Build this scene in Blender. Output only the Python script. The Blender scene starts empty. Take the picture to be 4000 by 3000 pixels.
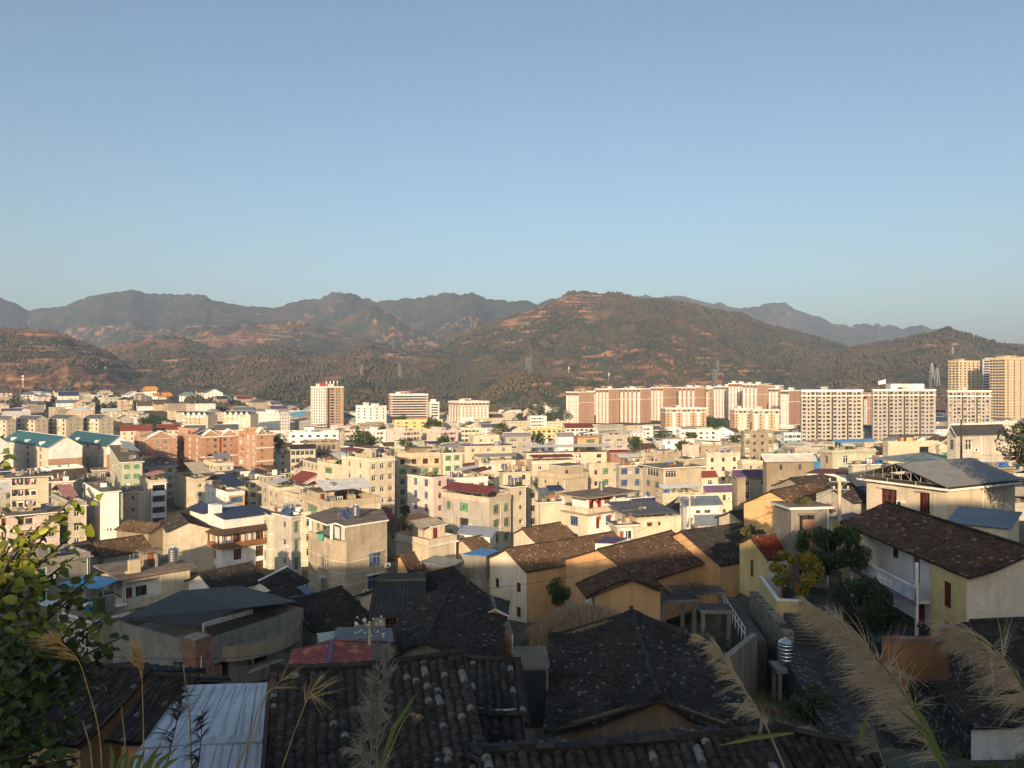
import bpy, math, random
import numpy as np
from mathutils import Vector, Matrix
R = math.radians
rnd = random.Random(7)
sc = bpy.context.scene
COL = sc.collection
CZ = 50.0
# ---------------------------------------------------------------- camera
cd = bpy.data.cameras.new('camera'); cam = bpy.data.objects.new('camera', cd); COL.objects.link(cam)
cd.lens = 27.0; cd.sensor_width = 36.0; cd.clip_start = 0.1; cd.clip_end = 30000
cam.location = (0, 0, CZ); cam.rotation_euler = (R(90), 0, 0)
sc.camera = cam
# ---------------------------------------------------------------- sky and sun
SUN_EL, SUN_AZ = 12.9, -9.0       # sun behind the camera, a little to the left
w = bpy.data.worlds.new('World'); sc.world = w; w.use_nodes = True
nt = w.node_tree; bg = nt.nodes['Background']
sky = nt.nodes.new('ShaderNodeTexSky'); sky.sky_type = 'NISHITA'; sky.sun_disc = False
sky.sun_elevation = R(SUN_EL); sky.sun_rotation = R(180 + SUN_AZ * -1)
sky.altitude = 300; sky.air_density = 1.0; sky.dust_density = 3.0; sky.ozone_density = 0.9
_wb = nt.nodes.new('ShaderNodeMix'); _wb.data_type = 'RGBA'; _wb.blend_type = 'MULTIPLY'; _wb.inputs[0].default_value = 1; _wb.inputs[7].default_value = (.88, .96, .99, 1)
nt.links.new(sky.outputs[0], _wb.inputs[6]); nt.links.new(_wb.outputs[2], bg.inputs[0]); bg.inputs[1].default_value = 0.098
sd = bpy.data.lights.new('sun', 'SUN'); sd.energy = 4.05; sd.angle = R(0.6); sd.color = (1.0, 0.73, 0.45)
so = bpy.data.objects.new('sun', sd); COL.objects.link(so)
_d = Vector((-math.sin(R(SUN_AZ)) * math.cos(R(SUN_EL)), math.cos(R(SUN_AZ)) * math.cos(R(SUN_EL)), -math.sin(R(SUN_EL))))
so.rotation_euler = _d.to_track_quat('-Z', 'Y').to_euler()
so.location = (-60, -200, 120)
sc.view_settings.view_transform = 'Standard'; sc.view_settings.look = 'None'
sc.view_settings.exposure = 0.87; sc.view_settings.gamma = 1.0
sc.render.resolution_x = 1024; sc.render.resolution_y = 768
sc.render.engine = 'CYCLES'
try:
    sc.cycles.max_bounces = 5; sc.cycles.diffuse_bounces = 2; sc.cycles.glossy_bounces = 2
    sc.cycles.volume_bounces = 0; sc.cycles.transparent_max_bounces = 6
except Exception: pass

def W(x, y, Y):
    """a point of the photograph (4000 x 3000 frame) at its true distance Y metres"""
    return Vector(((x - 2000) / 3000 * Y, Y, CZ - (y - 1500) / 3000 * Y))
def px(p):
    return (2000 + p[0] / max(p[1], .1) * 3000, 1500 - (p[2] - CZ) / max(p[1], .1) * 3000)

# ---------------------------------------------------------------- materials
MATS = {}
class NT:
    def __init__(s, name):
        s.m = bpy.data.materials.new(name); s.m.use_nodes = True; s.t = s.m.node_tree
        s.b = s.t.nodes['Principled BSDF']; s.L = s.t.links.new
        s.tc = None
    def n(s, ty, **k):
        x = s.t.nodes.new(ty)
        for a, b in k.items(): setattr(x, a, b)
        return x
    def coord(s, which='Object', scale=(1, 1, 1), rot=(0, 0, 0)):
        if s.tc is None: s.tc = s.n('ShaderNodeTexCoord')
        mp = s.n('ShaderNodeMapping'); s.L(s.tc.outputs[which], mp.inputs[0])
        mp.inputs['Scale'].default_value = scale; mp.inputs['Rotation'].default_value = rot
        return mp.outputs[0]
    def noise(s, co, scale, detail=3, rough=.55):
        x = s.n('ShaderNodeTexNoise'); s.L(co, x.inputs['Vector'])
        x.inputs['Scale'].default_value = scale; x.inputs['Detail'].default_value = detail; x.inputs['Roughness'].default_value = rough
        return x.outputs['Fac']
    def ramp(s, f, a, b, lo=0., hi=1.):
        x = s.n('ShaderNodeMapRange'); s.L(f, x.inputs[0])
        x.inputs[1].default_value = a; x.inputs[2].default_value = b; x.inputs[3].default_value = lo; x.inputs[4].default_value = hi
        return x.outputs[0]
    def math(s, op, a, b=None):
        x = s.n('ShaderNodeMath', operation=op)
        for i, v in enumerate((a, b)):
            if v is None: continue
            if isinstance(v, (int, float)): x.inputs[i].default_value = v
            else: s.L(v, x.inputs[i])
        return x.outputs[0]
    def mix(s, f, a, b, blend='MIX'):
        x = s.n('ShaderNodeMix', data_type='RGBA', blend_type=blend)
        if isinstance(f, (int, float)): x.inputs[0].default_value = f
        else: s.L(f, x.inputs[0])
        for i, v in ((6, a), (7, b)):
            if isinstance(v, (tuple, list)): x.inputs[i].default_value = (*v[:3], 1)
            else: s.L(v, x.inputs[i])
        return x.outputs[2]
    def scale(s, c, f):
        x = s.n('ShaderNodeVectorMath', operation='SCALE'); s.L(c, x.inputs[0])
        if isinstance(f, (int, float)): x.inputs[3].default_value = f
        else: s.L(f, x.inputs[3])
        return x.outputs[0]
    def rand(s, lo=.85, hi=1.12):
        x = s.n('ShaderNodeObjectInfo'); return s.ramp(x.outputs['Random'], 0, 1, lo, hi)
    def bump(s, h, st=.3, dist=.05):
        x = s.n('ShaderNodeBump'); s.L(h, x.inputs['Height']); x.inputs['Strength'].default_value = st; x.inputs['Distance'].default_value = dist
        s.L(x.outputs[0], s.b.inputs['Normal'])
    def done(s, c, rough=.85, metal=0., spec=None):
        if isinstance(c, (tuple, list)): s.b.inputs['Base Color'].default_value = (*c[:3], 1)
        else: s.L(c, s.b.inputs['Base Color'])
        s.b.inputs['Roughness'].default_value = rough; s.b.inputs['Metallic'].default_value = metal
        if spec is not None: s.b.inputs['Specular IOR Level'].default_value = spec
        MATS[s.m.name] = s.m; return s.m

def wallmat(name, c, dirt=.5, tint=(.13, .105, .08), streak=.8):
    s = NT(name); o = s.coord()
    big = s.noise(o, .35, 3); fine = s.noise(o, 5, 4, .65)
    c1 = s.mix(s.ramp(big, .35, .7), [v * 1.07 for v in c], [v * .82 for v in c])
    st = s.noise(s.coord(scale=(1.6, 1.6, .14)), 1.3, 4, .7)
    c2 = s.mix(s.math('MULTIPLY', s.ramp(st, .5, .72), dirt * streak), c1, tint)
    pt = s.noise(o, .9, 5, .7)
    c3 = s.mix(s.math('MULTIPLY', s.ramp(pt, .56, .72), dirt * .7), c2, [v * .5 for v in c])
    c4 = s.scale(c3, s.math('MULTIPLY', s.rand(), s.ramp(fine, .3, .7, .9, 1.08)))
    s.bump(fine, .25, .02)
    return s.done(c4, .92, spec=.2)
def plain(name, c, rough=.7, metal=0., var=.12, sc_=3.0, spec=None):
    s = NT(name); o = s.coord(); f = s.noise(o, sc_, 4, .6)
    c1 = s.mix(s.ramp(f, .3, .7), [v * (1 - var) for v in c], [min(1, v * (1 + var)) for v in c])
    return s.done(s.scale(c1, s.rand(.88, 1.1)), rough, metal, spec)

# walls: (colour, how weathered)
for nm, c, d in (('wall_cream', (.57, .50, .39), .55), ('wall_beige', (.47, .40, .30), .8), ('wall_grey', (.42, .395, .35), .8),
                 ('wall_white', (.78, .76, .73), .25), ('wall_pink', (.68, .54, .49), .25), ('wall_yellow', (.70, .53, .25), .35),
                 ('wall_orange', (.60, .37, .19), .35), ('wall_terracotta', (.44, .26, .175), .15), ('wall_tan', (.52, .38, .26), .3),
                 ('wall_stain', (.30, .25, .19), .95), ('wall_green', (.50, .51, .40), .4), ('wall_concrete', (.27, .255, .23), .9),
                 ('wall_brown_tile', (.36, .215, .155), .15), ('wall_salmon', (.50, .31, .21), .15), ('wall_tower_grey', (.42, .38, .34), .15),
                 ('wall_tower_cream', (.56, .46, .32), .12), ('wall_blue', (.40, .52, .60), .4)):
    wallmat(nm, c, d)
def brickmat(name, c1, c2, mortar, bw=.24, bh=.07, ms=.012):
    s = NT(name); o = s.tc = s.n('ShaderNodeTexCoord')
    sp = s.n('ShaderNodeSeparateXYZ'); s.L(o.outputs['Object'], sp.inputs[0])
    cb = s.n('ShaderNodeCombineXYZ'); s.L(s.math('ADD', sp.outputs[0], sp.outputs[1]), cb.inputs[0]); s.L(sp.outputs[2], cb.inputs[1])
    b = s.n('ShaderNodeTexBrick'); s.L(cb.outputs[0], b.inputs['Vector'])
    b.inputs['Scale'].default_value = 1; b.inputs['Brick Width'].default_value = bw; b.inputs['Row Height'].default_value = bh
    b.inputs['Mortar Size'].default_value = ms; b.inputs['Color1'].default_value = (*c1, 1); b.inputs['Color2'].default_value = (*c2, 1); b.inputs['Mortar'].default_value = (*mortar, 1)
    nn = s.noise(s.coord(), 1.5, 5, .7)
    s.bump(b.outputs['Fac'], -.4, .02)
    return s.done(s.scale(b.outputs[0], s.ramp(nn, .3, .75, 1.25, .5)), .9, spec=.2)
brickmat('brick_red', (.36, .13, .07), (.26, .10, .06), (.30, .26, .22))
brickmat('stone_block', (.36, .31, .24), (.22, .20, .17), (.07, .065, .055), .55, .28, .03)
brickmat('lattice_stone', (.40, .37, .30), (.31, .30, .26), (.13, .15, .18), .5, .32, .07)
brickmat('white_tile', (.72, .73, .76), (.68, .69, .73), (.45, .46, .5), .3, .3, .012)
plain('paint_white', (.78, .76, .72), .6); plain('paint_red', (.40, .035, .02), .5); plain('paint_dkred', (.17, .035, .025), .5)
plain('paint_blue', (.03, .12, .38), .5); plain('wood_brown', (.22, .09, .04), .7, var=.35); plain('wood_dark', (.05, .035, .025), .8)
plain('metal_frame', (.24, .24, .24), .5, .4); plain('metal_dark', (.06, .065, .07), .5, .4)
plain('paint_green', (.04, .25, .2), .6); plain('paint_cyan', (.10, .45, .42), .5); plain('paint_pink', (.7, .2, .3), .6)
plain('cement_slab', (.33, .30, .26), .9, var=.3, sc_=.8); plain('roof_stain', (.16, .125, .095), .95, var=.5, sc_=.5)
plain('purple_trim', (.30, .16, .28), .7); plain('curtain_lilac', (.6, .45, .5), .8)
plain('cloth_black', (.012, .012, .015), .9); plain('skin', (.42, .25, .17), .6); plain('hair_black', (.01, .01, .01), .5)
plain('denim', (.03, .04, .07), .9)
plain('wire', (.03, .03, .03), .7); plain('wood_pole', (.50, .42, .30), .85, var=.2); plain('porcelain', (.75, .72, .68), .3)
plain('branch', (.10, .08, .06), .9, var=.3); plain('rock', (.25, .22, .18), .95, var=.5, sc_=2)
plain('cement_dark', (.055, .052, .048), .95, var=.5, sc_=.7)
def stainless():
    s = NT('stainless'); f = s.noise(s.coord(scale=(1, 1, 6)), 3, 3)
    s.bump(f, .15, .02); return s.done((.62, .61, .6), .28, .95)
stainless()
def glass(name, c, rough=.12, spec=.7):
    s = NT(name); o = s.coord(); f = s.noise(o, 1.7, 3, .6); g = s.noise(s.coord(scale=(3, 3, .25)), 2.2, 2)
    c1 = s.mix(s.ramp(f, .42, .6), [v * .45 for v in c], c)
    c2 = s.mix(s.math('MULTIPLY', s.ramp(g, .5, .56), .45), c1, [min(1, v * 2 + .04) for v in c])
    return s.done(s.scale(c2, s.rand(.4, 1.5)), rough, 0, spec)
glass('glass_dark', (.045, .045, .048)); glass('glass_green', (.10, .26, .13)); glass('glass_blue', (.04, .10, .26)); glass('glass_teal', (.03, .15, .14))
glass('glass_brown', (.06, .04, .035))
def corr(name, c, pitch=.25, rust=.0, axis=0):
    s = NT(name); u = s.n('ShaderNodeUVMap'); sp = s.n('ShaderNodeSeparateXYZ'); s.L(u.outputs[0], sp.inputs[0])
    x = s.math('FRACT', s.math('MULTIPLY', sp.outputs[axis], 1 / pitch))
    rib = s.ramp(s.math('ABSOLUTE', s.math('SUBTRACT', x, .5)), .3, .48)
    o = s.coord(); f = s.noise(o, .8, 5, .65)
    c1 = s.mix(s.ramp(f, .4, .75), c, [v * .65 for v in c])
    r2 = s.noise(o, 1.7, 4, .7)
    if rust: c1 = s.mix(s.math('MULTIPLY', s.ramp(r2, .5, .62), rust), c1, (.45, .17, .06))
    c1 = s.mix(s.math('MULTIPLY', rib, .28), c1, [v * .45 for v in c])
    s.bump(rib, .6, .05)
    return s.done(s.scale(c1, s.rand(.85, 1.15)), .65, .0, .3)
corr('metal_red', (.20, .045, .035)); corr('metal_blue', (.075, .13, .21)); corr('metal_navy', (.035, .05, .10)); corr('metal_grey', (.25, .245, .24))
corr('metal_white', (.62, .62, .6)); corr('metal_sky', (.10, .34, .62)); corr('metal_teal', (.035, .12, .15)); corr('metal_tan', (.50, .42, .30)); corr('metal_purple', (.12, .07, .14))
corr('metal_pale', (.46, .52, .60), .42); corr('metal_rustred', (.22, .022, .02), .3, .8, 1); corr('metal_slate', (.11, .12, .13)); corr('metal_palegreen', (.38, .43, .37))
corr('metal_darkfelt', (.05, .052, .055), .9); corr('metal_greyblue', (.15, .19, .24)); corr('stripe_red', (.42, .20, .18), .5)
def tilemat(name, c1, c2, light, lf=.04, ob=.0):
    s = NT(name); o = s.coord(); big = s.noise(o, .5, 4, .6); fine = s.noise(o, 9, 3, .7)
    at = s.n('ShaderNodeAttribute', attribute_name='tv')
    tv = at.outputs['Fac']
    c = s.mix(s.ramp(big, .3, .7), c1, c2)
    c = s.scale(c, s.ramp(tv, 0, 1, .62, 1.42))
    spots = s.ramp(tv, 1 - lf, 1 - lf * .6)
    c = s.mix(s.math('MULTIPLY', spots, .75), c, light)
    if ob:
        c = s.mix(s.math('MULTIPLY', s.ramp(s.noise(o, .8, 3), .58, .66), s.ramp(tv, .45, .6, 0, ob)), c, (.40, .14, .06))
    c = s.scale(c, s.ramp(fine, .25, .75, .65, 1.3))
    s.bump(fine, .3, .01)
    return s.done(c, .95, spec=.08)
tilemat('tile_dark', (.04, .039, .038), (.058, .05, .044), (.17, .17, .17), .012)  # tile tone for shaded roofs, the shade taken into its colour
tilemat('tile_brown', (.10, .068, .046), (.15, .10, .065), (.36, .27, .19), .025)  # brown copy for sunlit roofs, the sun taken into its colour
tilemat('tile_lichen', (.05, .047, .044), (.075, .07, .063), (.27, .27, .26), .08)
tilemat('tile_rust', (.075, .055, .042), (.11, .075, .054), (.34, .25, .18), .022, .45)
tilemat('tile_redglaze', (.11, .028, .022), (.14, .04, .03), (.3, .15, .12), .03)
tilemat('tile_orange', (.62, .25, .05), (.70, .30, .07), (.8, .45, .15), .1)
def flatile(name, c, rowp=.22):
    """tiled roof far away: tile columns and courses as colour and bump in the roof's own plane"""
    s = NT(name); u = s.n('ShaderNodeUVMap'); sp = s.n('ShaderNodeSeparateXYZ'); s.L(u.outputs[0], sp.inputs[0])
    x = s.math('FRACT', s.math('MULTIPLY', sp.outputs[0], 1 / (rowp * 1.6))); ab = s.math('ABSOLUTE', s.math('SUBTRACT', x, .5))
    rib = s.ramp(ab, .1, .4); o = s.coord(); f = s.noise(o, .6, 4); g = s.noise(o, 4, 4, .8)
    c1 = s.mix(s.ramp(f, .3, .7), c, [v * .6 for v in c])
    c1 = s.scale(c1, s.ramp(g, .3, .7, .5, 1.5))
    c1 = s.mix(s.math('MULTIPLY', rib, .6), c1, [v * .35 for v in c])
    s.bump(rib, -.8, .1)
    return s.done(s.scale(c1, s.rand(.8, 1.2)), .9, spec=.2)
flatile('fartile_brown', (.15, .10, .066)); flatile('fartile_dark', (.06, .055, .05)); flatile('fartile_red', (.27, .07, .05)); flatile('fartile_orange', (.66, .29, .06))
def leafmat(name, c1, c2, trans=.25, rough=.55):
    s = NT(name); at = s.n('ShaderNodeAttribute', attribute_name='tv')
    c = s.mix(at.outputs['Fac'], c1, c2)
    m = s.done(c, rough, spec=.3)
    tr = s.n('ShaderNodeBsdfTranslucent'); s.L(c, tr.inputs[0]); ms = s.n('ShaderNodeMixShader'); ms.inputs[0].default_value = trans
    out = s.t.nodes['Material Output']; s.L(s.b.outputs[0], ms.inputs[1]); s.L(tr.outputs[0], ms.inputs[2]); s.L(ms.outputs[0], out.inputs[0])
    return m
leafmat('leaf_green', (.025, .05, .018), (.07, .11, .03)); leafmat('leaf_yellow', (.24, .19, .02), (.42, .34, .045)); leafmat('leaf_dark', (.02, .038, .018), (.05, .07, .03))
leafmat('leaf_big', (.03, .055, .018), (.34, .36, .04), .2, .4); leafmat('leaf_bush', (.05, .07, .025), (.13, .13, .05)); leafmat('grass_dry', (.22, .15, .085), (.40, .29, .17))  # leaf_big: the second colour is a painted sunlit yellow-green
leafmat('plume_tan', (.36, .29, .20), (.60, .50, .36), .35, .8); leafmat('plume_grey', (.22, .19, .16), (.34, .30, .25), .3, .8); leafmat('plume_dark', (.035, .03, .03), (.07, .06, .06), .2, .8)
leafmat('blade_green', (.10, .14, .04), (.18, .21, .07), .3); leafmat('flower_pink', (.45, .1, .15), (.5, .2, .25))
wallmat('wall_render', (.25, .185, .13), .8, (.34, .28, .2)); wallmat('wall_earth', (.36, .18, .085), .5, (.2, .11, .06)); wallmat('wall_gablewhite', (.72, .63, .50), .4)
def rubble():
    s = NT('rubble'); o = s.coord(); v = s.n('ShaderNodeTexVoronoi'); s.L(o, v.inputs['Vector']); v.inputs['Scale'].default_value = 3.2
    c = s.scale(s.mix(s.ramp(v.outputs['Distance'], .05, .5), (.20, .18, .155), (.035, .033, .03)), s.ramp(s.noise(o, 1.2, 4), .3, .7, .6, 1.3)); s.bump(v.outputs['Distance'], -1, .15); return s.done(c, .95)
rubble()
leafmat('plume_gold', (.50, .30, .11), (.66, .44, .19), .35, .8); leafmat('plume_straw', (.38, .28, .15), (.48, .36, .2), .3, .8)
leafmat('leaf_forest', (.055, .062, .036), (.14, .10, .062), .1, .9)
# ---------------------------------------------------------------- mesh helpers
def newobj(name, me, parent=None, loc=None, rot=None):
    o = bpy.data.objects.new(name, me); COL.objects.link(o)
    if parent is not None: o.parent = parent
    if loc is not None: o.location = loc
    if rot is not None: o.rotation_euler = (0, 0, rot)
    return o
def empty(name, loc=(0, 0, 0), rot=0):
    return newobj(name, None, None, loc, rot)
def tag(o, label=None, cat=None, group=None, kind=None):
    if label: o['label'] = label
    if cat: o['category'] = cat
    if group: o['group'] = group
    if kind: o['kind'] = kind
    return o
class MB:
    def __init__(s): s.v = []; s.f = []; s.m = []; s.uv = []; s.tv = []; s.mats = []
    def mi(s, mat):
        if mat not in s.mats: s.mats.append(mat)
        return s.mats.index(mat)
    def face(s, pts, mat, uv=None, tv=None):
        b = len(s.v); s.v += [tuple(p) for p in pts]; s.f.append(tuple(range(b, b + len(pts)))); s.m.append(s.mi(mat))
        s.uv += [tuple(q) for q in uv] if uv else [(0., 0.)] * len(pts); s.tv.append(rnd.random() if tv is None else tv)
    def box(s, a, b, mat, top=None):
        x0, y0, z0 = a; x1, y1, z1 = b
        P = [(x0, y0, z0), (x1, y0, z0), (x1, y1, z0), (x0, y1, z0), (x0, y0, z1), (x1, y0, z1), (x1, y1, z1), (x0, y1, z1)]
        for i, q in enumerate(((0, 3, 2, 1), (4, 5, 6, 7), (0, 1, 5, 4), (1, 2, 6, 5), (2, 3, 7, 6), (3, 0, 4, 7))):
            s.face([P[k] for k in q], top if (i == 1 and top) else mat)
    def bar(s, p, q, r, mat, n=4, r2=None):
        p = Vector(p); q = Vector(q); d = (q - p)
        if d.length < 1e-6: return
        d.normalize(); u = d.orthogonal().normalized(); v = d.cross(u); r2 = r if r2 is None else r2
        A = []; B = []
        for i in range(n):
            t = 2 * math.pi * (i + .5) / n; k = u * math.cos(t) + v * math.sin(t); A.append(p + k * r); B.append(q + k * r2)
        for i in range(n):
            j = (i + 1) % n; s.face((A[i], A[j], B[j], B[i]), mat)
        if r > .004 : s.face(A[::-1], mat); s.face(B, mat)
    def tube(s, pts, rs, mat, n=6, tv=None):
        pts = [Vector(p) for p in pts]; rings = []
        u = None
        for i, p in enumerate(pts):
            d = (pts[min(i + 1, len(pts) - 1)] - pts[max(i - 1, 0)]).normalized()
            u = d.orthogonal().normalized() if u is None else (u - d * u.dot(d)).normalized()
            v = d.cross(u); r = rs[i] if isinstance(rs, (list, tuple)) else rs
            rings.append([p + (u * math.cos(2 * math.pi * k / n) + v * math.sin(2 * math.pi * k / n)) * r for k in range(n)])
        for a, b in zip(rings, rings[1:]):
            for k in range(n):
                j = (k + 1) % n; s.face((a[k], a[j], b[j], b[k]), mat, tv=tv)
        s.face(rings[0][::-1], mat, tv=tv); s.face(rings[-1], mat, tv=tv)
    def lathe(s, prof, mat, n=16, c=(0, 0, 0)):
        for (r0, z0), (r1, z1) in zip(prof, prof[1:]):
            for k in range(n):
                t0 = 2 * math.pi * k / n; t1 = 2 * math.pi * (k + 1) / n
                P = [(c[0] + r0 * math.cos(t0), c[1] + r0 * math.sin(t0), c[2] + z0), (c[0] + r0 * math.cos(t1), c[1] + r0 * math.sin(t1), c[2] + z0),
                     (c[0] + r1 * math.cos(t1), c[1] + r1 * math.sin(t1), c[2] + z1), (c[0] + r1 * math.cos(t0), c[1] + r1 * math.sin(t0), c[2] + z1)]
                if r0 < 1e-4: P = P[1:] if False else [P[0], P[2], P[3]]
                elif r1 < 1e-4: P = P[:3]
                s.face(P, mat)
    def sheet(s, a, b, c, d, mat, th=.05, edge=None):
        """thick sloped sheet; a-b runs along the eave, d-c along the top; uv in metres"""
        a, b, c, d = (Vector(p) for p in (a, b, c, d)); n = (b - a).cross(d - a).normalized() * th
        L = (b - a).length; H = (d - a).length; edge = edge or mat
        uv = [(0, 0), (L, 0), (L, H), (0, H)]
        s.face((a, b, c, d), mat, uv); s.face((d - n, c - n, b - n, a - n), edge)
        for p, q in ((a, b), (b, c), (c, d), (d, a)): s.face((q, p, p - n, q - n), edge)
    def prism(s, poly, z0, z1, mat, top=None):
        n = len(poly); s.face([(p[0], p[1], z1) for p in poly], top or mat)
        for i in range(n):
            p, q = poly[i], poly[(i + 1) % n]; s.face(((p[0], p[1], z0), (q[0], q[1], z0), (q[0], q[1], z1), (p[0], p[1], z1)), mat)
    def mesh(s, name, smooth=False):
        me = bpy.data.meshes.new(name)
        me.from_pydata(s.v, [], s.f)
        for m in s.mats: me.materials.append(MATS[m])
        me.polygons.foreach_set('material_index', s.m)
        if any(u != (0., 0.) for u in s.uv):
            l = me.uv_layers.new(name='UVMap'); l.data.foreach_set('uv', [k for u in s.uv for k in u])
        a = me.attributes.new('tv', 'FLOAT', 'FACE'); a.data.foreach_set('value', s.tv)
        if smooth: me.polygons.foreach_set('use_smooth', [True] * len(s.f))
        me.update(); return me
    def build(s, name, parent=None, loc=None, rot=None, smooth=False):
        return newobj(name, s.mesh(name, smooth), parent, loc, rot)

def npmesh(name, V, F, mats, mi=None, tv=None, smooth=False):
    """fast mesh from numpy arrays, F is (n,4) or (n,3)"""
    me = bpy.data.meshes.new(name); k = F.shape[1]; n = len(F)
    me.vertices.add(len(V)); me.vertices.foreach_set('co', np.ascontiguousarray(V, dtype=np.float32).ravel())
    me.loops.add(n * k); me.loops.foreach_set('vertex_index', np.ascontiguousarray(F, dtype=np.int32).ravel())
    me.polygons.add(n); me.polygons.foreach_set('loop_start', np.arange(0, n * k, k, dtype=np.int32))
    try: me.polygons.foreach_set('loop_total', np.full(n, k, dtype=np.int32))
    except Exception: pass
    for m in mats: me.materials.append(MATS[m])
    if mi is not None: me.polygons.foreach_set('material_index', np.asarray(mi, dtype=np.int32))
    if smooth: me.polygons.foreach_set('use_smooth', np.ones(n, dtype=bool))
    me.update(calc_edges=True)
    if tv is not None:
        a = me.attributes.new('tv', 'FLOAT', 'FACE'); a.data.foreach_set('value', np.asarray(tv, dtype=np.float32))
    return me

# ---------------------------------------------------------------- value noise
def vnoise(x, y, seed=0):
    x = np.asarray(x, float); y = np.asarray(y, float)
    xi = np.floor(x).astype(np.int64); yi = np.floor(y).astype(np.int64); xf = x - xi; yf = y - yi
    xf = xf * xf * (3 - 2 * xf); yf = yf * yf * (3 - 2 * yf)
    def h(a, b):
        k = (a * 374761393 + b * 668265263 + seed * 982451653) & 0xffffffff
        k = ((k ^ (k >> 13)) * 1274126177) & 0xffffffff
        return ((k ^ (k >> 16)) & 0xffff) / 65535.0
    return (h(xi, yi) * (1 - xf) + h(xi + 1, yi) * xf) * (1 - yf) + (h(xi, yi + 1) * (1 - xf) + h(xi + 1, yi + 1) * xf) * yf
def fbm(x, y, o=5, seed=0, ridged=False):
    t = 0; a = .5; n = 0
    for i in range(o):
        v = vnoise(x * 2 ** i, y * 2 ** i, seed + i * 17)
        if ridged: v = 1 - abs(2 * v - 1)
        t = t + a * v; n += a; a *= .5
    return t / n
def sstep(x, a, b):
    t = np.clip((x - a) / (b - a), 0, 1); return t * t * (3 - 2 * t)

# ---------------------------------------------------------------- lie of the land
GY = [-400, 0, 3, 8, 12, 15, 20, 27, 40, 52, 60, 75, 90, 108, 140, 180, 250, 350, 600, 1100, 9000]
GZ = [-1.7, -1.7, -2.9, -7.5, -10.3, -11, -13, -15.5, -18.5, -21.2, -23.6, -26.6, -29, -32, -36, -39.5, -43.5, -47, -48, -49, -49]
BY = [0, 48, 52, 60, 75, 110, 170, 300, 450]
BZ = [0, 0, 3.4, 5.8, 9.1, 10.5, 9.5, 5, 0]
RIDGES = [
 # distance, foot distance, back length, silhouette in the photograph (x, y)
 (4700, 2900, 1500, [(-600, 1230), (-200, 1190), (0, 1162), (60, 1185), (110, 1212), (180, 1205), (250, 1195), (330, 1165), (400, 1145), (470, 1140), (520, 1130), (560, 1141), (610, 1150), (680, 1150), (760, 1150), (800, 1153), (830, 1172), (880, 1182), (930, 1190), (1000, 1198), (1090, 1200), (1120, 1186), (1180, 1172), (1250, 1165), (1300, 1143), (1370, 1143), (1420, 1165), (1480, 1178), (1540, 1170), (1650, 1160), (1720, 1148), (1760, 1142), (1800, 1150), (1845, 1140), (1880, 1158), (1900, 1168), (1960, 1172), (2010, 1180), (2050, 1172), (2100, 1185), (2165, 1160), (2300, 1200), (2600, 1300), (3000, 1400)]),
 (2600, 1350, 1200, [(1500, 1450), (1700, 1370), (1800, 1310), (1900, 1270), (2000, 1237), (2060, 1215), (2130, 1190), (2190, 1160), (2240, 1140), (2280, 1135), (2330, 1145), (2400, 1150), (2480, 1160), (2560, 1170), (2640, 1180), (2720, 1195), (2800, 1215), (2900, 1232), (3000, 1272), (3100, 1292), (3170, 1312), (3250, 1338), (3300, 1355), (3400, 1410), (3500, 1470)]),
 (6200, 4500, 1500, [(2200, 1250), (2400, 1180), (2500, 1156), (2520, 1151), (2560, 1166), (2600, 1158), (2660, 1155), (2700, 1165), (2750, 1180), (2790, 1186), (2815, 1177), (2860, 1205), (2950, 1200), (3000, 1185), (3070, 1184), (3100, 1205), (3150, 1225), (3200, 1237), (3250, 1263), (3300, 1267), (3320, 1276), (3350, 1265), (3390, 1263), (3410, 1272), (3430, 1261), (3445, 1277), (3475, 1270), (3530, 1284), (3600, 1267), (3640, 1285), (3700, 1290), (3900, 1340), (4400, 1350)]),
 (2100, 1250, 900, [(3150, 1480), (3250, 1420), (3300, 1375), (3380, 1345), (3450, 1335), (3550, 1320), (3620, 1300), (3680, 1290), (3700, 1284), (3760, 1305), (3830, 1325), (3900, 1340), (4000, 1355), (4200, 1370), (4600, 1360)]),
 (1750, 1000, 700, [(-700, 1260), (-200, 1290), (0, 1283), (80, 1282), (150, 1288), (200, 1298), (260, 1312), (300, 1330), (350, 1347), (420, 1370), (500, 1425), (600, 1480), (700, 1530)]),
 (2300, 1100, 800, [(250, 1450), (380, 1390), (450, 1350), (520, 1337), (600, 1322), (700, 1325), (760, 1340), (830, 1362), (900, 1378), (1000, 1352), (1080, 1342), (1150, 1358), (1250, 1385), (1350, 1375), (1450, 1345), (1550, 1375), (1650, 1360), (1800, 1380), (2000, 1400), (2200, 1420)]),
 (3600, 2500, 900, [(1000, 1300), (1200, 1270), (1330, 1250), (1400, 1215), (1455, 1190), (1520, 1220), (1600, 1275), (1680, 1300), (1800, 1330), (2000, 1350)]),
 (3100, 2200, 700, [(0, 1420), (200, 1380), (500, 1330), (800, 1280), (1000, 1262), (1150, 1250), (1250, 1275), (1400, 1320), (1600, 1360), (1900, 1330), (2200, 1300)]),
 (1320, 1120, 300, [(1850, 1560), (1950, 1500), (2000, 1468), (2070, 1452), (2150, 1475), (2250, 1484), (2400, 1500), (2500, 1530), (2600, 1580)]),
 (1300, 1120, 260, [(1250, 1580), (1350, 1500), (1410, 1478), (1450, 1490), (1520, 1530), (1600, 1580)]),
]
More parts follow.
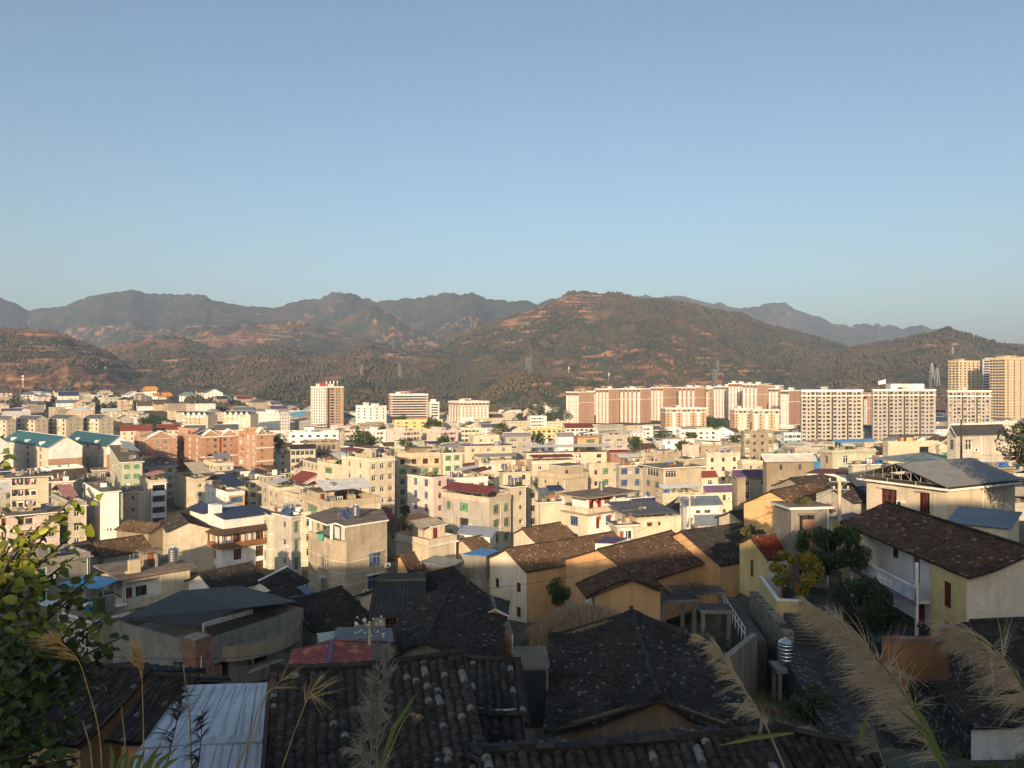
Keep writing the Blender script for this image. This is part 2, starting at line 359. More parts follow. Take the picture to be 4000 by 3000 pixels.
def land(X, Y):
    X = np.asarray(X, float); Y = np.asarray(Y, float)
    z = np.interp(Y, GY, GZ); s = X / np.maximum(Y, 4)
    z = z + np.interp(Y, BY, BZ) * sstep(s, np.interp(Y, [55, 75], [.38, .2]), np.interp(Y, [55, 75], [.46, .42])) * (Y > 0)
    z = z - np.interp(Y, [0, 60, 88, 130, 200], [0, 0, 2, 0, 0]) * sstep(-s, .2, .4)
    z = z + 5.6 * np.exp(-((X - 5) / 6.0) ** 2) * sstep(Y, 34, 44) * (1 - sstep(Y, 60, 67))
    # the hillside rising behind the camera
    b = np.clip(-Y - 3, 0, None)
    top = np.interp(X, [-200, -90, -70, -56, -46, -7, -1, 6, 9, 14, 27, 60], [2.0, 2.0, -.6, .4, 3.0, 3.4, 3.9, 4.9, 5.4, 8.6, 9.6, 10])
    z = z + (top + 3 + 1.5 * fbm(X / 9, Y / 9, 3, 5)) * sstep(b, 0, 22) + np.clip(b - 22, 0, 120) * .10
    z = z + 24 * sstep(Y, 620, 1050) * sstep(-s, .25, .4)
    az = 2000 + s * 3000
    far = np.full(np.shape(z), -49.0)
    for i, (D, F, BK, pts) in enumerate(RIDGES):
        xs = [p[0] for p in pts]; ys = [p[1] for p in pts]
        crest = -(np.interp(az, xs, ys) - 1500) / 3000 * D
        inr = sstep(az, xs[0] - 150, xs[0] + 50) * (1 - sstep(az, xs[-1] - 50, xs[-1] + 150))
        Dv = D * (1 + .05 * (fbm(az / 330, az * 0 + i, 2, i) - .5)); Fv = F * (1 + .12 * (fbm(az / 200, az * 0, 3, 40 + i) - .5))
        crest = crest * Dv / D
        t = (Y - Fv) / (Dv - Fv); tb = (Y - Dv) / BK
        front = np.clip(t, 0, 1) ** 1.15; back = 1 - sstep(tb, 0, 1)
        sh = np.where(t < 1, front, back)
        H = (crest + 49) * inr
        amp = np.clip(H, 0, None) * .46 * np.clip(4 * t * (1 - t), 0, 1)
        gl = fbm(X / (D * .085) + 3 * i, Y / (D * .22), 5, 60 + i, True) - .62
        zz = -49 + H * sh + amp * gl
        far = np.maximum(far, zz)
    far = far + np.clip((far + 49) / 40, 0, 1) * (fbm(X / 26, Y / 40, 3, 9) - .5) * 9
    far = far + np.clip((far - 60) / 100, 0, 1) * (fbm(X / 22, Y / 300, 2, 19) - .5) * np.interp(Y, [2000, 5000], [6, 20])
    z = np.where(Y > 800, np.maximum(z, far), z)
    return z + CZ
def scar(X, Y, Z):
    a = fbm(X / 48, Z / 4.5, 4, 77); b = fbm(X / 420, Y / 420, 3, 78); c = fbm(X / 25, Y / 25, 3, 79)
    return sstep(a + .25 * (c - .5), .62, .66) * sstep(b, .42, .54)
def gz(x, y): return float(land(np.array([x]), np.array([y]))[0])

def hit(x, y, y0=900):
    """distance at which the view line through pixel (x, y) meets the land"""
    Y = np.arange(y0, 6000, 8.0); z = CZ - (y - 1500) / 3000 * Y; h = land((x - 2000) / 3000 * Y, Y); k = np.argmax(h >= z)
    return float(Y[k]) if (h >= z).any() else 1300.0
# ---------------------------------------------------------------- ground and hills (one polar sheet each)
def hillmat():
    s = NT('hill_ground'); o = s.coord()
    a = s.noise(o, .0035, 5, .6); b = s.noise(o, .02, 5, .65); c = s.noise(o, .14, 3, .7)
    green = s.mix(b, (.040, .056, .036), (.085, .088, .055)); brown = s.mix(b, (.12, .085, .058), (.20, .13, .085))
    dr = s.n('ShaderNodeAttribute', attribute_name='dry'); c1 = s.mix(s.math('MAXIMUM', dr.outputs['Fac'], s.ramp(s.math('ADD', s.math('MULTIPLY', a, .55), s.math('MULTIPLY', b, .45)), .47, .58)), green, s.mix(s.math('MULTIPLY', dr.outputs['Fac'], .5), brown, (.26, .14, .085)))
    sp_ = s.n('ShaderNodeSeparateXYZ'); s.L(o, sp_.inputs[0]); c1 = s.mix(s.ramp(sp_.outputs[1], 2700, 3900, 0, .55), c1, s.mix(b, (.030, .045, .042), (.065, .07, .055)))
    v = s.n('ShaderNodeTexVoronoi'); s.L(o, v.inputs['Vector']); v.inputs['Scale'].default_value = .12
    c1 = s.scale(c1, s.ramp(v.outputs['Distance'], .1, .75, 1.3, .6))
    e = s.noise(s.coord(scale=(1, 1, 5)), .0065, 6, .72)
    f = s.noise(o, .0016, 3)
    at = s.n('ShaderNodeAttribute', attribute_name='scar'); ero = s.math('MAXIMUM', at.outputs['Fac'], s.math('MULTIPLY', s.ramp(e, .6, .64), s.ramp(f, .44, .56)))
    earth = s.mix(c, (.36, .16, .075), (.44, .26, .15))
    c1 = s.mix(ero, c1, earth)
    s.bump(s.math('ADD', v.outputs['Distance'], s.math('MULTIPLY', b, 2)), -.6, 6)
    return s.done(c1, 1, spec=0)
hillmat()
def groundmat():
    s = NT('ground_soil'); o = s.coord(); a = s.noise(o, .12, 5, .65); b = s.noise(o, .9, 5, .7); f = s.noise(o, .03, 3)
    c = s.mix(s.ramp(a, .42, .58), (.13, .12, .105), (.10, .075, .045)); c = s.mix(s.ramp(b, .5, .62), c, (.045, .06, .025))
    c = s.mix(s.math('MULTIPLY', s.ramp(f, .5, .6), .6), c, (.06, .08, .035))
    s.bump(b, .6, .1); return s.done(c, .95, spec=.1)
groundmat()
def polar(name, th, rr, mat):
    T, RR = np.meshgrid(th, rr); X = np.sin(T) * RR; Y = np.cos(T) * RR
    Z = land(X, Y); nr, nc = T.shape
    V = np.stack([X, Y, Z], -1).reshape(-1, 3); i = np.arange(nr * nc).reshape(nr, nc)
    F = np.stack([i[:-1, :-1], i[:-1, 1:], i[1:, 1:], i[1:, :-1]], -1).reshape(-1, 4)
    o = newobj(name, npmesh(name, V, F, [mat], smooth=True)); tag(o, kind='structure')
    a = o.data.attributes.new('scar', 'FLOAT', 'POINT'); a.data.foreach_set('value', (scar(V[:, 0], V[:, 1], V[:, 2]) * (V[:, 1] < 4000)).astype(np.float32))
    a = o.data.attributes.new('dry', 'FLOAT', 'POINT'); az = 2000 + V[:, 0] / np.maximum(V[:, 1], 1) * 3000; a.data.foreach_set('value', (sstep(fbm(V[:, 0] / 260, V[:, 1] / 260, 4, 31) + .2 * (az < 600), .52, .66) * (V[:, 1] < 3800)).astype(np.float32)); return o
th = np.concatenate([np.linspace(-180, -47, 50)[:-1], np.linspace(-47, 47, 420), np.linspace(47, 180, 50)[1:]]) * math.pi / 180
polar('ground', th, np.concatenate([[.3], np.geomspace(1, 1150, 230)]), 'ground_soil')
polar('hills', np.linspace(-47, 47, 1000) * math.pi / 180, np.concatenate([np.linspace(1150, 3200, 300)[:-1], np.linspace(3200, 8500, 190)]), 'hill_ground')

# ---------------------------------------------------------------- trees
def leafcloud(centers, radii, n, size, mats, seed=1, flat=.0, shade=True, pw=.5):
    """n small leaf faces spread through blobs (ellipsoids); returns V, F, mi, tv"""
    g = np.random.default_rng(seed); centers = np.asarray(centers, float); radii = np.asarray(radii, float)
    if radii.ndim == 1: radii = np.repeat(radii[:, None], 3, 1)
    wgt = (radii.prod(1)) ** .67; k = g.choice(len(centers), n, p=wgt / wgt.sum())
    d = g.normal(size=(n, 3)); d /= np.linalg.norm(d, axis=1)[:, None]
    r = g.random(n) ** .35
    P = centers[k] + d * radii[k] * r[:, None]
    a = g.normal(size=(n, 3)); a /= np.linalg.norm(a, axis=1)[:, None]
    a = a * .75 + np.cross(d, g.normal(size=(n, 3))) * .5; a /= np.linalg.norm(a, axis=1)[:, None]
    b = np.cross(a, g.normal(size=(n, 3))); b /= np.linalg.norm(b, axis=1)[:, None]
    s = size * g.uniform(.55, 1.3, n)[:, None]
    V = np.stack([P - a * s, P - b * s * pw, P + a * s, P + b * s * pw], 1).reshape(-1, 3)
    F = np.arange(4 * n).reshape(n, 4)
    cl = g.random(len(centers))[k]
    mi = (cl + g.random(n) * .35 > 1.0).astype(int) if len(mats) > 1 else np.zeros(n, int)
    tv = np.clip(g.random(n) * .6 + cl * .4, 0, 1)
    return V, F, mi, tv
def tree(name, label, cat, base, height, cr, trunk_r, mats, n=2500, leaf=.12, blobs=14, seed=1, group=None, squash=.8, trunk=True, lean=0, opened=False, crown_name='crown'):
    base = Vector(base); root = empty(name, base); tag(root, label, cat, group)
    g = random.Random(seed); cz = height - cr * squash
    cs = []; rs = []
    for i in range(blobs):
        u = g.uniform(-1, 1); t = g.uniform(0, 6.283); q = math.sqrt(1 - u * u) * (g.uniform(.7, 1.05) if opened else g.uniform(.35, 1.0))
        cs.append((q * math.cos(t) * cr + lean, q * math.sin(t) * cr, cz + u * cr * squash * .72)); rs.append(cr * (g.uniform(.16, .33) if opened else g.uniform(.16, .44)))
    if not opened: cs.append((lean, 0, cz)); rs.append(cr * .45)
    V, F, mi, tv = leafcloud(cs, rs, n, leaf, mats, seed)
    newobj(crown_name, npmesh(crown_name, V, F, mats, mi, tv), root)
    if trunk:
        m = MB(); m.tube([(0, 0, -.5), (.1 * cr, 0, cz * .45), (lean * .7, 0, cz * .95)], [trunk_r * 1.3, trunk_r, trunk_r * .55], 'branch', 7)
        for c in cs[::2]:
            s0 = Vector((lean * .5, 0, cz * g.uniform(.45, .85))); c = Vector(c)
            m.tube([s0, (s0 + c) / 2 + Vector((0, 0, -.1 * cr)), c], [trunk_r * .5, trunk_r * .3, trunk_r * .12], 'branch', 5)
        m.build('trunk', root)
    return root
# forest: uncountable woods on the nearer slopes, one mesh of small crowns
def forest(name, y0, y1, azl, azr, n, h, seed, dens=None):
    g = np.random.default_rng(seed); az = g.uniform(azl, azr, n); Y = g.uniform(y0, y1, n); s = (az - 2000) / 3000
    X = s * Y; Z = land(X, Y)
    keep = (fbm(X / 90, Y / 90, 4, seed) > .45) & (scar(X, Y, Z) < .3)
    keep &= (np.abs(az - 630) > 95) | (Y > 1250)
    keep &= (az > 520) | (g.random(n) < np.where(Z > 45, .16, .5))
    keep &= Z > 10
    if dens is not None: keep &= dens(az, Y, Z)
    X, Y, Z = X[keep], Y[keep], Z[keep]; m = len(X)
    # 2-lobed tapered crowns of 6+2 verts
    k = 4; t = np.arange(k) * 2 * math.pi / k
    hh = h * g.uniform(.5, 1.5, m); rr = hh * g.uniform(.26, .46, m)
    V = np.zeros((m, 2 * k + 2, 3)); rot = g.uniform(0, 6.28, m)
    for ring, (zf, rf) in enumerate(((.28, 1.0), (.68, .8))):
        for i in range(k):
            j = g.uniform(.7, 1.25, m)
            V[:, ring * k + i, 0] = X + np.cos(t[i] + rot) * rr * rf * j; V[:, ring * k + i, 1] = Y + np.sin(t[i] + rot) * rr * rf * j
            V[:, ring * k + i, 2] = Z + hh * zf * g.uniform(.85, 1.15, m)
    V[:, 2 * k] = np.stack([X, Y, Z - 1], -1); V[:, 2 * k + 1] = np.stack([X, Y, Z + hh], -1)
    T = []
    for i in range(k):
        j = (i + 1) % k
        T += [(2 * k, j, i), (i, j, k + j), (i, k + j, k + i), (k + i, k + j, 2 * k + 1)]
    T = np.array(T); F = (T[None] + (np.arange(m) * (2 * k + 2))[:, None, None]).reshape(-1, 3)
    tv = np.repeat(np.clip(g.normal(.3, .24, m) + (fbm(X / 160, Y / 160, 3, seed + 5) - .5) * 1.5, 0, 1), len(T))
    o = newobj(name, npmesh(name, V.reshape(-1, 3), F, ['leaf_forest'], None, tv)); tag(o, kind='stuff'); return o
o = forest('forest', 1150, 1900, -200, 4200, 60000, 5.4, 11); tag(o, 'dense mixed woodland covering the hill slopes behind the town', 'forest')
o = forest('forest', 1900, 2750, 0, 4200, 60000, 7, 12); tag(o, 'higher woodland on the big middle hill up to its tree-lined crest', 'forest')
o = forest('forest', 900, 1180, -100, 2450, 9000, 6.5, 13, lambda a, Y, Z: (Z > 6)); tag(o, 'bright green woods at the foot of the hills behind the houses', 'forest')

# ---------------------------------------------------------------- haze
def haze():
    m = bpy.data.materials.new('haze_air'); m.use_nodes = True; t = m.node_tree
    t.nodes.remove(t.nodes['Principled BSDF']); v = t.nodes.new('ShaderNodeVolumePrincipled')
    v.inputs['Color'].default_value = (.52, .68, 1.0, 1); v.inputs['Density'].default_value = 1.15e-4; v.inputs['Anisotropy'].default_value = .0
    t.links.new(v.outputs[0], t.nodes['Material Output'].inputs['Volume']); MATS['haze_air'] = m
    b = MB(); b.box((-9000, -600, -60), (9000, 9500, 730), 'haze_air'); tag(b.build('haze'), kind='stuff')
haze()

# ---------------------------------------------------------------- pylons and masts
def lattice(mb, h, w0, w1, n, r, mat='metal_frame'):
    L = []
    for i in range(n + 1):
        t = i / n; ww = w0 * (1 - t) + w1 * t; z = h * t
        L.append([Vector((sx * ww / 2, sy * ww / 2, z)) for sx, sy in ((-1, -1), (1, -1), (1, 1), (-1, 1))])
    for a, b in zip(L, L[1:]):
        for k in range(4):
            j = (k + 1) % 4; mb.bar(a[k], b[k], r, mat); mb.bar(a[k], b[j], r * .7, mat); mb.bar(b[k], b[j], r * .7, mat)
def pylon_mesh(parts=True):
    a = MB(); lattice(a, 30, 6.5, 1.6, 9, .42); A = a.mesh('tower_body')
    b = MB()
    for z in (19, 23.5, 28):
        for s in (-1, 1):
            b.bar((0, 0, 18), (0, 0, 29), .1, 'metal_frame'); b.bar((0, 0, z + 1.2), (s * 5.5, 0, z), .28, 'metal_frame'); b.bar((0, 0, z), (s * 5.5, 0, z), .28, 'metal_frame')
    return A, b.mesh('cross_arm')
PA, PB = pylon_mesh()
def pylon(x, yt, D, hpx, label):
    D = hit(x, yt + hpx, 1000)
    X = (x - 2000) / 3000 * D; z0 = CZ - (yt + hpx - 1500) / 3000 * D; h = hpx / 3000 * D; g_ = gz(X, D)
    h += max(0, z0 - g_); z0 = min(z0, g_)
    r = empty('power_pylon', (X, D, z0), rnd.uniform(-.5, .5)); tag(r, label, 'pylon', 'power pylons on the hills'); r.scale = (h / 30,) * 3
    newobj('tower_body', PA, r); newobj('cross_arm', PB, r)
for p in ((1413, 1423, 1290, 57, 'grey lattice pylon on the bare knoll above the white tower block'), (1562, 1424, 1300, 58, 'grey lattice pylon left of the grey striped office block top'),
          (1538, 1325, 2100, 45, 'small pale pylon high on the slope under the bare pyramid hill'), (2058, 1395, 1310, 50, 'left pylon of the pair on the small central hill'),
          (2070, 1397, 1330, 66, 'right pylon of the pair on the small central hill'), (2804, 1405, 1700, 50, 'tallest far pylon above the brown tower blocks'),
          (2788, 1441, 1290, 75, 'left pylon of the close pair behind the brown tower blocks'), (2796, 1448, 1270, 70, 'right pylon of the close pair behind the brown tower blocks'),
          (3640, 1418, 1500, 60, 'middle pylon of three right of the flagged grey tower block'), (3634, 1463, 1250, 58, 'nearest pylon of three right of the flagged grey tower block'),
          (3661, 1437, 1400, 72, 'right pylon of three beside the cream tower block'), (3721, 1354, 2000, 38, 'pylon on the ridge above the cream tower block'), (112, 1250, 2600, 22, 'tiny pylon on the dark ridge at far left'), (78, 1355, 2300, 20, 'small pylon low on the left slope')):
    pylon(*p)
def mast(x, yt, D, hpx, label, big=False):
    D = hit(x, yt + hpx, 1000)
    X = (x - 2000) / 3000 * D; z0 = CZ - (yt + hpx - 1500) / 3000 * D; h = hpx / 3000 * D; g_ = gz(X, D); h += max(0, z0 - g_); z0 = min(z0, g_)
    r = empty('telecom_mast', (X, D, z0)); tag(r, label, 'mast')
    m = MB(); m.bar((0, 0, 0), (0, 0, h), .45, 'porcelain', 6, .3); m.build('pole', r)
    m = MB()
    for zz in (h * .72, h * .95):
        for k in range(3):
            t = k * 2.09; m.box((math.cos(t) * 1.3 - .4, math.sin(t) * 1.3 - .4, zz - 1.6), (math.cos(t) * 1.3 + .4, math.sin(t) * 1.3 + .4, zz + 1.2), 'porcelain')
    m.build('antenna', r)
mast(90, 1466, 1000, 55, 'white telecom mast on the orange slope at far left'); mast(2222, 1433, 1300, 25, 'thin white mast right of the central pylon pair')
mast(2378, 1457, 1250, 32, 'thin mast above the left end of the brown tower blocks'); mast(1756, 1126, 4700, 18, 'tiny white mast on the far skyline'); mast(410, 1433, 1150, 20, 'short white mast on the brown slope')
# ---------------------------------------------------------------- building kit
PLACED = []          # dict(x0,x1,yt,yb,Y,short,root,poly)
TODO = []            # filler buildings that still need a label
_wc = {}
WK = {  # kind: frame material, glass, panes across, transom
 'g': ('metal_frame', 'glass_green', 3, 1), 'b': ('metal_frame', 'glass_blue', 3, 1), 'd': ('metal_frame', 'glass_dark', 2, 1), 'w': ('paint_white', 'glass_dark', 2, 1),
 'r': ('paint_dkred', 'glass_brown', 3, 2), 'k': ('metal_dark', 'glass_dark', 4, 0), 't': ('paint_white', 'glass_teal', 2, 0), 'n': ('wood_brown', 'glass_brown', 3, 2), 'W': ('paint_white', 'glass_dark', 4, 1)}
def winmesh(kind, w, h, near, grille=False):
    key = (kind, round(w, 2), round(h, 2), near, grille)
    if key in _wc: return _wc[key]
    fm, gm, n, tr = WK[kind]
    if w < .8: n = min(n, 2)
    if w < .5: n = 1
    m = MB(); f = .06 if near else .08; d0, d1 = -.03, .07
    m.box((0, d0, 0), (w, d1, f), fm); m.box((0, d0, h - f), (w, d1, h), fm); m.box((0, d0, f), (f, d1, h - f), fm); m.box((w - f, d0, f), (w, d1, h - f), fm)
    for i in range(1, n): x = w * i / n; m.box((x - f * .45, d0 + .012, f), (x + f * .45, d1, h - f), fm)
    if near or w > .9:
        for k in range(1, tr + 1):
            z = h * (.72 if tr == 1 else k / (tr + 1)); m.box((f, d0 + .006, z - f * .4), (w - f, d1 - .01, z + f * .4), fm)
    g = MB() if near else m
    g.face(((.01, .085, .01), (w - .01, .085, .01), (w - .01, .085, h - .01), (.01, .085, h - .01)), gm)
    if grille:
        q = -.28; e = .15
        for i in range(int(w / .16) + 2):
            x = -.1 + i * (w + .2) / (int(w / .16) + 1); m.bar((x, q, -e), (x, q, h + e * .5), .012, 'metal_dark')
        for z in (-e, h * .3, h * .62, h + e * .5):
            m.bar((-.1, q, z), (w + .1, q, z), .014, 'metal_dark'); m.bar((-.1, q, z), (-.1, 0, z), .014, 'metal_dark'); m.bar((w + .1, q, z), (w + .1, 0, z), .014, 'metal_dark')
    r = (m.mesh('window'), g.mesh('pane') if near else None); _wc[key] = r; return r
def put_window(root, kind, M, w, h, near=False, grille=False, label=None):
    a, p = winmesh(kind, w, h, near, grille)
    o = newobj('window', a, root); o.matrix_local = M
    if label: o['label'] = label
    if p: newobj('pane', p, o)
    return o
def facade(mb, O, ud, nd, Wd, H, ops, mat):
    """vertical wall with real openings. O bottom-left seen from outside, ud along the wall, nd outward. ops: (u0,z0,u1,z1,depth,back)"""
    O = Vector(O); ud = Vector(ud); nd = Vector(nd); up = Vector((0, 0, 1))
    ops = [o for o in ops if o[0] > .05 and o[2] < Wd - .05 and o[1] > .02 and o[3] < H - .02]
    us = sorted({0, Wd, *[o[0] for o in ops], *[o[2] for o in ops]}); zs = sorted({0, H, *[o[1] for o in ops], *[o[3] for o in ops]})
    P = lambda u, z, d=0: O + ud * u + up * z - nd * d
    for j in range(len(zs) - 1):
        zc = (zs[j] + zs[j + 1]) / 2; run = None
        row = [o for o in ops if o[1] < zc < o[3]]
        for i in range(len(us) - 1):
            uc = (us[i] + us[i + 1]) / 2; hole = any(o[0] < uc < o[2] for o in row)
            if not hole and run is None: run = us[i]
            if run is not None and (hole or i == len(us) - 2):
                e = us[i] if hole else us[i + 1]
                mb.face((P(run, zs[j]), P(e, zs[j]), P(e, zs[j + 1]), P(run, zs[j + 1])), mat); run = None
    for (a, b, c, d, dp, back) in ops:
        for q in ((P(a, b), P(a, d), P(a, d, dp), P(a, b, dp)), (P(c, d), P(c, b), P(c, b, dp), P(c, d, dp)), (P(a, b), P(a, b, dp), P(c, b, dp), P(c, b)), (P(a, d, dp), P(a, d), P(c, d), P(c, d, dp))):
            mb.face(q, back or mat)
        if back: mb.face((P(a, b, dp), P(a, d, dp), P(c, d, dp), P(c, b, dp))[::-1], back)
def acmesh():
    if 'ac' in _wc: return _wc['ac']
    m = MB(); m.box((0, -.34, 0), (.82, -.04, .56), 'porcelain'); m.lathe([(.22, 0), (.0, .001)], 'metal_dark', 12)
    k = len(m.v); # rotate the fan disc to face outward
    for i in range(k - 0):
        pass
    m2 = MB(); m2.box((0, -.34, 0), (.82, -.04, .56), 'porcelain')
    c = [(.34 + .2 * math.cos(i * math.pi / 6), -.345, .28 + .2 * math.sin(i * math.pi / 6)) for i in range(12)]; m2.face(c, 'metal_dark')
    m2.box((.05, -.3, -.06), (.1, 0, 0), 'metal_dark'); m2.box((.72, -.3, -.06), (.77, 0, 0), 'metal_dark')
    _wc['ac'] = m2.mesh('air_conditioner'); return _wc['ac']

STY = {  # default per-floor patterns: (centre fraction, width, height, sill, kind)
 'g2': [(.27, 1.7, 1.6, .9, 'g'), (.72, 1.7, 1.6, .9, 'g')], 'g3': [(.18, 1.5, 1.5, .9, 'g'), (.5, 1.5, 1.5, .9, 'g'), (.82, 1.5, 1.5, .9, 'g')],
 'b2': [(.27, 1.7, 1.6, .9, 'b'), (.72, 1.7, 1.6, .9, 'b')], 'b1': [(.5, 1.9, 1.7, .9, 'b')], 'g1': [(.5, 1.9, 1.6, .9, 'g')], 'd1': [(.5, 1.1, 1.4, 1.0, 'd')],
 'd2': [(.28, 1.2, 1.5, .9, 'w'), (.72, 1.2, 1.5, .9, 'w')], 'd3': [(.18, 1.3, 1.5, .9, 'w'), (.5, 1.3, 1.5, .9, 'w'), (.82, 1.3, 1.5, .9, 'w')],
 'd4': [(.13, 1.3, 1.5, .9, 'w'), (.38, 1.3, 1.5, .9, 'w'), (.62, 1.3, 1.5, .9, 'w'), (.87, 1.3, 1.5, .9, 'w')],
 'r2': [(.28, 1.2, 1.5, .9, 'r'), (.72, 1.2, 1.5, .9, 'r')], 'k1': [(.5, 3.6, 1.5, 1.0, 'k')], 'W1': [(.5, 4.6, 1.5, .95, 'W')], 'G1': [(.5, 4.2, 1.6, .95, 'g')],
 'bal': [(.35, 3.4, 1.75, 1.0, 'BAL'), (.83, 1.2, 1.4, .95, 'w')], 'bal2': [(.28, 3.2, 1.75, 1.0, 'BAL'), (.74, 3.2, 1.75, 1.0, 'BAL')], 'none': [], 's1': [(.6, .7, .9, 1.3, 'd')], 's2': [(.3, .7, 1.2, 1.2, 'd'), (.7, .7, 1.2, 1.2, 'd')],
 'mix': [(.2, 1.6, 1.6, .9, 'g'), (.6, 2.9, 1.75, 1.0, 'BAL')], 'mixb': [(.2, 1.6, 1.6, .9, 'b'), (.62, 2.7, 1.75, 1.0, 'BAL')], 'rb': [(.2, 1.2, 1.5, .9, 'n'), (.6, 2.9, 1.75, 1.0, 'BAL')],
}
def stylist(st, Wd):
    """windows of one floor; drop those that would not fit"""
    if isinstance(st, str):
        L = STY[st]
        if L and Wd / len(L) > 4.6 and max(w[1] for w in L) < 4: k = max(1, int(Wd / (len(L) * 3.7))); L = [((c + i) / k, w, h, s, kd) for i in range(k) for (c, w, h, s, kd) in L]
    else: L = st
    out = []; last = .3
    for (c, w, h, s, k) in L:
        w = min(w, Wd * .8) if k == 'BAL' or w > 3 else min(w, Wd * .42)
        u0 = c * Wd - w / 2
        if u0 < last: u0 = last
        if u0 + w > Wd - .3: continue
        out.append((u0, w, h, s, k)); last = u0 + w + .3
    return out
def solve_len(Cx, Cy, dx, dy, xpx):
    s = (xpx - 2000) / 3000; den = dx - s * dy
    return (s * Cy - Cx) / den if abs(den) > 1e-4 else 8
def put_canopy(root, wd, dp, zc, spec):
    """spec: (u0,v0,u1,v1,h,type,mat): metal roof on posts above the flat roof"""
    u0, v0, u1, v1, h, ty, mat = spec; x0, x1, y0, y1 = u0 * wd, u1 * wd, v0 * dp, v1 * dp; z = zc + h
    m = MB(); e = .5
    if ty == 'L': m.sheet((x0 - e, y1 + e, z - .15), (x0 - e, y0 - e, z - .15), (x1 + e, y0 - e, z + .7), (x1 + e, y1 + e, z + .7), mat, edge='metal_frame')
    elif ty == 'R': m.sheet((x1 + e, y0 - e, z - .15), (x1 + e, y1 + e, z - .15), (x0 - e, y1 + e, z + .7), (x0 - e, y0 - e, z + .7), mat, edge='metal_frame')
    elif ty == 'F': m.sheet((x0 - e, y0 - e, z - .1), (x1 + e, y0 - e, z - .1), (x1 + e, y1 + e, z + .7), (x0 - e, y1 + e, z + .7), mat, edge='metal_frame')
    elif ty == 'gx':   # ridge parallel x
        ym = (y0 + y1) / 2; r = z + (y1 - y0) * .14
        m.sheet((x0 - e, y0 - e, z - .1), (x1 + e, y0 - e, z - .1), (x1 + e, ym, r), (x0 - e, ym, r), mat, edge='metal_frame'); m.sheet((x1 + e, y1 + e, z - .1), (x0 - e, y1 + e, z - .1), (x0 - e, ym, r), (x1 + e, ym, r), mat, edge='metal_frame')
    else:
        xm = (x0 + x1) / 2; r = z + (x1 - x0) * .14
        m.sheet((x0 - e, y1 + e, z - .1), (x0 - e, y0 - e, z - .1), (xm, y0 - e, r), (xm, y1 + e, r), mat, edge='metal_frame'); m.sheet((x1 + e, y0 - e, z - .1), (x1 + e, y1 + e, z - .1), (xm, y1 + e, r), (xm, y0 - e, r), mat, edge='metal_frame')
    m.build('canopy', root)
    for k, (x, y) in enumerate(((x0 + .15, y0 + .15), (x1 - .15, y0 + .15), (x0 + .15, y1 - .15), (x1 - .15, y1 - .15), ((x0 + x1) / 2, y0 + .15))):
        m = MB(); m.bar((x, y, zc), (x, y, z - .12 if ty in 'LRF' else z - .05), .06, 'metal_frame', 4); m.build('post', root)
    m = MB()
    for (a, b) in (((x0, y0), (x1, y0)), ((x0, y0), (x0, y1))):
        m.bar((a[0], a[1], z - .35), (b[0], b[1], z - .35), .04, 'metal_frame')
    m.build('truss', root)
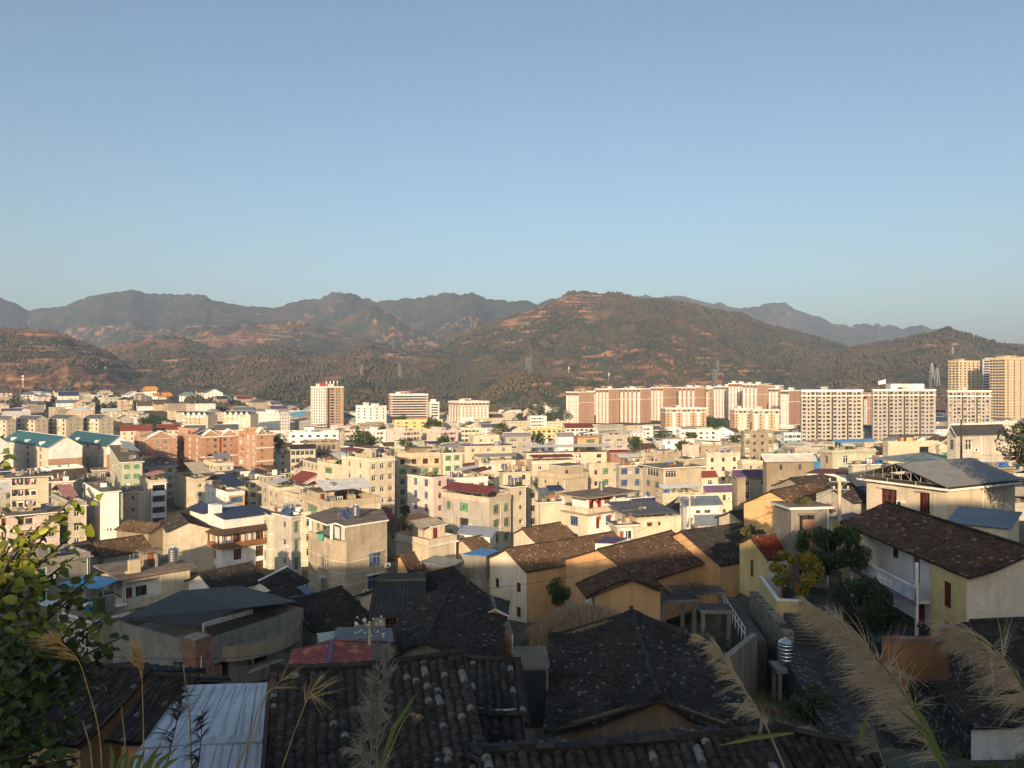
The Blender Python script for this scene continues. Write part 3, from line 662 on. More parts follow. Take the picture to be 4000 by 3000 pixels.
def bld(xl, xc, xr, yt, Y, a, short, label, wall='wall_cream', A='d2', B='d2', top='par', yb=None, fh=3.1, name='house', cat='house', ext=(), tanks=(), heaters=(), roofmat=None,
        group=None, trim='wall_white', band=False, ac=2, pipe=True, wallA=None, wallB=None, floors=None, grille=False, auto=False, depthmax=40, par=.9, first=0, near=None, over=.35, rise=None, len_a=None, len_b=None, backw=None, seed=None):
    g = random.Random(seed if seed is not None else int(xl * 7 + yt * 13 + Y))
    near = (Y < 230) if near is None else near
    a = R(a); Cx = (xc - 2000) / 3000 * Y; Cy = Y; zt = CZ - (yt - 1500) / 3000 * Y
    dB = (math.cos(a), math.sin(a)); dA = (-math.sin(a), math.cos(a))
    wd = solve_len(Cx, Cy, dB[0], dB[1], xr) if len_b is None else len_b; dp = solve_len(Cx, Cy, dA[0], dA[1], xl) if len_a is None else len_a
    if not (1.0 < wd < 90): wd = 12 if wd > 90 or wd < 0 else max(wd, 3)
    if not (1.0 < dp < 90): dp = 12 if dp > 90 or dp < 0 else max(dp, 3)
    if xl >= xc: dp = min(10, depthmax)
    if xr <= xc: wd = min(10, depthmax)
    dp = min(dp, depthmax * 2.2); wd = min(wd, depthmax * 2.2)
    if wd > 26 or dp > 26: print('LONG', short, round(wd), round(dp))
    corners = [(0, 0), (wd, 0), (wd, dp), (0, dp)]
    gg = min(gz(Cx + dB[0] * x + dA[0] * y, Cy + dB[1] * x + dA[1] * y) for x, y in corners)
    base = gg - .4; H = zt - base
    if H < 2.4: H = 2.4
    root = empty(name, (Cx, Cy, base), a); tag(root, label, cat, group)
    nfl = max(1, int(round((H - .2) / fh))) if floors is None else floors
    m = MB(); wa = wallA or wall; wb = wallB or wall
    parap = par if top == 'par' else 0
    Hw = H - parap
    wins = []
    def face_ops(st, L, flip):
        ops = []
        for k in range(nfl):
            zf = Hw - fh * (k + 1)
            if zf < -.6 + first: break
            s_ = st[k] if isinstance(st, (list, tuple)) and st and isinstance(st[0], (str, list)) and len(st) > 1 and not isinstance(st[0], tuple) and k < len(st) else (st[-1] if isinstance(st, (list,)) and st and isinstance(st[0], (str, list)) else st)
            for (u0, w_, h_, s0, kd) in stylist(s_, L):
                z0 = zf + s0; z1 = min(z0 + h_, zf + fh - .3)
                if z0 < .15: continue
                if kd == 'BAL': ops.append((u0, z0, u0 + w_, z1 + .12, 1.15, backw or ('wall_white' if g.random() < .5 else wall), kd))
                else: ops.append((u0, z0, u0 + w_, z1, .14, None, kd))
        return ops
    oa = face_ops(A, dp, 1); ob = face_ops(B, wd, 0)
    facade(m, (0, dp, 0), (0, -1, 0), (-1, 0, 0), dp, Hw, [o[:6] for o in oa], wa)
    facade(m, (0, 0, 0), (1, 0, 0), (0, -1, 0), wd, Hw, [o[:6] for o in ob], wb)
    m.face(((wd, 0, 0), (wd, dp, 0), (wd, dp, Hw), (wd, 0, Hw)), wb); m.face(((wd, dp, 0), (0, dp, 0), (0, dp, Hw), (wd, dp, Hw)), wall)
    if top in ('par', 'slab', 'none'): m.face(((0, 0, Hw), (wd, 0, Hw), (wd, dp, Hw), (0, dp, Hw)), 'roof_stain' if g.random() < .6 else 'cement_slab')
    if pipe and g.random() < .8 and near:
        x = wd * g.choice((.04, .5, .96)); m.bar((x, -.07, .5), (x, -.07, Hw - .1), .05, 'paint_white', 5)
    m.build('wall', root)
    # string courses
    if band and H > 5:
        q = MB()
        for k in range(1, nfl + 1):
            z = Hw - fh * k
            if z < .5: break
            q.box((-.05, -.05, z - .08), (wd + .05, -.001, z + .08), trim); q.box((-.05, 0, z - .08), (-.001, dp + .05, z + .08), trim)
        q.build('string_course', root)
    MA = lambda u, z, d: Matrix.Translation((d, dp - u, z)) @ Matrix.Rotation(R(-90), 4, 'Z')
    MBm = lambda u, z, d: Matrix.Translation((u, d, z))
    allw = [(o, MA, dp) for o in oa] + [(o, MBm, wd) for o in ob]
    cnt = 0; hoods = MB()
    rest = []
    for (o, Mf, L) in allw:
        u0, z0, u1, z1, dpth, bk, kd = o
        w_, h_ = round(u1 - u0, 1), round(z1 - z0, 1)
        if kd == 'BAL':
            # door and rail inside the recess
            if near or Y < 420:
                q = MB(); q.box((.3, 0, -.95), (1.1, .05, 1.1), g.choice(('paint_dkred', 'wood_brown', 'metal_frame'))); q.box((1.5, 0, -.05), (min(w_ - .2, 2.7), .05, 1.1), 'glass_dark')
                d = q.build('balcony_door', root); d.matrix_local = Mf(u0, z0 + .05, 1.08)
            q = MB(); q.box((-.08, -.1, -.07), (w_ + .08, .14, .06), trim if g.random() < .5 else wall); d = q.build('balcony_rail', root); d.matrix_local = Mf(u0, z0, 0)
            if g.random() < .4 and Y < 420:
                q = MB(); x = .3
                while x < w_ - .5:
                    ww = g.uniform(.25, .5); c = g.choice(('paint_white', 'paint_red', 'denim', 'paint_pink', 'paint_blue', 'curtain_lilac', 'wall_cream')); q.box((x, .5, h_ - 1.1 - g.random() * .3), (x + ww, .54, h_ - .25), c); x += ww + .12
                d = q.build('laundry', root); d.matrix_local = Mf(u0, z0, 0)
            continue
        cnt += 1
        if cnt > 100: rest.append((Mf(u0, z0, .06), kd, w_, h_)); continue
        put_window(root, kd, Mf(u0, z0, .06), w_, h_, near, grille and g.random() < .6)
        if Y < 420 and g.random() < .55:
            hx = MB(); hx.box((-.15, -.38, h_ + .05), (w_ + .15, -.003, h_ + .13), trim if g.random() < .3 else wall); d = hx.build('window_hood', root); d.matrix_local = Mf(u0, z0, 0)
    if rest:
        q = MB()
        for (M_, kd, w_, h_) in rest:
            me, _ = winmesh(kd, w_, h_, False)
            for p in me.polygons: q.face([M_ @ me.vertices[v].co for v in p.vertices], me.materials[p.material_index].name)
        tag(q.build('window', root), kind='stuff')
    for i in range(ac if Y < 420 else 0):
        cand = [x for x in allw if x[0][6] != 'BAL']
        if not cand: break
        o, Mf, L = g.choice(cand)
        if o[2] + 1.1 < L: d = newobj('air_conditioner', acmesh(), root); d.matrix_local = Mf(o[2] + .2, o[1] - .3 + g.random() * .6, 0)
    # tops
    roofz = Hw
    if top == 'par':
        q = MB(); t = .2; z0, z1 = Hw + .002, H; e = .06
        for (p0, p1) in (((-e, -e), (wd + e, t)), ((-e, dp - t), (wd + e, dp + e)), ((-e, t + .002), (t, dp - t - .002)), ((wd - t, t + .002), (wd + e, dp - t - .002))):
            q.box((p0[0], p0[1], z0), (p1[0], p1[1], z1), wall, top='roof_stain')
        if g.random() < .7 or band:
            q.box((-.35, -.35, Hw - .16), (wd + .35, -e - .002, Hw + .05), trim if g.random() < .4 else wall); q.box((-.35, -e - .001, Hw - .16), (-e - .002, dp + .3, Hw + .05), wall)
        q.build('parapet', root)
    elif top == 'slab':
        q = MB(); e = over + .25; q.box((-e, -e, Hw + .002), (wd + e, dp + e, Hw + .22), trim, top='roof_stain'); q.build('roof_slab', root); roofz = Hw + .22
    elif top in ('gx', 'gy', 'hip'):
        rm = roofmat or 'fartile_brown'; e = over; q = MB(); ri = rise if rise else (min(wd, dp) * .26)
        if top == 'gx':
            ym = dp / 2; ri = rise or dp * .26
            q.sheet((-e, -e, Hw - .1), (wd + e, -e, Hw - .1), (wd + e, ym, Hw + ri), (-e, ym, Hw + ri), rm, .12, edge=trim); q.sheet((wd + e, dp + e, Hw - .1), (-e, dp + e, Hw - .1), (-e, ym, Hw + ri), (wd + e, ym, Hw + ri), rm, .12, edge=trim)
            gw = MB(); gw.face(((0, dp, Hw), (0, 0, Hw), (0, ym, Hw + ri - .15)), wa); gw.build('gable', root); gw = MB(); gw.face(((wd, 0, Hw), (wd, dp, Hw), (wd, ym, Hw + ri - .15)), wb); gw.build('gable', root)
            q.box((-e, ym - .12, Hw + ri - .02), (wd + e, ym + .12, Hw + ri + .12), trim if 'metal' in rm else 'roof_stain')
        elif top == 'gy':
            xm = wd / 2; ri = rise or wd * .26
            q.sheet((-e, dp + e, Hw - .1), (-e, -e, Hw - .1), (xm, -e, Hw + ri), (xm, dp + e, Hw + ri), rm, .12, edge=trim); q.sheet((wd + e, -e, Hw - .1), (wd + e, dp + e, Hw - .1), (xm, dp + e, Hw + ri), (xm, -e, Hw + ri), rm, .12, edge=trim)
            gw = MB(); gw.face(((0, 0, Hw), (wd, 0, Hw), (xm, 0, Hw + ri - .15)), wb); gw.build('gable', root); gw = MB(); gw.face(((wd, dp, Hw), (0, dp, Hw), (xm, dp, Hw + ri - .15)), wb); gw.build('gable', root)
            q.box((xm - .12, -e, Hw + ri - .02), (xm + .12, dp + e, Hw + ri + .12), trim if 'metal' in rm else 'roof_stain')
        else:
            k = min(wd, dp) / 2; z0, z1 = Hw - .1, Hw + ri
            if wd >= dp: r0, r1 = (k, dp / 2, z1), (wd - k, dp / 2, z1)
            else: r0, r1 = (wd / 2, k, z1), (wd / 2, dp - k, z1)
            c = [(-e, -e, z0), (wd + e, -e, z0), (wd + e, dp + e, z0), (-e, dp + e, z0)]
            def tri(*p):
                p = [Vector(x) for x in p]; ud_ = (p[1] - p[0]).normalized(); nn = ud_.cross(p[2] - p[0]); vd = nn.cross(ud_).normalized()
                q.face(p, rm, [((x - p[0]).dot(ud_), (x - p[0]).dot(vd)) for x in p])
            if wd >= dp: tri(c[0], c[1], r1, r0); tri(c[1], c[2], r1); tri(c[2], c[3], r0, r1); tri(c[3], c[0], r0)
            else: tri(c[0], c[1], r0); tri(c[1], c[2], r1, r0); tri(c[2], c[3], r1); tri(c[3], c[0], r0, r1)
            q.face(c[::-1], trim)
        q.build('roof', root)
    for s in ext:
        if s[0] == 'pent':
            _, u0, v0, u1, v1, h = s[:6]; q = MB(); x0, y0, x1, y1 = u0 * wd, v0 * dp, u1 * wd, v1 * dp
            q.box((x0, y0, roofz + .004), (x1, y1, roofz + h), s[6] if len(s) > 6 else wall); q.build('stair_house', root)
            q = MB(); q.box((x0 - .3, y0 - .3, roofz + h + .002), (x1 + .3, y1 + .3, roofz + h + .16), trim, top='roof_stain'); q.build('stair_house_roof', root)
            q = MB(); q.box((x0 + .4, y0 - .04, roofz + .1), (x0 + 1.25, y0 - .003, roofz + 2.05), g.choice(('paint_dkred', 'wood_brown', 'metal_frame'))); q.build('door', root)
            if x1 - x0 > 3: put_window(root, g.choice('dgw'), MBm(x1 - 1.5, roofz + .9, -.03), 1.1, 1.2, False)
        else: put_canopy(root, wd, dp, roofz, s[1:] if s[0] == 'can' else s)
    if top in ('par', 'slab') and 60 < Y < 480 and 'planter' not in str(short):
        q = MB()
        for i in range(g.randint(5, 13)):
            x, y = g.uniform(.08, .8) * wd, g.uniform(.06, .75) * dp; a_, b_, h_ = g.uniform(.2, 1.6), g.uniform(.2, 1.0), g.choice((.25, .4, .6, .9, 1.5)); q.box((x, y, roofz + .01), (x + a_, y + b_, roofz + .01 + h_), g.choice(('wall_stain', 'brick_red', 'wood_brown', 'wall_concrete', 'metal_frame', 'wall_white', 'paint_blue', 'metal_tan', 'leaf_green', 'wall_beige')))
        for i in range(g.randint(1, 4)): x, y = g.uniform(.1, .7) * wd, g.uniform(.1, .8) * dp; q.bar((x, y, roofz), (x, y, roofz + 1.9), .03, 'metal_frame'); q.bar((x, y, roofz + 1.8), (x + g.uniform(1, 3), y, roofz + 1.8), .025, 'metal_frame')
        tag(q.build('rooftop_clutter', root), kind='stuff')
    ri_ = None
    info = dict(x0=min(xl, xc), x1=max(xr, xc), yt=yt, yb=yb, Y=Y, short=short, root=root, cx=(xl + xr) / 2, poly=(Cx + (dB[0] * wd + dA[0] * dp) / 2, Cy + (dB[1] * wd + dA[1] * dp) / 2, .5 * math.hypot(wd, dp)), auto=auto, wd=wd, dp=dp, roofz=roofz, H=H)
    info['tanks'] = []
    for t in tanks:
        u, v = t[:2]; h = t[2] if len(t) > 2 else (2.2 if any(e_[0] == 'pent' and e_[1] <= u <= e_[3] and e_[2] <= v <= e_[4] for e_ in ext) else 0)
        h = next((e_[5] + .16 for e_ in ext if e_[0] == 'pent' and e_[1] <= u <= e_[3] and e_[2] <= v <= e_[4]), h)
        p = root.matrix_basis @ Vector((u * wd, v * dp, roofz + h)) if False else Vector((Cx + dB[0] * u * wd + dA[0] * v * dp, Cy + dB[1] * u * wd + dA[1] * v * dp, base + roofz + h))
        info['tanks'].append(water_tank(p, short, near))
    for (u, v) in heaters:
        h = next((e_[5] + .16 for e_ in ext if e_[0] == 'pent' and e_[1] <= u <= e_[3] and e_[2] <= v <= e_[4]), 0)
        p = Vector((Cx + dB[0] * u * wd + dA[0] * v * dp, Cy + dB[1] * u * wd + dA[1] * v * dp, base + roofz + h)); info['tanks'].append(solar_heater(p, short, g.uniform(-.6, .6)))
    PLACED.append(info)
    if auto: TODO.append(info)
    return info
def _tankmesh():
    if 'tank' in _wc: return _wc['tank']
    m = MB(); prof = [(0, .38), (.56, .38)]
    for i in range(5):
        z = .4 + i * .27; prof += [(.56, z), (.585, z + .05), (.585, z + .1), (.56, z + .15)]
    prof += [(.56, 1.75), (.42, 1.9), (.16, 2.0), (.14, 2.08), (0, 2.1)]
    m.lathe(prof, 'stainless', 18); A = m.mesh('vessel', True)
    s = MB()
    for k in range(4):
        t = math.pi / 4 + k * math.pi / 2; p = (math.cos(t) * .42, math.sin(t) * .42, .4); s.bar((p[0] * 1.25, p[1] * 1.25, -.05), p, .03, 'metal_frame')
        t2 = t + math.pi / 2; s.bar((math.cos(t) * .47, math.sin(t) * .47, .2), (math.cos(t2) * .47, math.sin(t2) * .47, .2), .02, 'metal_frame')
    _wc['tank'] = (A, s.mesh('stand')); return _wc['tank']
NT_ = {}
ORD = ['', 'second ', 'third ', 'fourth ', 'fifth ', 'sixth ', 'seventh ', 'eighth ']
def water_tank(p, short, near=True, label=None, scale=None):
    A, S = _tankmesh(); r = empty('water_tank', p, rnd.random() * 3); k = scale or rnd.uniform(.82, 1.02); r.scale = (k, k, k)
    newobj('vessel', A, r); newobj('stand', S, r)
    tag(r, label, 'water tank', 'stainless water tanks on the roofs'); r['_own'] = short; return r
def _heatermesh():
    if 'heat' in _wc: return _wc['heat']
    pnl = MB(); pnl.sheet((-.9, -1.1, .15), (.9, -1.1, .15), (.9, .25, 1.2), (-.9, .25, 1.2), 'glass_blue', .06, 'metal_frame')
    for i in range(9): x = -.8 + i * .2; pnl.bar((x, -1.08, .2), (x, .25, 1.24), .035, 'glass_dark', 5)
    c = MB(); c.tube([(-1.0, .35, 1.35), (1.0, .35, 1.35)], .24, 'stainless', 12)
    s = MB()
    for x in (-.8, .8): s.bar((x, .35, 0), (x, .35, 1.3), .025, 'metal_frame'); s.bar((x, -1.1, 0), (x, -1.1, .2), .025, 'metal_frame'); s.bar((x, -1.1, .05), (x, .35, .05), .025, 'metal_frame')
    _wc['heat'] = (pnl.mesh('panel'), c.mesh('cylinder', True), s.mesh('frame')); return _wc['heat']
def solar_heater(p, short, rot=0):
    P_, C_, S_ = _heatermesh(); r = empty('solar_water_heater', p, rot); newobj('panel', P_, r); newobj('cylinder', C_, r); newobj('frame', S_, r)
    tag(r, None, 'solar heater', 'solar water heaters on the roofs'); r['_own'] = short; return r
# garments on a line
GM = ['paint_white', 'paint_red', 'denim', 'paint_pink', 'paint_blue', 'curtain_lilac', 'wall_cream', 'paint_dkred', 'cloth_black', 'paint_cyan']
def laundry(p, q, n, label, seed=0, h=1.7):
    g = random.Random(seed); p = Vector(p); q = Vector(q); r = empty('clothes_line', p); tag(r, label, 'laundry'); d = q - p; L = d.length; d.normalize()
    m = MB(); m.bar((0, 0, 0), (0, 0, h + .1), .03, 'metal_frame'); m.bar(d * L, d * L + Vector((0, 0, h + .1)), .03, 'metal_frame'); m.bar((0, 0, h), d * L + Vector((0, 0, h)), .012, 'wire'); m.build('line', r)
    for i in range(n):
        u = (i + .5) / n * L; w = min(L / n * .8, g.uniform(.35, .7)); hh = g.uniform(.5, 1.1); s = MB(); c = g.choice(GM)
        a = d * (u - w / 2); b = d * (u + w / 2); nrm = Vector((-d.y, d.x, 0)) * .03; sw = Vector((-d.y, d.x, 0)) * g.uniform(-.15, .15)
        sh = Vector((0, 0, h)); dn = Vector((0, 0, h - hh)); t = d * (w * .15)
        for s_ in (1, -1):
            P_ = [a + sh, b + sh, b + dn + sw - t, a + dn + sw + t]; P_ = [x + nrm * s_ * .5 for x in P_]; s.face(P_ if s_ < 0 else P_[::-1], c)
        s.build('garment', r)
    return r
# ---------------------------------------------------------------- towers and blocks across the valley
def tower(xl, xc, xr, yt, Y, a, short, label, wall, colsA, colsB, nfl, fh=3.0, strip='wall_white', crown=True, name='tower_block', cat='tower block', group=None, yb=None, wallB=None, ledge=None, roofbits=True, depthmax=45, wk='k', side=None):
    g = random.Random(int(xl + yt * 3)); aa = R(a); Cx = (xc - 2000) / 3000 * Y; Cy = Y; zt = CZ - (yt - 1500) / 3000 * Y
    dB = (math.cos(aa), math.sin(aa)); dA = (-math.sin(aa), math.cos(aa))
    wd = solve_len(Cx, Cy, dB[0], dB[1], xr); dp = solve_len(Cx, Cy, dA[0], dA[1], xl)
    if xr <= xc or not 1 < wd < 200: wd = 14
    if xl >= xc or not 1 < dp < 200: dp = 14
    base = gz(Cx, Cy) - 1; H = max(zt - base, nfl * fh + 2)
    base = zt - H
    root = empty(name, (Cx, Cy, base), aa); tag(root, label, cat, group)
    m = MB(); wB = wallB or wall; Z0 = H - nfl * fh - .5
    def ops_for(cols, L):
        ops = []
        for k in range(nfl):
            z = H - .5 - fh * (k + 1)
            for (c, w_, ty) in cols:
                u = c * L - w_ / 2
                if ty == 'bal': ops.append((u, z + 1.0, u + w_, z + 2.75, 1.3, None, ty))
                elif ty in ('win', 'bay'): ops.append((u, z + .8, u + w_, z + 2.5, .25, None, ty))
        return ops
    oa = ops_for(colsA, dp); ob = ops_for(colsB, wd)
    facade(m, (0, dp, 0), (0, -1, 0), (-1, 0, 0), dp, H, [o[:6] for o in oa if o[6] != 'bay'], wall)
    facade(m, (0, 0, 0), (1, 0, 0), (0, -1, 0), wd, H, [o[:6] for o in ob if o[6] != 'bay'], wB)
    m.face(((wd, 0, 0), (wd, dp, 0), (wd, dp, H), (wd, 0, H)), side or wB); m.face(((wd, dp, 0), (0, dp, 0), (0, dp, H), (wd, dp, H)), wall)
    m.face(((0, 0, H), (wd, 0, H), (wd, dp, H), (0, dp, H)), 'cement_slab'); m.build('wall', root)
    fr = {'A': (lambda u, z, d: Matrix.Translation((d, dp - u, z)) @ Matrix.Rotation(R(-90), 4, 'Z')), 'B': (lambda u, z, d: Matrix.Translation((u, d, z)))}
    # projecting bays
    for cols, F, L in ((colsA, 'A', dp), (colsB, 'B', wd)):
        for (c, w_, ty) in cols:
            if ty in ('bay', 'strip', 'dark'):
                q = MB(); t = {'bay': .9, 'strip': .5, 'dark': -.05}[ty]
                zt_ = H - .4 if ty != 'bay' else H - fh * 1.2
                if ty == 'dark': q.face(((0, -.04, .5), (w_, -.04, .5), (w_, -.04, H - .5), (0, -.04, H - .5)), 'wood_dark'); nm = 'recess_shade'  # recess shade painted as a flat dark strip on the wall
                else:
                    q.box((-.15 - .1, -t, .5), (w_ + .25, -.002, zt_), strip); nm = 'bay'
                d = q.build(nm, root); d.matrix_local = fr[F](c * L - w_ / 2, 0, 0)
    cnt = 0; rest = []
    for o, F in [(o, 'A') for o in oa] + [(o, 'B') for o in ob]:
        u0, z0, u1, z1, dd, bk, ty = o; w_, h_ = round(u1 - u0, 1), round(z1 - z0, 1)
        d_ = -.95 if ty == 'bay' else (1.15 if ty == 'bal' else .08); kk = 'd' if ty != 'bal' else 'k'
        cnt += 1
        if cnt <= 95: put_window(root, wk if ty != 'bal' else g.choice('kkdwb'), fr[F](u0, z0, d_ - (0 if ty != 'bal' else g.choice((0, 0, .5, 1.0)))), w_, h_)
        else: rest.append((fr[F](u0, z0, d_ - (0 if ty != 'bal' else g.choice((0, 0, .5, 1.0)))), kk if ty != 'bal' else g.choice('kkdwb'), w_, h_))
    if rest:
        q = MB()
        for (M_, kd, w_, h_) in rest:
            me, _ = winmesh(kd, w_, h_, False)
            for p in me.polygons: q.face([M_ @ me.vertices[v].co for v in p.vertices], me.materials[p.material_index].name)
        tag(q.build('window', root), kind='stuff')
    q = MB()
    for k in (ledge or []):
        z = H - .5 - fh * k; q.box((-.5, -.5, z - .35), (wd + .4, -.003, z + .35), strip); q.box((-.5, -.003, z - .35), (-.003, dp + .4, z + .35), strip)
    if ledge: q.build('ledge', root)
    if crown:
        q = MB(); e = .25
        for (p0, p1) in (((-e, -e), (wd + e, .3)), ((-e, dp - .3), (wd + e, dp + e)), ((-e, .302), (.3, dp - .302)), ((wd - .3, .302), (wd + e, dp - .302))):
            q.box((p0[0], p0[1], H + .002), (p1[0], p1[1], H + 1.3), strip)
        q.build('parapet', root)
    if roofbits:
        for i in range(max(1, int(dp * wd / 220))):
            x, y = g.uniform(.15, .55) * wd, (i + .25) / max(1, int(dp * wd / 220)) * dp; w2, h2 = g.uniform(4, 6), g.uniform(2.6, 4.2)
            q = MB(); q.box((x, y, H + .004), (min(x + w2, wd - .5), min(y + w2, dp - .4), H + h2), strip if g.random() < .5 else wall); q.box((x - .8, y - .8, H + h2 + .002), (min(x + w2, wd) + .6, y + w2 + .8, H + h2 + .3), strip); q.build('roof_house', root)
    PLACED.append(dict(x0=xl, x1=xr, yt=yt, yb=yb or yt + 200, Y=Y, short=short, root=root, cx=(xl + xr) / 2, poly=(Cx + (dB[0] * wd + dA[0] * dp) / 2, Cy + (dB[1] * wd + dA[1] * dp) / 2, .5 * math.hypot(wd, dp)), auto=False, tanks=[]))
    return root
bA = lambda n, w=2.0: [((i + .5) / n, w, 'bay') for i in range(n)]
wA = lambda n, w=1.3: [((i + .5) / n, w, 'win') for i in range(n)]
BR = 'brown apartment towers with white bays'
tw = [
 (2212, 2262, 2322, 1534, 940, 48, 5, 2, 'leftmost brown tower', 'brown apartment tower at the left end of the tower row, lowest of them'),
 (2327, 2380, 2419, 1522, 950, 48, 4, 2, 'second brown tower', 'brown apartment tower with two white bay strips, second from the left of the row'),
 (2421, 2504, 2542, 1521, 960, 50, 5, 2, 'third brown tower', 'wide brown apartment tower third from the left, tan end wall to its right'),
 (2542, 2592, 2648, 1516, 1020, 50, 4, 2, 'fourth brown tower', 'brown apartment tower partly behind the low white and tan block, fourth in the row'),
 (2649, 2717, 2760, 1516, 1000, 50, 4, 2, 'fifth brown tower', 'brown apartment tower rising right behind the low white and tan block'),
 (2757, 2770, 2784, 1520, 1010, 40, 1, 2, 'narrow cream tower', 'narrow tower with cream window strip at the right end of the left tower group'),
 (2787, 2845, 2862, 1512, 1100, 60, 5, 1, 'shaded brown tower', 'brown tower half in shade, left of the highest brown pair'),
 (2845, 2905, 2925, 1500, 1040, 55, 5, 1, 'highest brown tower', 'highest brown tower with shaded lower left part, in the right tower group'),
 (2900, 2960, 2996, 1504, 980, 50, 4, 2, 'brown tower with tan end', 'brown apartment tower whose tan end wall closes the right tower group'),
 (3002, 3040, 3062, 1520, 1000, 50, 3, 1, 'brown tower before the grey block', 'brown tower left of the narrow bluish one, beside the grey balcony block'),
 (3050, 3082, 3126, 1528, 880, 45, 3, 3, 'brown and white tower', 'brown and white tower directly left of the first grey balcony block'),
 (2290, 2330, 2400, 1530, 1150, 48, 3, 2, 'rear brown tower', 'brown tower top behind the first two brown towers of the row'),
 (2560, 2640, 2700, 1522, 1150, 48, 4, 2, 'second rear brown tower', 'brown tower top behind the fourth and fifth brown towers'),
 (2700, 2760, 2800, 1516, 1180, 48, 3, 2, 'third rear brown tower', 'brown tower top behind the narrow cream tower'),
 (2940, 3000, 3060, 1508, 1120, 50, 3, 2, 'fourth rear brown tower', 'brown tower top at the back right of the highest towers'),
 (3372, 3392, 3410, 1546, 760, 30, 1, 2, 'red brown tower in the gap', 'red-brown tower seen in the gap between the two large grey blocks')]
for (xl, xc, xr, yt, Y, a, na, nb, sh, lb) in tw:
    wd_ = max(.5, (xc - xl) / 3000 * Y)
    tower(xl, xc, xr, yt, Y, a, sh, lb, 'wall_brown_tile', bA(na, 2.4), [(.5, .9, 'win')] if nb == 1 else [(.42, .8, 'win'), (.6, .8, 'win')], 15, 2.95, 'wall_white', True, group=BR, wallB='wall_salmon' if nb < 3 else 'wall_brown_tile', ledge=[4], yb=1655, side='wall_brown_tile')
tower(2581, 2600, 2759, 1598, 800, 12, 'low white and tan block', 'six-storey tan block with white bays in front of the brown towers, left one', 'wall_salmon', wA(2), [(.06, 1.4, 'win'), (.2, 3, 'bay'), (.33, 1.4, 'win'), (.45, 2.6, 'bay'), (.55, 2.6, 'bay'), (.68, 1.4, 'win'), (.8, 3, 'bay'), (.93, 1.4, 'win')], 6, 3.0, ledge=[1], yb=1665, wallB='wall_tan', name='apartment_block', cat='apartment block')
tower(2850, 2870, 2932, 1602, 780, 12, 'right white and tan block', 'six-storey tan block with white bays under the highest brown towers', 'wall_salmon', wA(2), [(.1, 1.4, 'win'), (.35, 3, 'bay'), (.6, 2.6, 'bay'), (.85, 1.4, 'win')], 6, 3.0, ledge=[1], yb=1675, wallB='wall_tan', name='apartment_block', cat='apartment block')
tower(2934, 2940, 3046, 1604, 770, 12, 'far right tan block', 'six-storey tan block with white bays just left of the grey balcony towers', 'wall_salmon', wA(1), [(.12, 3, 'bay'), (.3, 1.4, 'win'), (.5, 3, 'bay'), (.7, 1.4, 'win'), (.88, 2.6, 'bay')], 6, 3.0, ledge=[1], yb=1675, wallB='wall_tan', name='apartment_block', cat='apartment block')
# grey balcony blocks at the right
gcols = lambda n: [x for i in range(n) for x in (((i + .18) / n, 2.6, 'bal'), ((i + .46) / n, 1.5, 'win'), ((i + .74) / n, 2.8, 'bal'))] + [((i + .0) / n, 1.3, 'dark') for i in range(1, n)]
tower(3127, 3131, 3371, 1529, 580, -8 + 12, 'left grey balcony block', 'large grey balcony block with dark stair stripes, left of the pair', 'wall_tower_grey', [], gcols(4), 14, 2.95, 'wall_white', yb=1720, name='apartment_block', ledge=[1], cat='apartment block', side='wall_grey')
tower(3405, 3410, 3655, 1527, 590, 6, 'flagged grey balcony block', 'large grey balcony block with stepped white crown and rooftop flag', 'wall_tower_grey', [], gcols(4), 14, 2.95, 'wall_white', yb=1700, name='apartment_block', ledge=[1], cat='apartment block', side='wall_grey')
tower(3700, 3704, 3872, 1531, 600, 8, 'small grey balcony block', 'narrower grey balcony block with striped crown under the cream tower', 'wall_tower_grey', [], gcols(3), 14, 2.95, 'wall_white', yb=1680, name='apartment_block', ledge=[1], cat='apartment block', side='wall_grey')
q = MB(); P0 = W(3480, 1527, 600); q.box((P0.x, P0.y, P0.z), (P0.x + 26, P0.y + 9, P0.z + 5.5), 'wall_white')
for i in range(9): q.box((P0.x + 6 + i * 1.4, P0.y - .3, P0.z + .5), (P0.x + 6.6 + i * 1.4, P0.y - .01, P0.z + 5), 'wall_tower_grey')
cr_ = q.build('crown', PLACED[-2]['root']); cr_.matrix_parent_inverse = Matrix.LocRotScale(PLACED[-2]['root'].location, PLACED[-2]['root'].rotation_euler, None).inverted()
r = empty('rooftop_flag', W(3460, 1522, 592)); tag(r, 'white flag on a short pole on the stepped grey balcony block', 'flag')
q = MB(); q.bar((0, 0, -1), (0, 0, 9), .12, 'metal_frame'); q.build('pole', r); q = MB()
for i in range(6):
    x0_, x1_ = -.1 - i * .95, -.1 - (i + 1) * .95; q.face(((x0_, math.sin(i) * .3, 4.5 - i * .1), (x1_, math.sin(i + 1) * .3, 4.4 - i * .1), (x1_, math.sin(i + 1) * .3, 7.6 - i * .25), (x0_, math.sin(i) * .3, 8 - i * .25)), 'wall_white')
q.build('cloth', r)
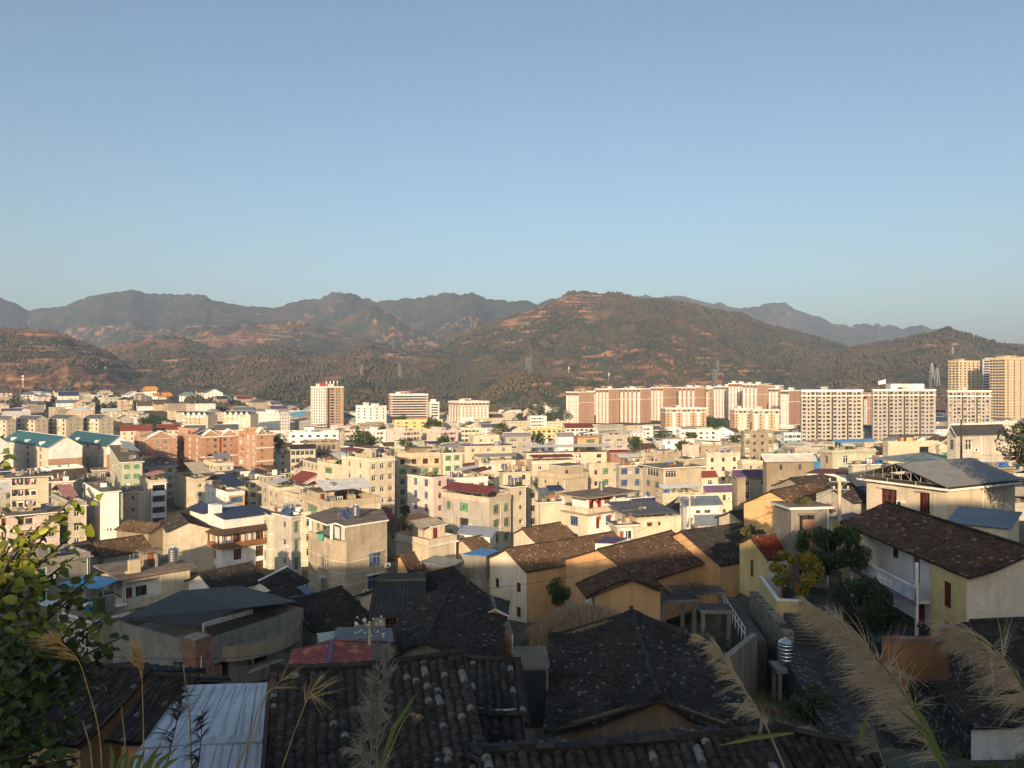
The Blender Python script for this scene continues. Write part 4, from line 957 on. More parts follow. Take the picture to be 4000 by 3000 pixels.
# cream towers at the right edge
ccols = lambda n: [((i + .5) / n, 2.5, 'win') for i in range(n)]
tower(3705, 3745, 3827, 1412, 860, 25, 'cream tower', 'tall cream apartment tower above the small grey balcony block', 'wall_tower_cream', ccols(3), ccols(5), 22, 3.0, 'wall_tower_cream', yb=1530, ledge=[1, 6, 14])
tower(3838, 3868, 3915, 1406, 900, 30, 'white louvred tower', 'slim tower with white horizontal louvres between the cream towers', 'wall_white', [(.5, 7, 'bal')], [(.5, 9, 'bal')], 24, 3.0, 'wall_tower_cream', yb=1620)
tower(3866, 3925, 4070, 1402, 800, 30, 'largest cream tower', 'tallest and widest cream apartment tower cut by the right edge', 'wall_tower_cream', ccols(5), ccols(6), 26, 3.0, 'wall_tower_cream', yb=1620, ledge=[1, 7, 15], depthmax=60)
# white tower, office and hotel in the middle distance
tower(1214, 1272, 1342, 1514, 830, 42, 'white tower block', 'slender white and tan tower block with red sign and antennas on top', 'wall_white', [((i + .5) / 6, 2.1, 'win') for i in range(6)], [(.16, 2.4, 'dark'), (.38, 5, 'bal'), (.62, 1.6, 'win'), (.76, 1.4, 'win')], 13, 3.0, 'wall_white', yb=1655, wallB='wall_tan', crown=True)
r = PLACED[-1]['root']; q = MB(); q.box((2, 3, 0), (2.4, 17, 4.2), 'paint_red'); o = q.build('roof_sign', r, (0, 0, PLACED[-1]['root'].location.z * 0 + 0)); o.location = (0, 0, (CZ - (1514 - 1500) / 3000 * 830) - r.location.z + 1)
for i in range(7):
    q = MB(); q.bar((0, 0, 0), (0, 0, 6), .25, 'porcelain'); q.box((-.5, -.5, 3.4), (.5, .5, 5.6), 'porcelain'); o = q.build('antenna', r, (2 + i * 2.2, 2 + (i % 2) * 4, (CZ - (1514 - 1500) / 3000 * 830) - r.location.z + 1.2))
tower(1518, 1525, 1672, 1543, 900, 14, 'striped office block', 'wide grey office block with white horizontal bands and dark window strips', 'wall_brown_tile', [], [(.26, 18, 'win'), (.70, 22, 'win')], 9, 3.0, 'wall_white', ledge=list(range(0, 9)), yb=1632, name='office_block', cat='office block', side='wall_tan', wk='k')
tower(1752, 1795, 1910, 1572, 850, 26, 'red and white hotel', 'red and white hotel with yellow lit arches and a long rooftop sign', 'wall_terracotta', bA(4, 2.0), bA(8, 2.2), 5, 3.2, 'wall_white', ledge=[0, 1], yb=1628, name='hotel', cat='hotel')
tower(1390, 1460, 1510, 1590, 800, 45, 'white angular building', 'white angular low building between the white tower and striped office', 'wall_white', wA(3, 3), wA(2), 4, 3.2, 'wall_white', yb=1645, name='white_building', cat='building')
tower(1672, 1680, 1716, 1574, 900, 15, 'white annexe', 'white annexe with grey window bands right of the striped office block', 'wall_white', [], [(.5, 8, 'win')], 5, 3.2, 'wall_white', yb=1620, name='annexe', cat='building', wk='k')
# cream terraces with slate roofs on the left
for (xl, xc, xr, yt, Y, sh, lb) in ((-40, 25, 62, 1640, 500, 'leftmost cream block', 'six-storey cream block with slate gable roof at the left picture edge'), (62, 136, 188, 1640, 510, 'second cream block', 'six-storey cream block with balconies, second from the left edge'),
        (188, 258, 325, 1636, 520, 'third cream block', 'six-storey cream block with balconies, third from the left edge'), (325, 385, 443, 1636, 530, 'fourth cream block', 'six-storey cream block with balconies beside the red-roofed row')):
    bld(xl, xc, xr, yt, Y, 60, sh, lb, 'wall_cream', [(.16, 3.4, 1.6, 1, 'k'), (.38, 2, 1.5, 1, 'BAL'), (.62, 4.2, 1.75, 1, 'BAL'), (.86, 2, 1.5, 1, 'd')], 's2', 'gy', 1705, 2.9, 'apartment_block', 'apartment block', roofmat='metal_slate', group='cream blocks with slate roofs', trim='wall_white', rise=2.6)
for (xl, xc, xr, yt, Y, sh, lb) in ((707, 812, 850, 1622, 640, 'balconied cream terrace', 'long cream terrace of stacked balconies with yellow end strip'), (870, 978, 1010, 1620, 650, 'zigzag-roofed terrace', 'cream terrace with a zigzag of small white gables along its slate roof')):
    b = bld(xl, xc, xr, yt, Y, 72, sh, lb, 'wall_cream', [((i + .5) / 6, 4.2, 1.75, 1, 'BAL') for i in range(6)], 's2', 'gy', 1665, 2.9, 'terrace', 'apartment block', roofmat='metal_slate', rise=3, depthmax=60)
    q = MB()
    for i in range(5):
        y = (i + .5) / 5 * b['dp']; z = b['roofz']; q.sheet((-.8, y + 2.2, z), (-.8, y - 2.2, z), (-.8, y, z + 2.6), (-.8, y, z + 2.6), 'wall_white', .2)
        q.sheet((-.9, y - 2.4, z - .1), (3, y - 2.4, z + .1), (3, y, z + 2.7), (-.9, y, z + 2.7), 'metal_slate', .1); q.sheet((3, y + 2.4, z - .1), (-.9, y + 2.4, z - .1), (-.9, y, z + 2.7), (3, y, z + 2.7), 'metal_slate', .1)
    q.build('gablet', b['root'])
bld(1000, 1090, 1132, 1612, 700, 50, 'white block with red sign', 'large white block with a red rooftop sign left of the tower', 'wall_white', 'd4', 'd4', 'par', 1680, 3, 'apartment_block', 'apartment block', ext=[('pent', .3, .3, .6, .7, 3)])
# red, white and teal roofed row
def dormer_row(b, n, mat='metal_teal'):
    z = b['roofz']; wd = b['wd']
    for i in range(n):
        y = (i + .6) / (n + .2) * b['dp']; q = MB(); q.box((.5, y - .8, z), (2.4, y + .8, z + 1.1), 'wall_white'); q.face(((.5, y + .8, z + 1.1), (.5, y - .8, z + 1.1), (.5, y, z + 1.9)), 'wall_white')
        q.sheet((.3, y - 1.05, z + 1.0), (3.0, y - 1.05, z + 1.0), (3.0, y, z + 2), (.3, y, z + 2), 'wall_white', .1); q.sheet((3.0, y + 1.05, z + 1.0), (.3, y + 1.05, z + 1.0), (.3, y, z + 2), (3.0, y, z + 2), 'wall_white', .1)
        q.box((.46, y - .35, z + .35), (.498, y + .35, z + .95), 'glass_dark'); q.build('dormer', b['root'])
BALW = [(.13, 3, 1.75, 1, 'BAL'), (.36, 1.4, 1.5, .9, 'w'), (.58, 3, 1.75, 1, 'BAL'), (.85, 2.6, 1.75, 1, 'BAL')]
b = bld(-120, -60, 52, 1752, 300, 46, 'teal-roofed house at the edge', 'white gabled house end cut by the left edge, terracotta below', 'wall_terracotta', BALW, 'g1', 'gy', 1830, 2.95, 'row_house', 'row house', roofmat='metal_teal', rise=4.2, group='row houses with teal roofs', wallB='wall_white')
b = bld(10, 188, 321, 1750, 310, 48, 'teal-roofed row house', 'row house with teal roof, three white dormers and a white gable', 'wall_terracotta', BALW, [[], [(.55, 3.4, 1.3, 1, 'W')], [(.55, 3.4, 1.3, 1, 'W')], [(.6, 2, 1.4, 1, 'd')]], 'gy', 1815, 2.95, 'row_house', 'row house', roofmat='metal_teal', rise=4.4, group='row houses with teal roofs', wallB='wall_terracotta', wallA='wall_cream', depthmax=60); dormer_row(b, 3)
q = MB(); wd, z = b['wd'], b['roofz']; q.box((-.02, -.06, z - 4.6), (wd + .02, -.004, z), 'wall_white'); q.face(((0, -.03, z), (wd, -.03, z), (wd / 2, -.03, z + 4.3)), 'wall_white'); q.build('painted_gable', b['root'])
b = bld(253, 416, 518, 1745, 330, 46, 'second teal-roofed row house', 'row house with teal roof and small square gable windows, right of the first', 'wall_terracotta', BALW, [[(.25, .6, .8, 1, 'd'), (.6, 1.4, 1.3, 1, 'd')], [(.25, .6, .8, 1, 'd'), (.6, 1.4, 1.3, 1, 'd')], 'd1', 's2'], 'gy', 1815, 2.95, 'row_house', 'row house', roofmat='metal_teal', rise=4.4, group='row houses with teal roofs', wallA='wall_cream', depthmax=60); dormer_row(b, 2)
q = MB(); wd, z = b['wd'], b['roofz']
q.face(((0, -.03, z), (wd, -.03, z), (wd / 2, -.03, z + 4.3)), 'wall_white'); facade(q, (0, -.03, z - 3.4), (1, 0, 0), (0, -1, 0), wd, 3.4, [(.25 * wd - .35, 1.2, .25 * wd + .35, 2.3, .03, None), (.6 * wd - .75, 1.2, .6 * wd + .75, 2.8, .03, None)], 'wall_white'); q.build('painted_gable', b['root'])
def gablets(b, cs, w, h, wall='wall_terracotta'):
    z = b['H'] - .4; wd = b['wd']
    for c in cs:
        x = c * wd; q = MB(); q.face(((x - w / 2, -.3, z), (x + w / 2, -.3, z), (x, -.3, z + h)), wall)
        q.sheet((x - w / 2 - .4, 3, z - .1), (x - w / 2 - .4, -.55, z - .1), (x, -.55, z + h + .25), (x, 3, z + h + .25), 'wall_white', .35); q.sheet((x + w / 2 + .4, -.55, z - .1), (x + w / 2 + .4, 3, z - .1), (x, 3, z + h + .25), (x, -.55, z + h + .25), 'wall_white', .35)
        q.build('gablet', b['root'])
RECB = [(.2, 4.2, 1.9, .9, 'BAL'), (.55, 2.2, 1.8, .7, 'W'), (.85, 2.2, 1.8, .7, 'W')]
b = bld(524, 566, 690, 1708, 350, 44, 'left terracotta block', 'terracotta apartment block with one wide white-edged gable', 'wall_terracotta', RECB, [(.42, 1.9, 1.8, .7, 'W'), (.66, 1.9, 1.8, .7, 'W')], 'par', 1830, 3, 'apartment_block', 'apartment block', group='terracotta apartment blocks', band=False, par=1.0, trim='wall_white', ext=[('pent', .0, .5, .35, .9, 3)]); gablets(b, (.5,), b['wd'] * .85, 2.9)
q = MB(); [q.box((-.3, -.3, z - .2), (b['wd'] + .3, -.004, z + .2), 'wall_white') for z in (b['roofz'], b['roofz'] - 9, b['roofz'] - 15)]; q.build('cornice', b['root'])
b = bld(692, 785, 930, 1700, 350, 42, 'twin-gabled terracotta block', 'terracotta apartment block with twin gables and red central slot', 'wall_terracotta', RECB, [(.18, .7, .9, 1.2, 'd'), (.38, 1.3, 1.3, .9, 'd'), (.64, 1.5, 1.3, .9, 'd'), (.82, .7, .9, 1.2, 'd')], 'par', 1830, 3, 'apartment_block', 'apartment block', group='terracotta apartment blocks', par=1.0, trim='wall_white', ext=[('pent', .0, .55, .3, .95, 3.2), ('pent', .4, .7, .6, .98, 2.6)]); gablets(b, (.26, .76), b['wd'] * .42, 2.6)
q = MB(); q.box((b['wd'] * .495, -.1, 3), (b['wd'] * .54, -.004, b['roofz']), 'paint_dkred'); q.build('red_slot', b['root'])
q = MB(); [q.box((-.3, -.3, z - .2), (b['wd'] + .3, -.104, z + .2), 'wall_white') for z in (b['roofz'], b['roofz'] - 9, b['roofz'] - 15)]; q.build('cornice', b['root'])
for nm_, bb in (('x', PLACED[-2]), ('y', PLACED[-1])):
    q = MB(); z = bb['roofz']; q.sheet((-.4, bb['dp'] * .98, z + .2), (-.4, bb['dp'] * .35, z + .2), (bb['wd'] * .4, bb['dp'] * .35, z + 3.2), (bb['wd'] * .4, bb['dp'] * .98, z + 3.2), 'metal_slate', .2, 'wall_white'); q.build('slate_roof', bb['root'])
b = bld(930, 1003, 1068, 1690, 345, 44, 'right terracotta block', 'terracotta apartment block at the right end of its group, shaded right wall', 'wall_terracotta', RECB, [(.3, .8, .9, 1.2, 'd')], 'par', 1850, 3, 'apartment_block', 'apartment block', group='terracotta apartment blocks', par=1.0, trim='wall_white', ext=[('pent', .3, .2, .8, .7, 3)]); gablets(b, (.3,), b['wd'] * .5, 2.6)
q = MB(); [q.box((-.3, -.3, z - .2), (b['wd'] + .3, -.004, z + .2), 'wall_white') for z in (b['roofz'], b['roofz'] - 6, b['roofz'] - 12, b['roofz'] - 18)]; q.build('cornice', b['root'])
# dormered rows just behind the terracotta blocks
for i, (xl, xc, xr, yt, Y, mt, lb) in enumerate(((440, 470, 590, 1672, 430, 'fartile_red', 'low row with red tiled roof behind the second teal-roofed house'), (590, 610, 700, 1668, 450, 'fartile_red', 'low row with red roof and small white dormers above the left terracotta block'), (700, 720, 800, 1672, 430, 'metal_slate', 'low row with slate roof and white dormers behind the twin-gabled block'), (820, 840, 930, 1668, 440, 'metal_slate', 'low slate-roofed row behind the twin-gabled block, right part'))):
    bld(xl, xc, xr, yt + 12, Y, 20, ['red-roofed row', 'second red-roofed row', 'slate-roofed row', 'right slate-roofed row'][i], lb, 'wall_cream', 'none', 'd4', 'gx', yt + 25, 3, 'row_house', 'row house', roofmat=mt, rise=3)
# temple on the left slope
def temple():
    c = W(600, 1560, hit(600, 1560, 900)); c.z += 5; r = empty('temple', (c.x, c.y, gz(c.x, c.y) - 2), .25); tag(r, 'temple with double orange roofs and upturned eaves on the left slope', 'temple'); zb = c.z - r.location.z
    def hall(name, x, w, z0, wh, rw, rh, tiers):
        m = MB(); m.box((x - w / 2, -w * .3, 0), (x + w / 2, w * .3, z0 + wh), 'wall_white')
        for i in range(7): m.box((x - w * .42 + i * w * .14 - .4, -w * .3 - .3, z0), (x - w * .42 + i * w * .14 + .4, -w * .3 - .01, z0 + wh - .5), 'paint_dkred')
        m.build('hall', r); z = z0 + wh
        for t in range(tiers):
            W_, D_ = rw * (1 - .2 * t), rw * .62 * (1 - .2 * t); q = MB(); n = 8
            for s in (-1, 1):
                for i in range(n):
                    a0, a1 = -1 + 2 * i / n, -1 + 2 * (i + 1) / n; up = lambda a: 1.6 * abs(a) ** 4
                    q.sheet(*( [(x + a0 * W_ / 2, s * D_ / 2, z + up(a0)), (x + a1 * W_ / 2, s * D_ / 2, z + up(a1)), (x + a1 * W_ * .30, 0, z + rh), (x + a0 * W_ * .30, 0, z + rh)][::(1 if s < 0 else -1)] if s < 0 else [(x + a1 * W_ / 2, D_ / 2, z + up(a1)), (x + a0 * W_ / 2, D_ / 2, z + up(a0)), (x + a0 * W_ * .30, 0, z + rh), (x + a1 * W_ * .30, 0, z + rh)]), 'fartile_orange', .3)
            for s in (-1, 1): q.face([(x + s * W_ / 2, -D_ / 2, z + 1.6), (x + s * W_ / 2, D_ / 2, z + 1.6), (x + s * W_ * .3, 0, z + rh)][::s], 'fartile_orange')
            q.build('roof', r); m = MB(); m.box((x - W_ * .3, -D_ * .25, z + .5), (x + W_ * .3, D_ * .25, z + rh * .9 + 3), 'wall_white'); m.build('upper_wall', r) if t < tiers - 1 else None
            z += rh * .8 + 1.6
        return
    hall('main', -4, 24, zb - 2, 4, 33, 7, 2); hall('side', 18, 18, zb - 4, 3.4, 25, 6.5, 1)
    PLACED.append(dict(x0=555, x1=685, yt=1498, yb=1560, Y=1050, short='orange-roofed temple', root=r, cx=610, poly=(c.x, c.y, 25), auto=False, tanks=[]))
temple()
bld(690, 700, 765, 1545, hit(730, 1570, 900), 15, 'grey-roofed hall', 'white two-storey hall with big grey hip roof right of the temple', 'wall_white', 'd1', [[(.15 + .175 * i, 1.6, 1.6, .9, 'd') for i in range(5)]], 'hip', 1572, 3.2, 'hall', 'hall', roofmat='metal_greyblue', rise=5, over=2)

# ---------------------------------------------------------------- the town in the middle, house by house
C = 'wall_cream'; Bg = 'wall_beige'; G_ = 'wall_grey'; Wt = 'wall_white'
BAL5 = [(.12, 2.6, 1.75, 1.0, 'BAL'), (.36, 2.8, 1.75, 1.0, 'BAL'), (.62, 2.8, 1.75, 1.0, 'BAL'), (.86, 2.0, 1.6, .9, 'd')]
TB = [
 # xl, xc, xr, yt, Y, a, short, label, wall, A, B, top, yb, kwargs
 (-60, 40, 190, 1868, 215, 28, 'old balconied house', 'old long house with deep balconies and red doors at the left edge', C, 'none', [(.1, 2.8, 1.8, 1, 'BAL'), (.36, 2.8, 1.8, 1, 'BAL'), (.62, 2.8, 1.8, 1, 'BAL'), (.88, 1.8, 1.6, .9, 'd')], 'slab', 2010, dict(over=.8, tanks=((.3, .3), (.5, .3), (.7, .4)))),
 (180, 200, 285, 1884, 185, 20, 'house with blue and red shutters', 'beige house with one dark and one red shuttered window, left side', Bg, 'none', [(.3, 1.2, 1.6, .9, 'w'), (.75, 1.2, 1.6, .9, 'r')], 'slab', 1935, dict(tanks=((.4, .5),))),
 (262, 330, 432, 1868, 200, 30, 'stained rooftop house', 'heavily stained house with long parapet and green water tank', 'wall_stain', 'none', [(.25, 1.3, 1.5, .9, 'w'), (.7, 1.2, 1.5, .9, 'w')], 'par', 1915, dict(ext=[('pent', .3, .1, .85, .6, 2.6)], tanks=((.15, .3),))),
 (200, 282, 338, 1962, 168, 42, 'concrete house with brick top', 'raw concrete house with brick attic and pale striped canopy', G_, 's2', [(.3, 1.0, 1.5, .8, 'w')], 'par', 2120, dict(ext=[('can', 0, .3, .7, .95, 1.6, 'gx', 'stripe_red')], wallB=C)),
 (334, 400, 466, 1925, 172, 38, 'white house with rubble roof', 'bright white house with debris piled on its roof, four green windows', Wt, [(.5, 2.2, 1.7, .8, 't')], [(.14, .01, .01, .8, 't')], 'slab', 2112, dict(over=.15)),
 (466, 480, 546, 1925, 195, 25, 'brown-grey house', 'plain brown-grey house with air conditioners right of the white house', 'wall_tan', 'none', 's1', 'slab', 2030, dict(over=.5)),
 (430, 475, 556, 1808, 245, 30, 'green-windowed house', 'pale green house with tall green window columns and white canopies', 'wall_green', 'g1', 'g2', 'slab', 1945, dict(ext=[('can', .5, .2, 1.0, .8, 2.2, 'R', 'metal_white')])),
 (545, 590, 650, 1875, 215, 38, 'white house with wide brown windows', 'white-fronted house with two wide brown windows and striped awning', C, 'none', [(.5, 4.2, 1.7, .8, 'k')], 'par', 1990, dict(wallB=Wt, ext=[('can', .1, .1, .9, .6, 2, 'L', 'stripe_red')])),
 (500, 545, 690, 1828, 300, 30, 'terrace with maroon awning', 'beige terrace with washing and a maroon awning before the left terracotta block', C, 'g1', 'g3', 'slab', 1870, dict(ext=[('can', .55, .2, .9, .8, 2.2, 'R', 'metal_red')], tanks=((.3, .5),))),
 (680, 762, 828, 1870, 265, 40, 'house with pale ribbed canopy', 'cream house under a pale ribbed canopy with a toothed cornice', C, 'd2', 'd2', 'par', 1965, dict(ext=[('can', .05, .05, .95, .95, 2.6, 'gx', 'metal_tan')], band=False)),
 (795, 845, 912, 1808, 300, 40, 'house with grey winged canopy', 'cream house with grey winged rooftop canopy before the twin-gabled block', C, 'd1', 'd2', 'par', 1860, dict(ext=[('can', .1, .1, .95, .9, 2.4, 'gx', 'metal_grey')], tanks=((.9, .1),))),
 (845, 900, 995, 1872, 290, 30, 'roof terrace with red cloth', 'flat-roofed house with white shed and red cloth drying on top', C, 'd1', 'd2', 'par', 1905, dict(ext=[('pent', .55, .2, .95, .8, 2.8, 'wall_white'), ('can', .02, .2, .4, .8, 2.4, 'L', 'metal_greyblue')])),
 (800, 893, 955, 1922, 235, 40, 'white house with blue-tiled pavilion', 'white house with dark blue roof pavilion and blue curtained windows', Wt, 's2', [(.5, 5, 1.9, .7, 'b')], 'par', 2005, dict(wallB='wall_orange', ext=[('can', .03, .03, .97, .97, 2.7, 'gx', 'metal_navy')], tanks=((.5, .5, 3.6),), par=1.1)),
 (930, 970, 1040, 1880, 250, 35, 'house with blue barred windows', 'cream house with blue barred windows right of the blue-tiled pavilion', C, 'b1', 'b2', 'slab', 1950, {}),
 (1010, 1045, 1100, 1862, 245, 38, 'small tower-top house', 'small grey house with flat white cap roof and red awning', G_, 'd1', 's2', 'slab', 1960, {}),
 (1048, 1090, 1180, 1905, 215, 36, 'house with white and red sheds', 'beige house with white canopy beside red shed roof', C, 'd1', 'd2', 'par', 1985, dict(ext=[('can', 0, .2, .45, .9, 2, 'L', 'metal_white'), ('can', .5, .2, .95, .9, 1.7, 'R', 'metal_red')], tanks=((.95, .6),))),
 (1108, 1160, 1235, 1930, 200, 38, 'house with two tank towers', 'beige house with two steel tanks and white walls under the shed', C, 'd2', 'd2', 'par', 1975, dict(tanks=((.45, .2), (.95, .2)), ext=[('pent', .5, .3, .95, .9, 2.2)])),
 (1240, 1330, 1398, 1815, 215, 40, 'house with green balcony', 'cream house with a long green-glazed balcony and cream walls', C, 'G1', 'G1', 'par', 1910, dict(ext=[('can', .2, .2, .9, .9, 2.2, 'gx', 'metal_white')])),
 (1335, 1440, 1542, 1790, 205, 44, 'tall house with maroon and purple canopies', 'tall cream house with maroon and purple canopies on its open roof', C, 's2', 'd3', 'par', 2000, dict(ext=[('can', 0, .45, .45, .98, 2.6, 'L', 'metal_red'), ('can', .5, .1, .98, .9, 2.8, 'gy', 'metal_purple'), ('pent', .3, .2, .5, .8, 3)], tanks=((.05, .8),))),
 (1540, 1552, 1722, 1770, 235, 16, 'long house with red windows', 'long beige house with a top row of red shuttered windows', Bg, 'none', [[(.12, 1.4, 1.6, .8, 'r'), (.38, 1.4, 1.6, .8, 'r'), (.64, 1.6, 1.6, .8, 'r'), (.9, 1.4, 1.6, .8, 'r')], [(.12, 2.2, 1.8, .8, 'g'), (.4, 2, 1.7, .8, 'g'), (.64, 2, 1.7, .8, 'g'), (.88, 2, 1.8, .8, 'g')], [(.12, 1.6, 1.8, .8, 'g'), (.45, 2.8, 1.7, 1, 'BAL'), (.8, 2.8, 1.7, 1, 'BAL')]], 'par', 1990, dict(par=1.2, band=True, trim='roof_stain', ext=[('pent', .3, .2, .8, .8, 2.4, 'wall_stain')])),
 (1722, 1730, 1806, 1772, 232, 16, 'green-windowed end house', 'cream house with green windows, blue-edged roof and a steel tank', C, 'none', 'g2', 'slab', 1940, dict(ext=[('can', 0, .2, .8, .9, 2.2, 'L', 'metal_greyblue')], tanks=((.5, .1),), heaters=((.4, .3),))),
 (1592, 1690, 1745, 1868, 192, 46, 'pink house', 'pale pink house with blue windows and drying clothes', 'wall_pink', [(.33, 1.3, 1.8, .8, 'b'), (.75, 1.3, 1.8, .8, 'b')], [(.5, .9, 1.4, .9, 'd')], 'slab', 2020, dict(over=-.1)),
 (1738, 1772, 1905, 1866, 205, 20, 'pink balustraded house', 'pink house with a roof balustrade hung with bright washing', 'wall_pink', 'g1', 'g3', 'par', 1945, dict(tanks=((.1, .6), (.3, .6)), ext=[('can', .35, .4, .8, .9, 2.4, 'L', 'metal_white'), ('can', .8, .2, 1.1, .9, 2, 'L', 'metal_red')])),
 (1729, 1911, 1996, 1944, 160, 50, 'big grey house with red canopy', 'large grey-white house with big dark red rooftop canopy and firewood', 'wall_cream', [[(.14, 1.0, 1.7, .7, 'g'), (.47, 2.4, 1.8, .6, 'g')], [(.48, 2.4, 1.7, .6, 'k')], 'g1', 'g1'], [[(.3, 1.5, 1.9, .6, 'g'), (.78, 1.4, 1.8, .6, 'g')]], 'par', 2130, dict(par=1.1, wallA='wall_grey', ext=[('can', .0, .05, .98, .97, 2.0, 'gy', 'metal_red')], grille=True, band=False)),
 (1990, 2000, 2054, 1906, 168, 40, 'stair tower with tanks', 'plain cream stair tower topped by a row of steel tanks', C, 'none', 's1', 'slab', 2080, dict(tanks=((.1, .3), (.35, .3), (.65, .3), (.9, .5)), over=.1)),
 (2052, 2062, 2100, 1912, 180, 30, 'narrow house behind stair tower', 'narrow beige house with laundry window right of the stair tower', Bg, 'none', 'd1', 'slab', 2060, {}),
 (2102, 2200, 2296, 1852, 195, 40, 'plain beige house with planted terrace', 'tall blank beige house with plants and laundry on its roof terrace', Bg, 's1', 'none', 'par', 2010, dict(ext=[('pent', .15, .1, .98, .7, 2.9)], par=1.2)),
 (2290, 2300, 2408, 1812, 215, 18, 'house with creeper pergola', 'cream house with creepers on a rooftop pergola frame', C, 'none', [(.25, .9, 1.3, .9, 'd'), (.6, 1.7, 1.7, .9, 'g'), (.9, 1.3, 1.6, .9, 'b')], 'par', 1905, {}),
 (2100, 2112, 2194, 1965, 150, 20, 'low house with blue awnings', 'low house with two blue-grey awnings left of the lantern house', C, 'none', 'none', 'slab', 2035, dict(ext=[('can', .0, .1, .5, .9, 1.8, 'F', 'metal_greyblue'), ('can', .5, .0, 1.0, .8, 2.2, 'F', 'metal_navy')])),
 (2405, 2420, 2512, 1822, 205, 22, 'grey house with blue windows', 'grey house with blue windows under a white porch canopy', G_, 'none', [(.2, 2, 1.7, .9, 'b'), (.75, 1.4, 1.8, .8, 'b')], 'slab', 1940, dict(ext=[('can', .05, .1, .95, .6, 2.2, 'F', 'metal_white')])),
 (2511, 2590, 2740, 1830, 195, 24, 'beige house with glazed top floor', 'beige house with a band of white-framed windows round its top floor', Bg, [[(.5, 5, 1.8, .7, 'W')], 'b2', 'b1'], [[(.2, 3.4, 1.8, .7, 'W')], 'none'], 'slab', 1940, dict(over=.7)),
 (2560, 2590, 2735, 1926, 165, 14, 'house with white laundry canopy', 'house with white canopy sheltering colourful laundry', C, 'none', 'none', 'par', 1960, dict(ext=[('can', .02, .05, .95, .95, 2.0, 'gx', 'metal_white')], tanks=((.8, 1.1),))),
 (2476, 2488, 2662, 2022, 122, 18, 'house with slate shed roof', 'cream house under a big tilted slate-grey metal roof on trusses', C, 'none', [(.28, .9, .6, 1.9, 'r'), (.5, .45, .6, 1.9, 'r')], 'par', 2092, dict(par=.3, len_a=8, ext=[('can', -.15, .0, .82, .95, 1.0, 'F', 'metal_slate')])),
 (2405, 2412, 2490, 2055, 120, 14, 'porch house with air conditioner', 'open porch with dark recess and air conditioner beside the slate shed', C, 'none', [(.5, 2.6, 1.8, .9, 'BAL')], 'slab', 2095, dict(over=.3)),
 (2675, 2684, 2806, 1972, 135, 12, 'white house with blue-grey roof', 'white two-storey house with blue-grey metal roof behind the wood pole', Wt, 'none', [[(.35, .8, 1.5, .6, 'r'), (.65, 1.2, 1.3, .8, 'd'), (.85, .9, 1.3, .8, 'd')], [(.25, .9, 1.8, .5, 'r'), (.8, .9, 1.2, .7, 'b')]], 'gx', 2050, dict(roofmat='metal_greyblue', rise=1.3, over=.7, band=True)),
 (2712, 2725, 2860, 2050, 122, 10, 'low blue-roofed shed', 'low shed with sagging blue-grey metal roof below the white house', G_, 'none', 'none', 'gx', 2062, dict(roofmat='metal_greyblue', rise=1.6)),
 (2745, 2757, 2860, 1922, 165, 10, 'cream house with purple shed', 'small cream house with purple metal shed roof', C, 'none', 's2', 'gx', 1945, dict(roofmat='metal_purple', rise=1.4)),
 (2630, 2650, 2800, 1868, 200, 15, 'house with maroon roofs and lanterns', 'house with long maroon and purple metal roofs and red lanterns', C, 'none', 'd3', 'gx', 1885, dict(roofmat='metal_red', rise=1.6)),
 (2865, 2880, 3020, 1862, 180, 12, 'pillared house with grey canopy', 'open pillared house with dark grey canopy above the wood pole wires', 'wall_stain', 'none', 'd2', 'gx', 1880, dict(roofmat='metal_purple', rise=1.5, over=.9)),
 (2060, 2078, 2245, 1800, 260, 14, 'house with deep red canopy', 'flat house with deep red canopy left of the planted terrace', C, 'none', 'd3', 'par', 1830, dict(ext=[('can', .05, .1, .95, .9, 2.0, 'gx', 'metal_red')])),
 (2045, 2056, 2385, 1772, 320, 10, 'long house with ribbed pale roof', 'long open-sided house under one pale ribbed metal roof', C, 'none', BAL5, 'slab', 1800, dict(ext=[('can', 0, .05, 1, .95, 2.4, 'gx', 'metal_white')], depthmax=60)),
 (2370, 2385, 2455, 1768, 300, 14, 'brick shed house', 'small exposed red brick house right of the long ribbed roof', 'brick_red', 'none', 's1', 'gx', 1790, dict(roofmat='metal_red', rise=1)),
 (2450, 2470, 2560, 1776, 290, 25, 'house with laundry and red shed roof', 'house with open laundry storey and red shed roof', C, 'none', 'bal2', 'par', 1815, dict(ext=[('can', .1, .1, .7, .9, 2.2, 'L', 'metal_red')])),
 (2520, 2570, 2655, 1772, 270, 40, 'stained house with wash line', 'stained beige house with clothes hanging at its left corner', Bg, 'bal', 'none', 'par', 1820, dict(tanks=((.5, .4),), ext=[('pent', .3, .2, .9, .9, 1.4)])),
 (2665, 2690, 2737, 1738, 290, 30, 'pale blank house', 'pale pinkish blank-walled house with shadow on its side', 'wall_pink', 'none', 'none', 'par', 1795, {}),
 (2574, 2590, 2712, 1716, 330, 14, 'house with pink roof', 'white house with wide pink hip roof', Wt, 'none', 'd3', 'slab', 1750, dict(over=.9, trim='wall_pink')),
 (2738, 2815, 2892, 1738, 280, 42, 'corner house with bushes on top', 'beige corner house with a garden of shrubs on the roof', Bg, 's1', 'd2', 'par', 1830, dict(ext=[('pent', 0, .4, .5, .95, 1.6, 'wall_white')])),
 (2645, 2680, 2740, 1796, 240, 35, 'bare beige house', 'bare beige flat-roofed house below the pale blank one', Bg, 'none', 'none', 'slab', 1880, {}),
 (2735, 2760, 2890, 1770, 250, 18, 'beige house with narrow windows', 'beige house with single small windows left of the grey old block', C, 'none', 'd1', 'par', 1830, {}),
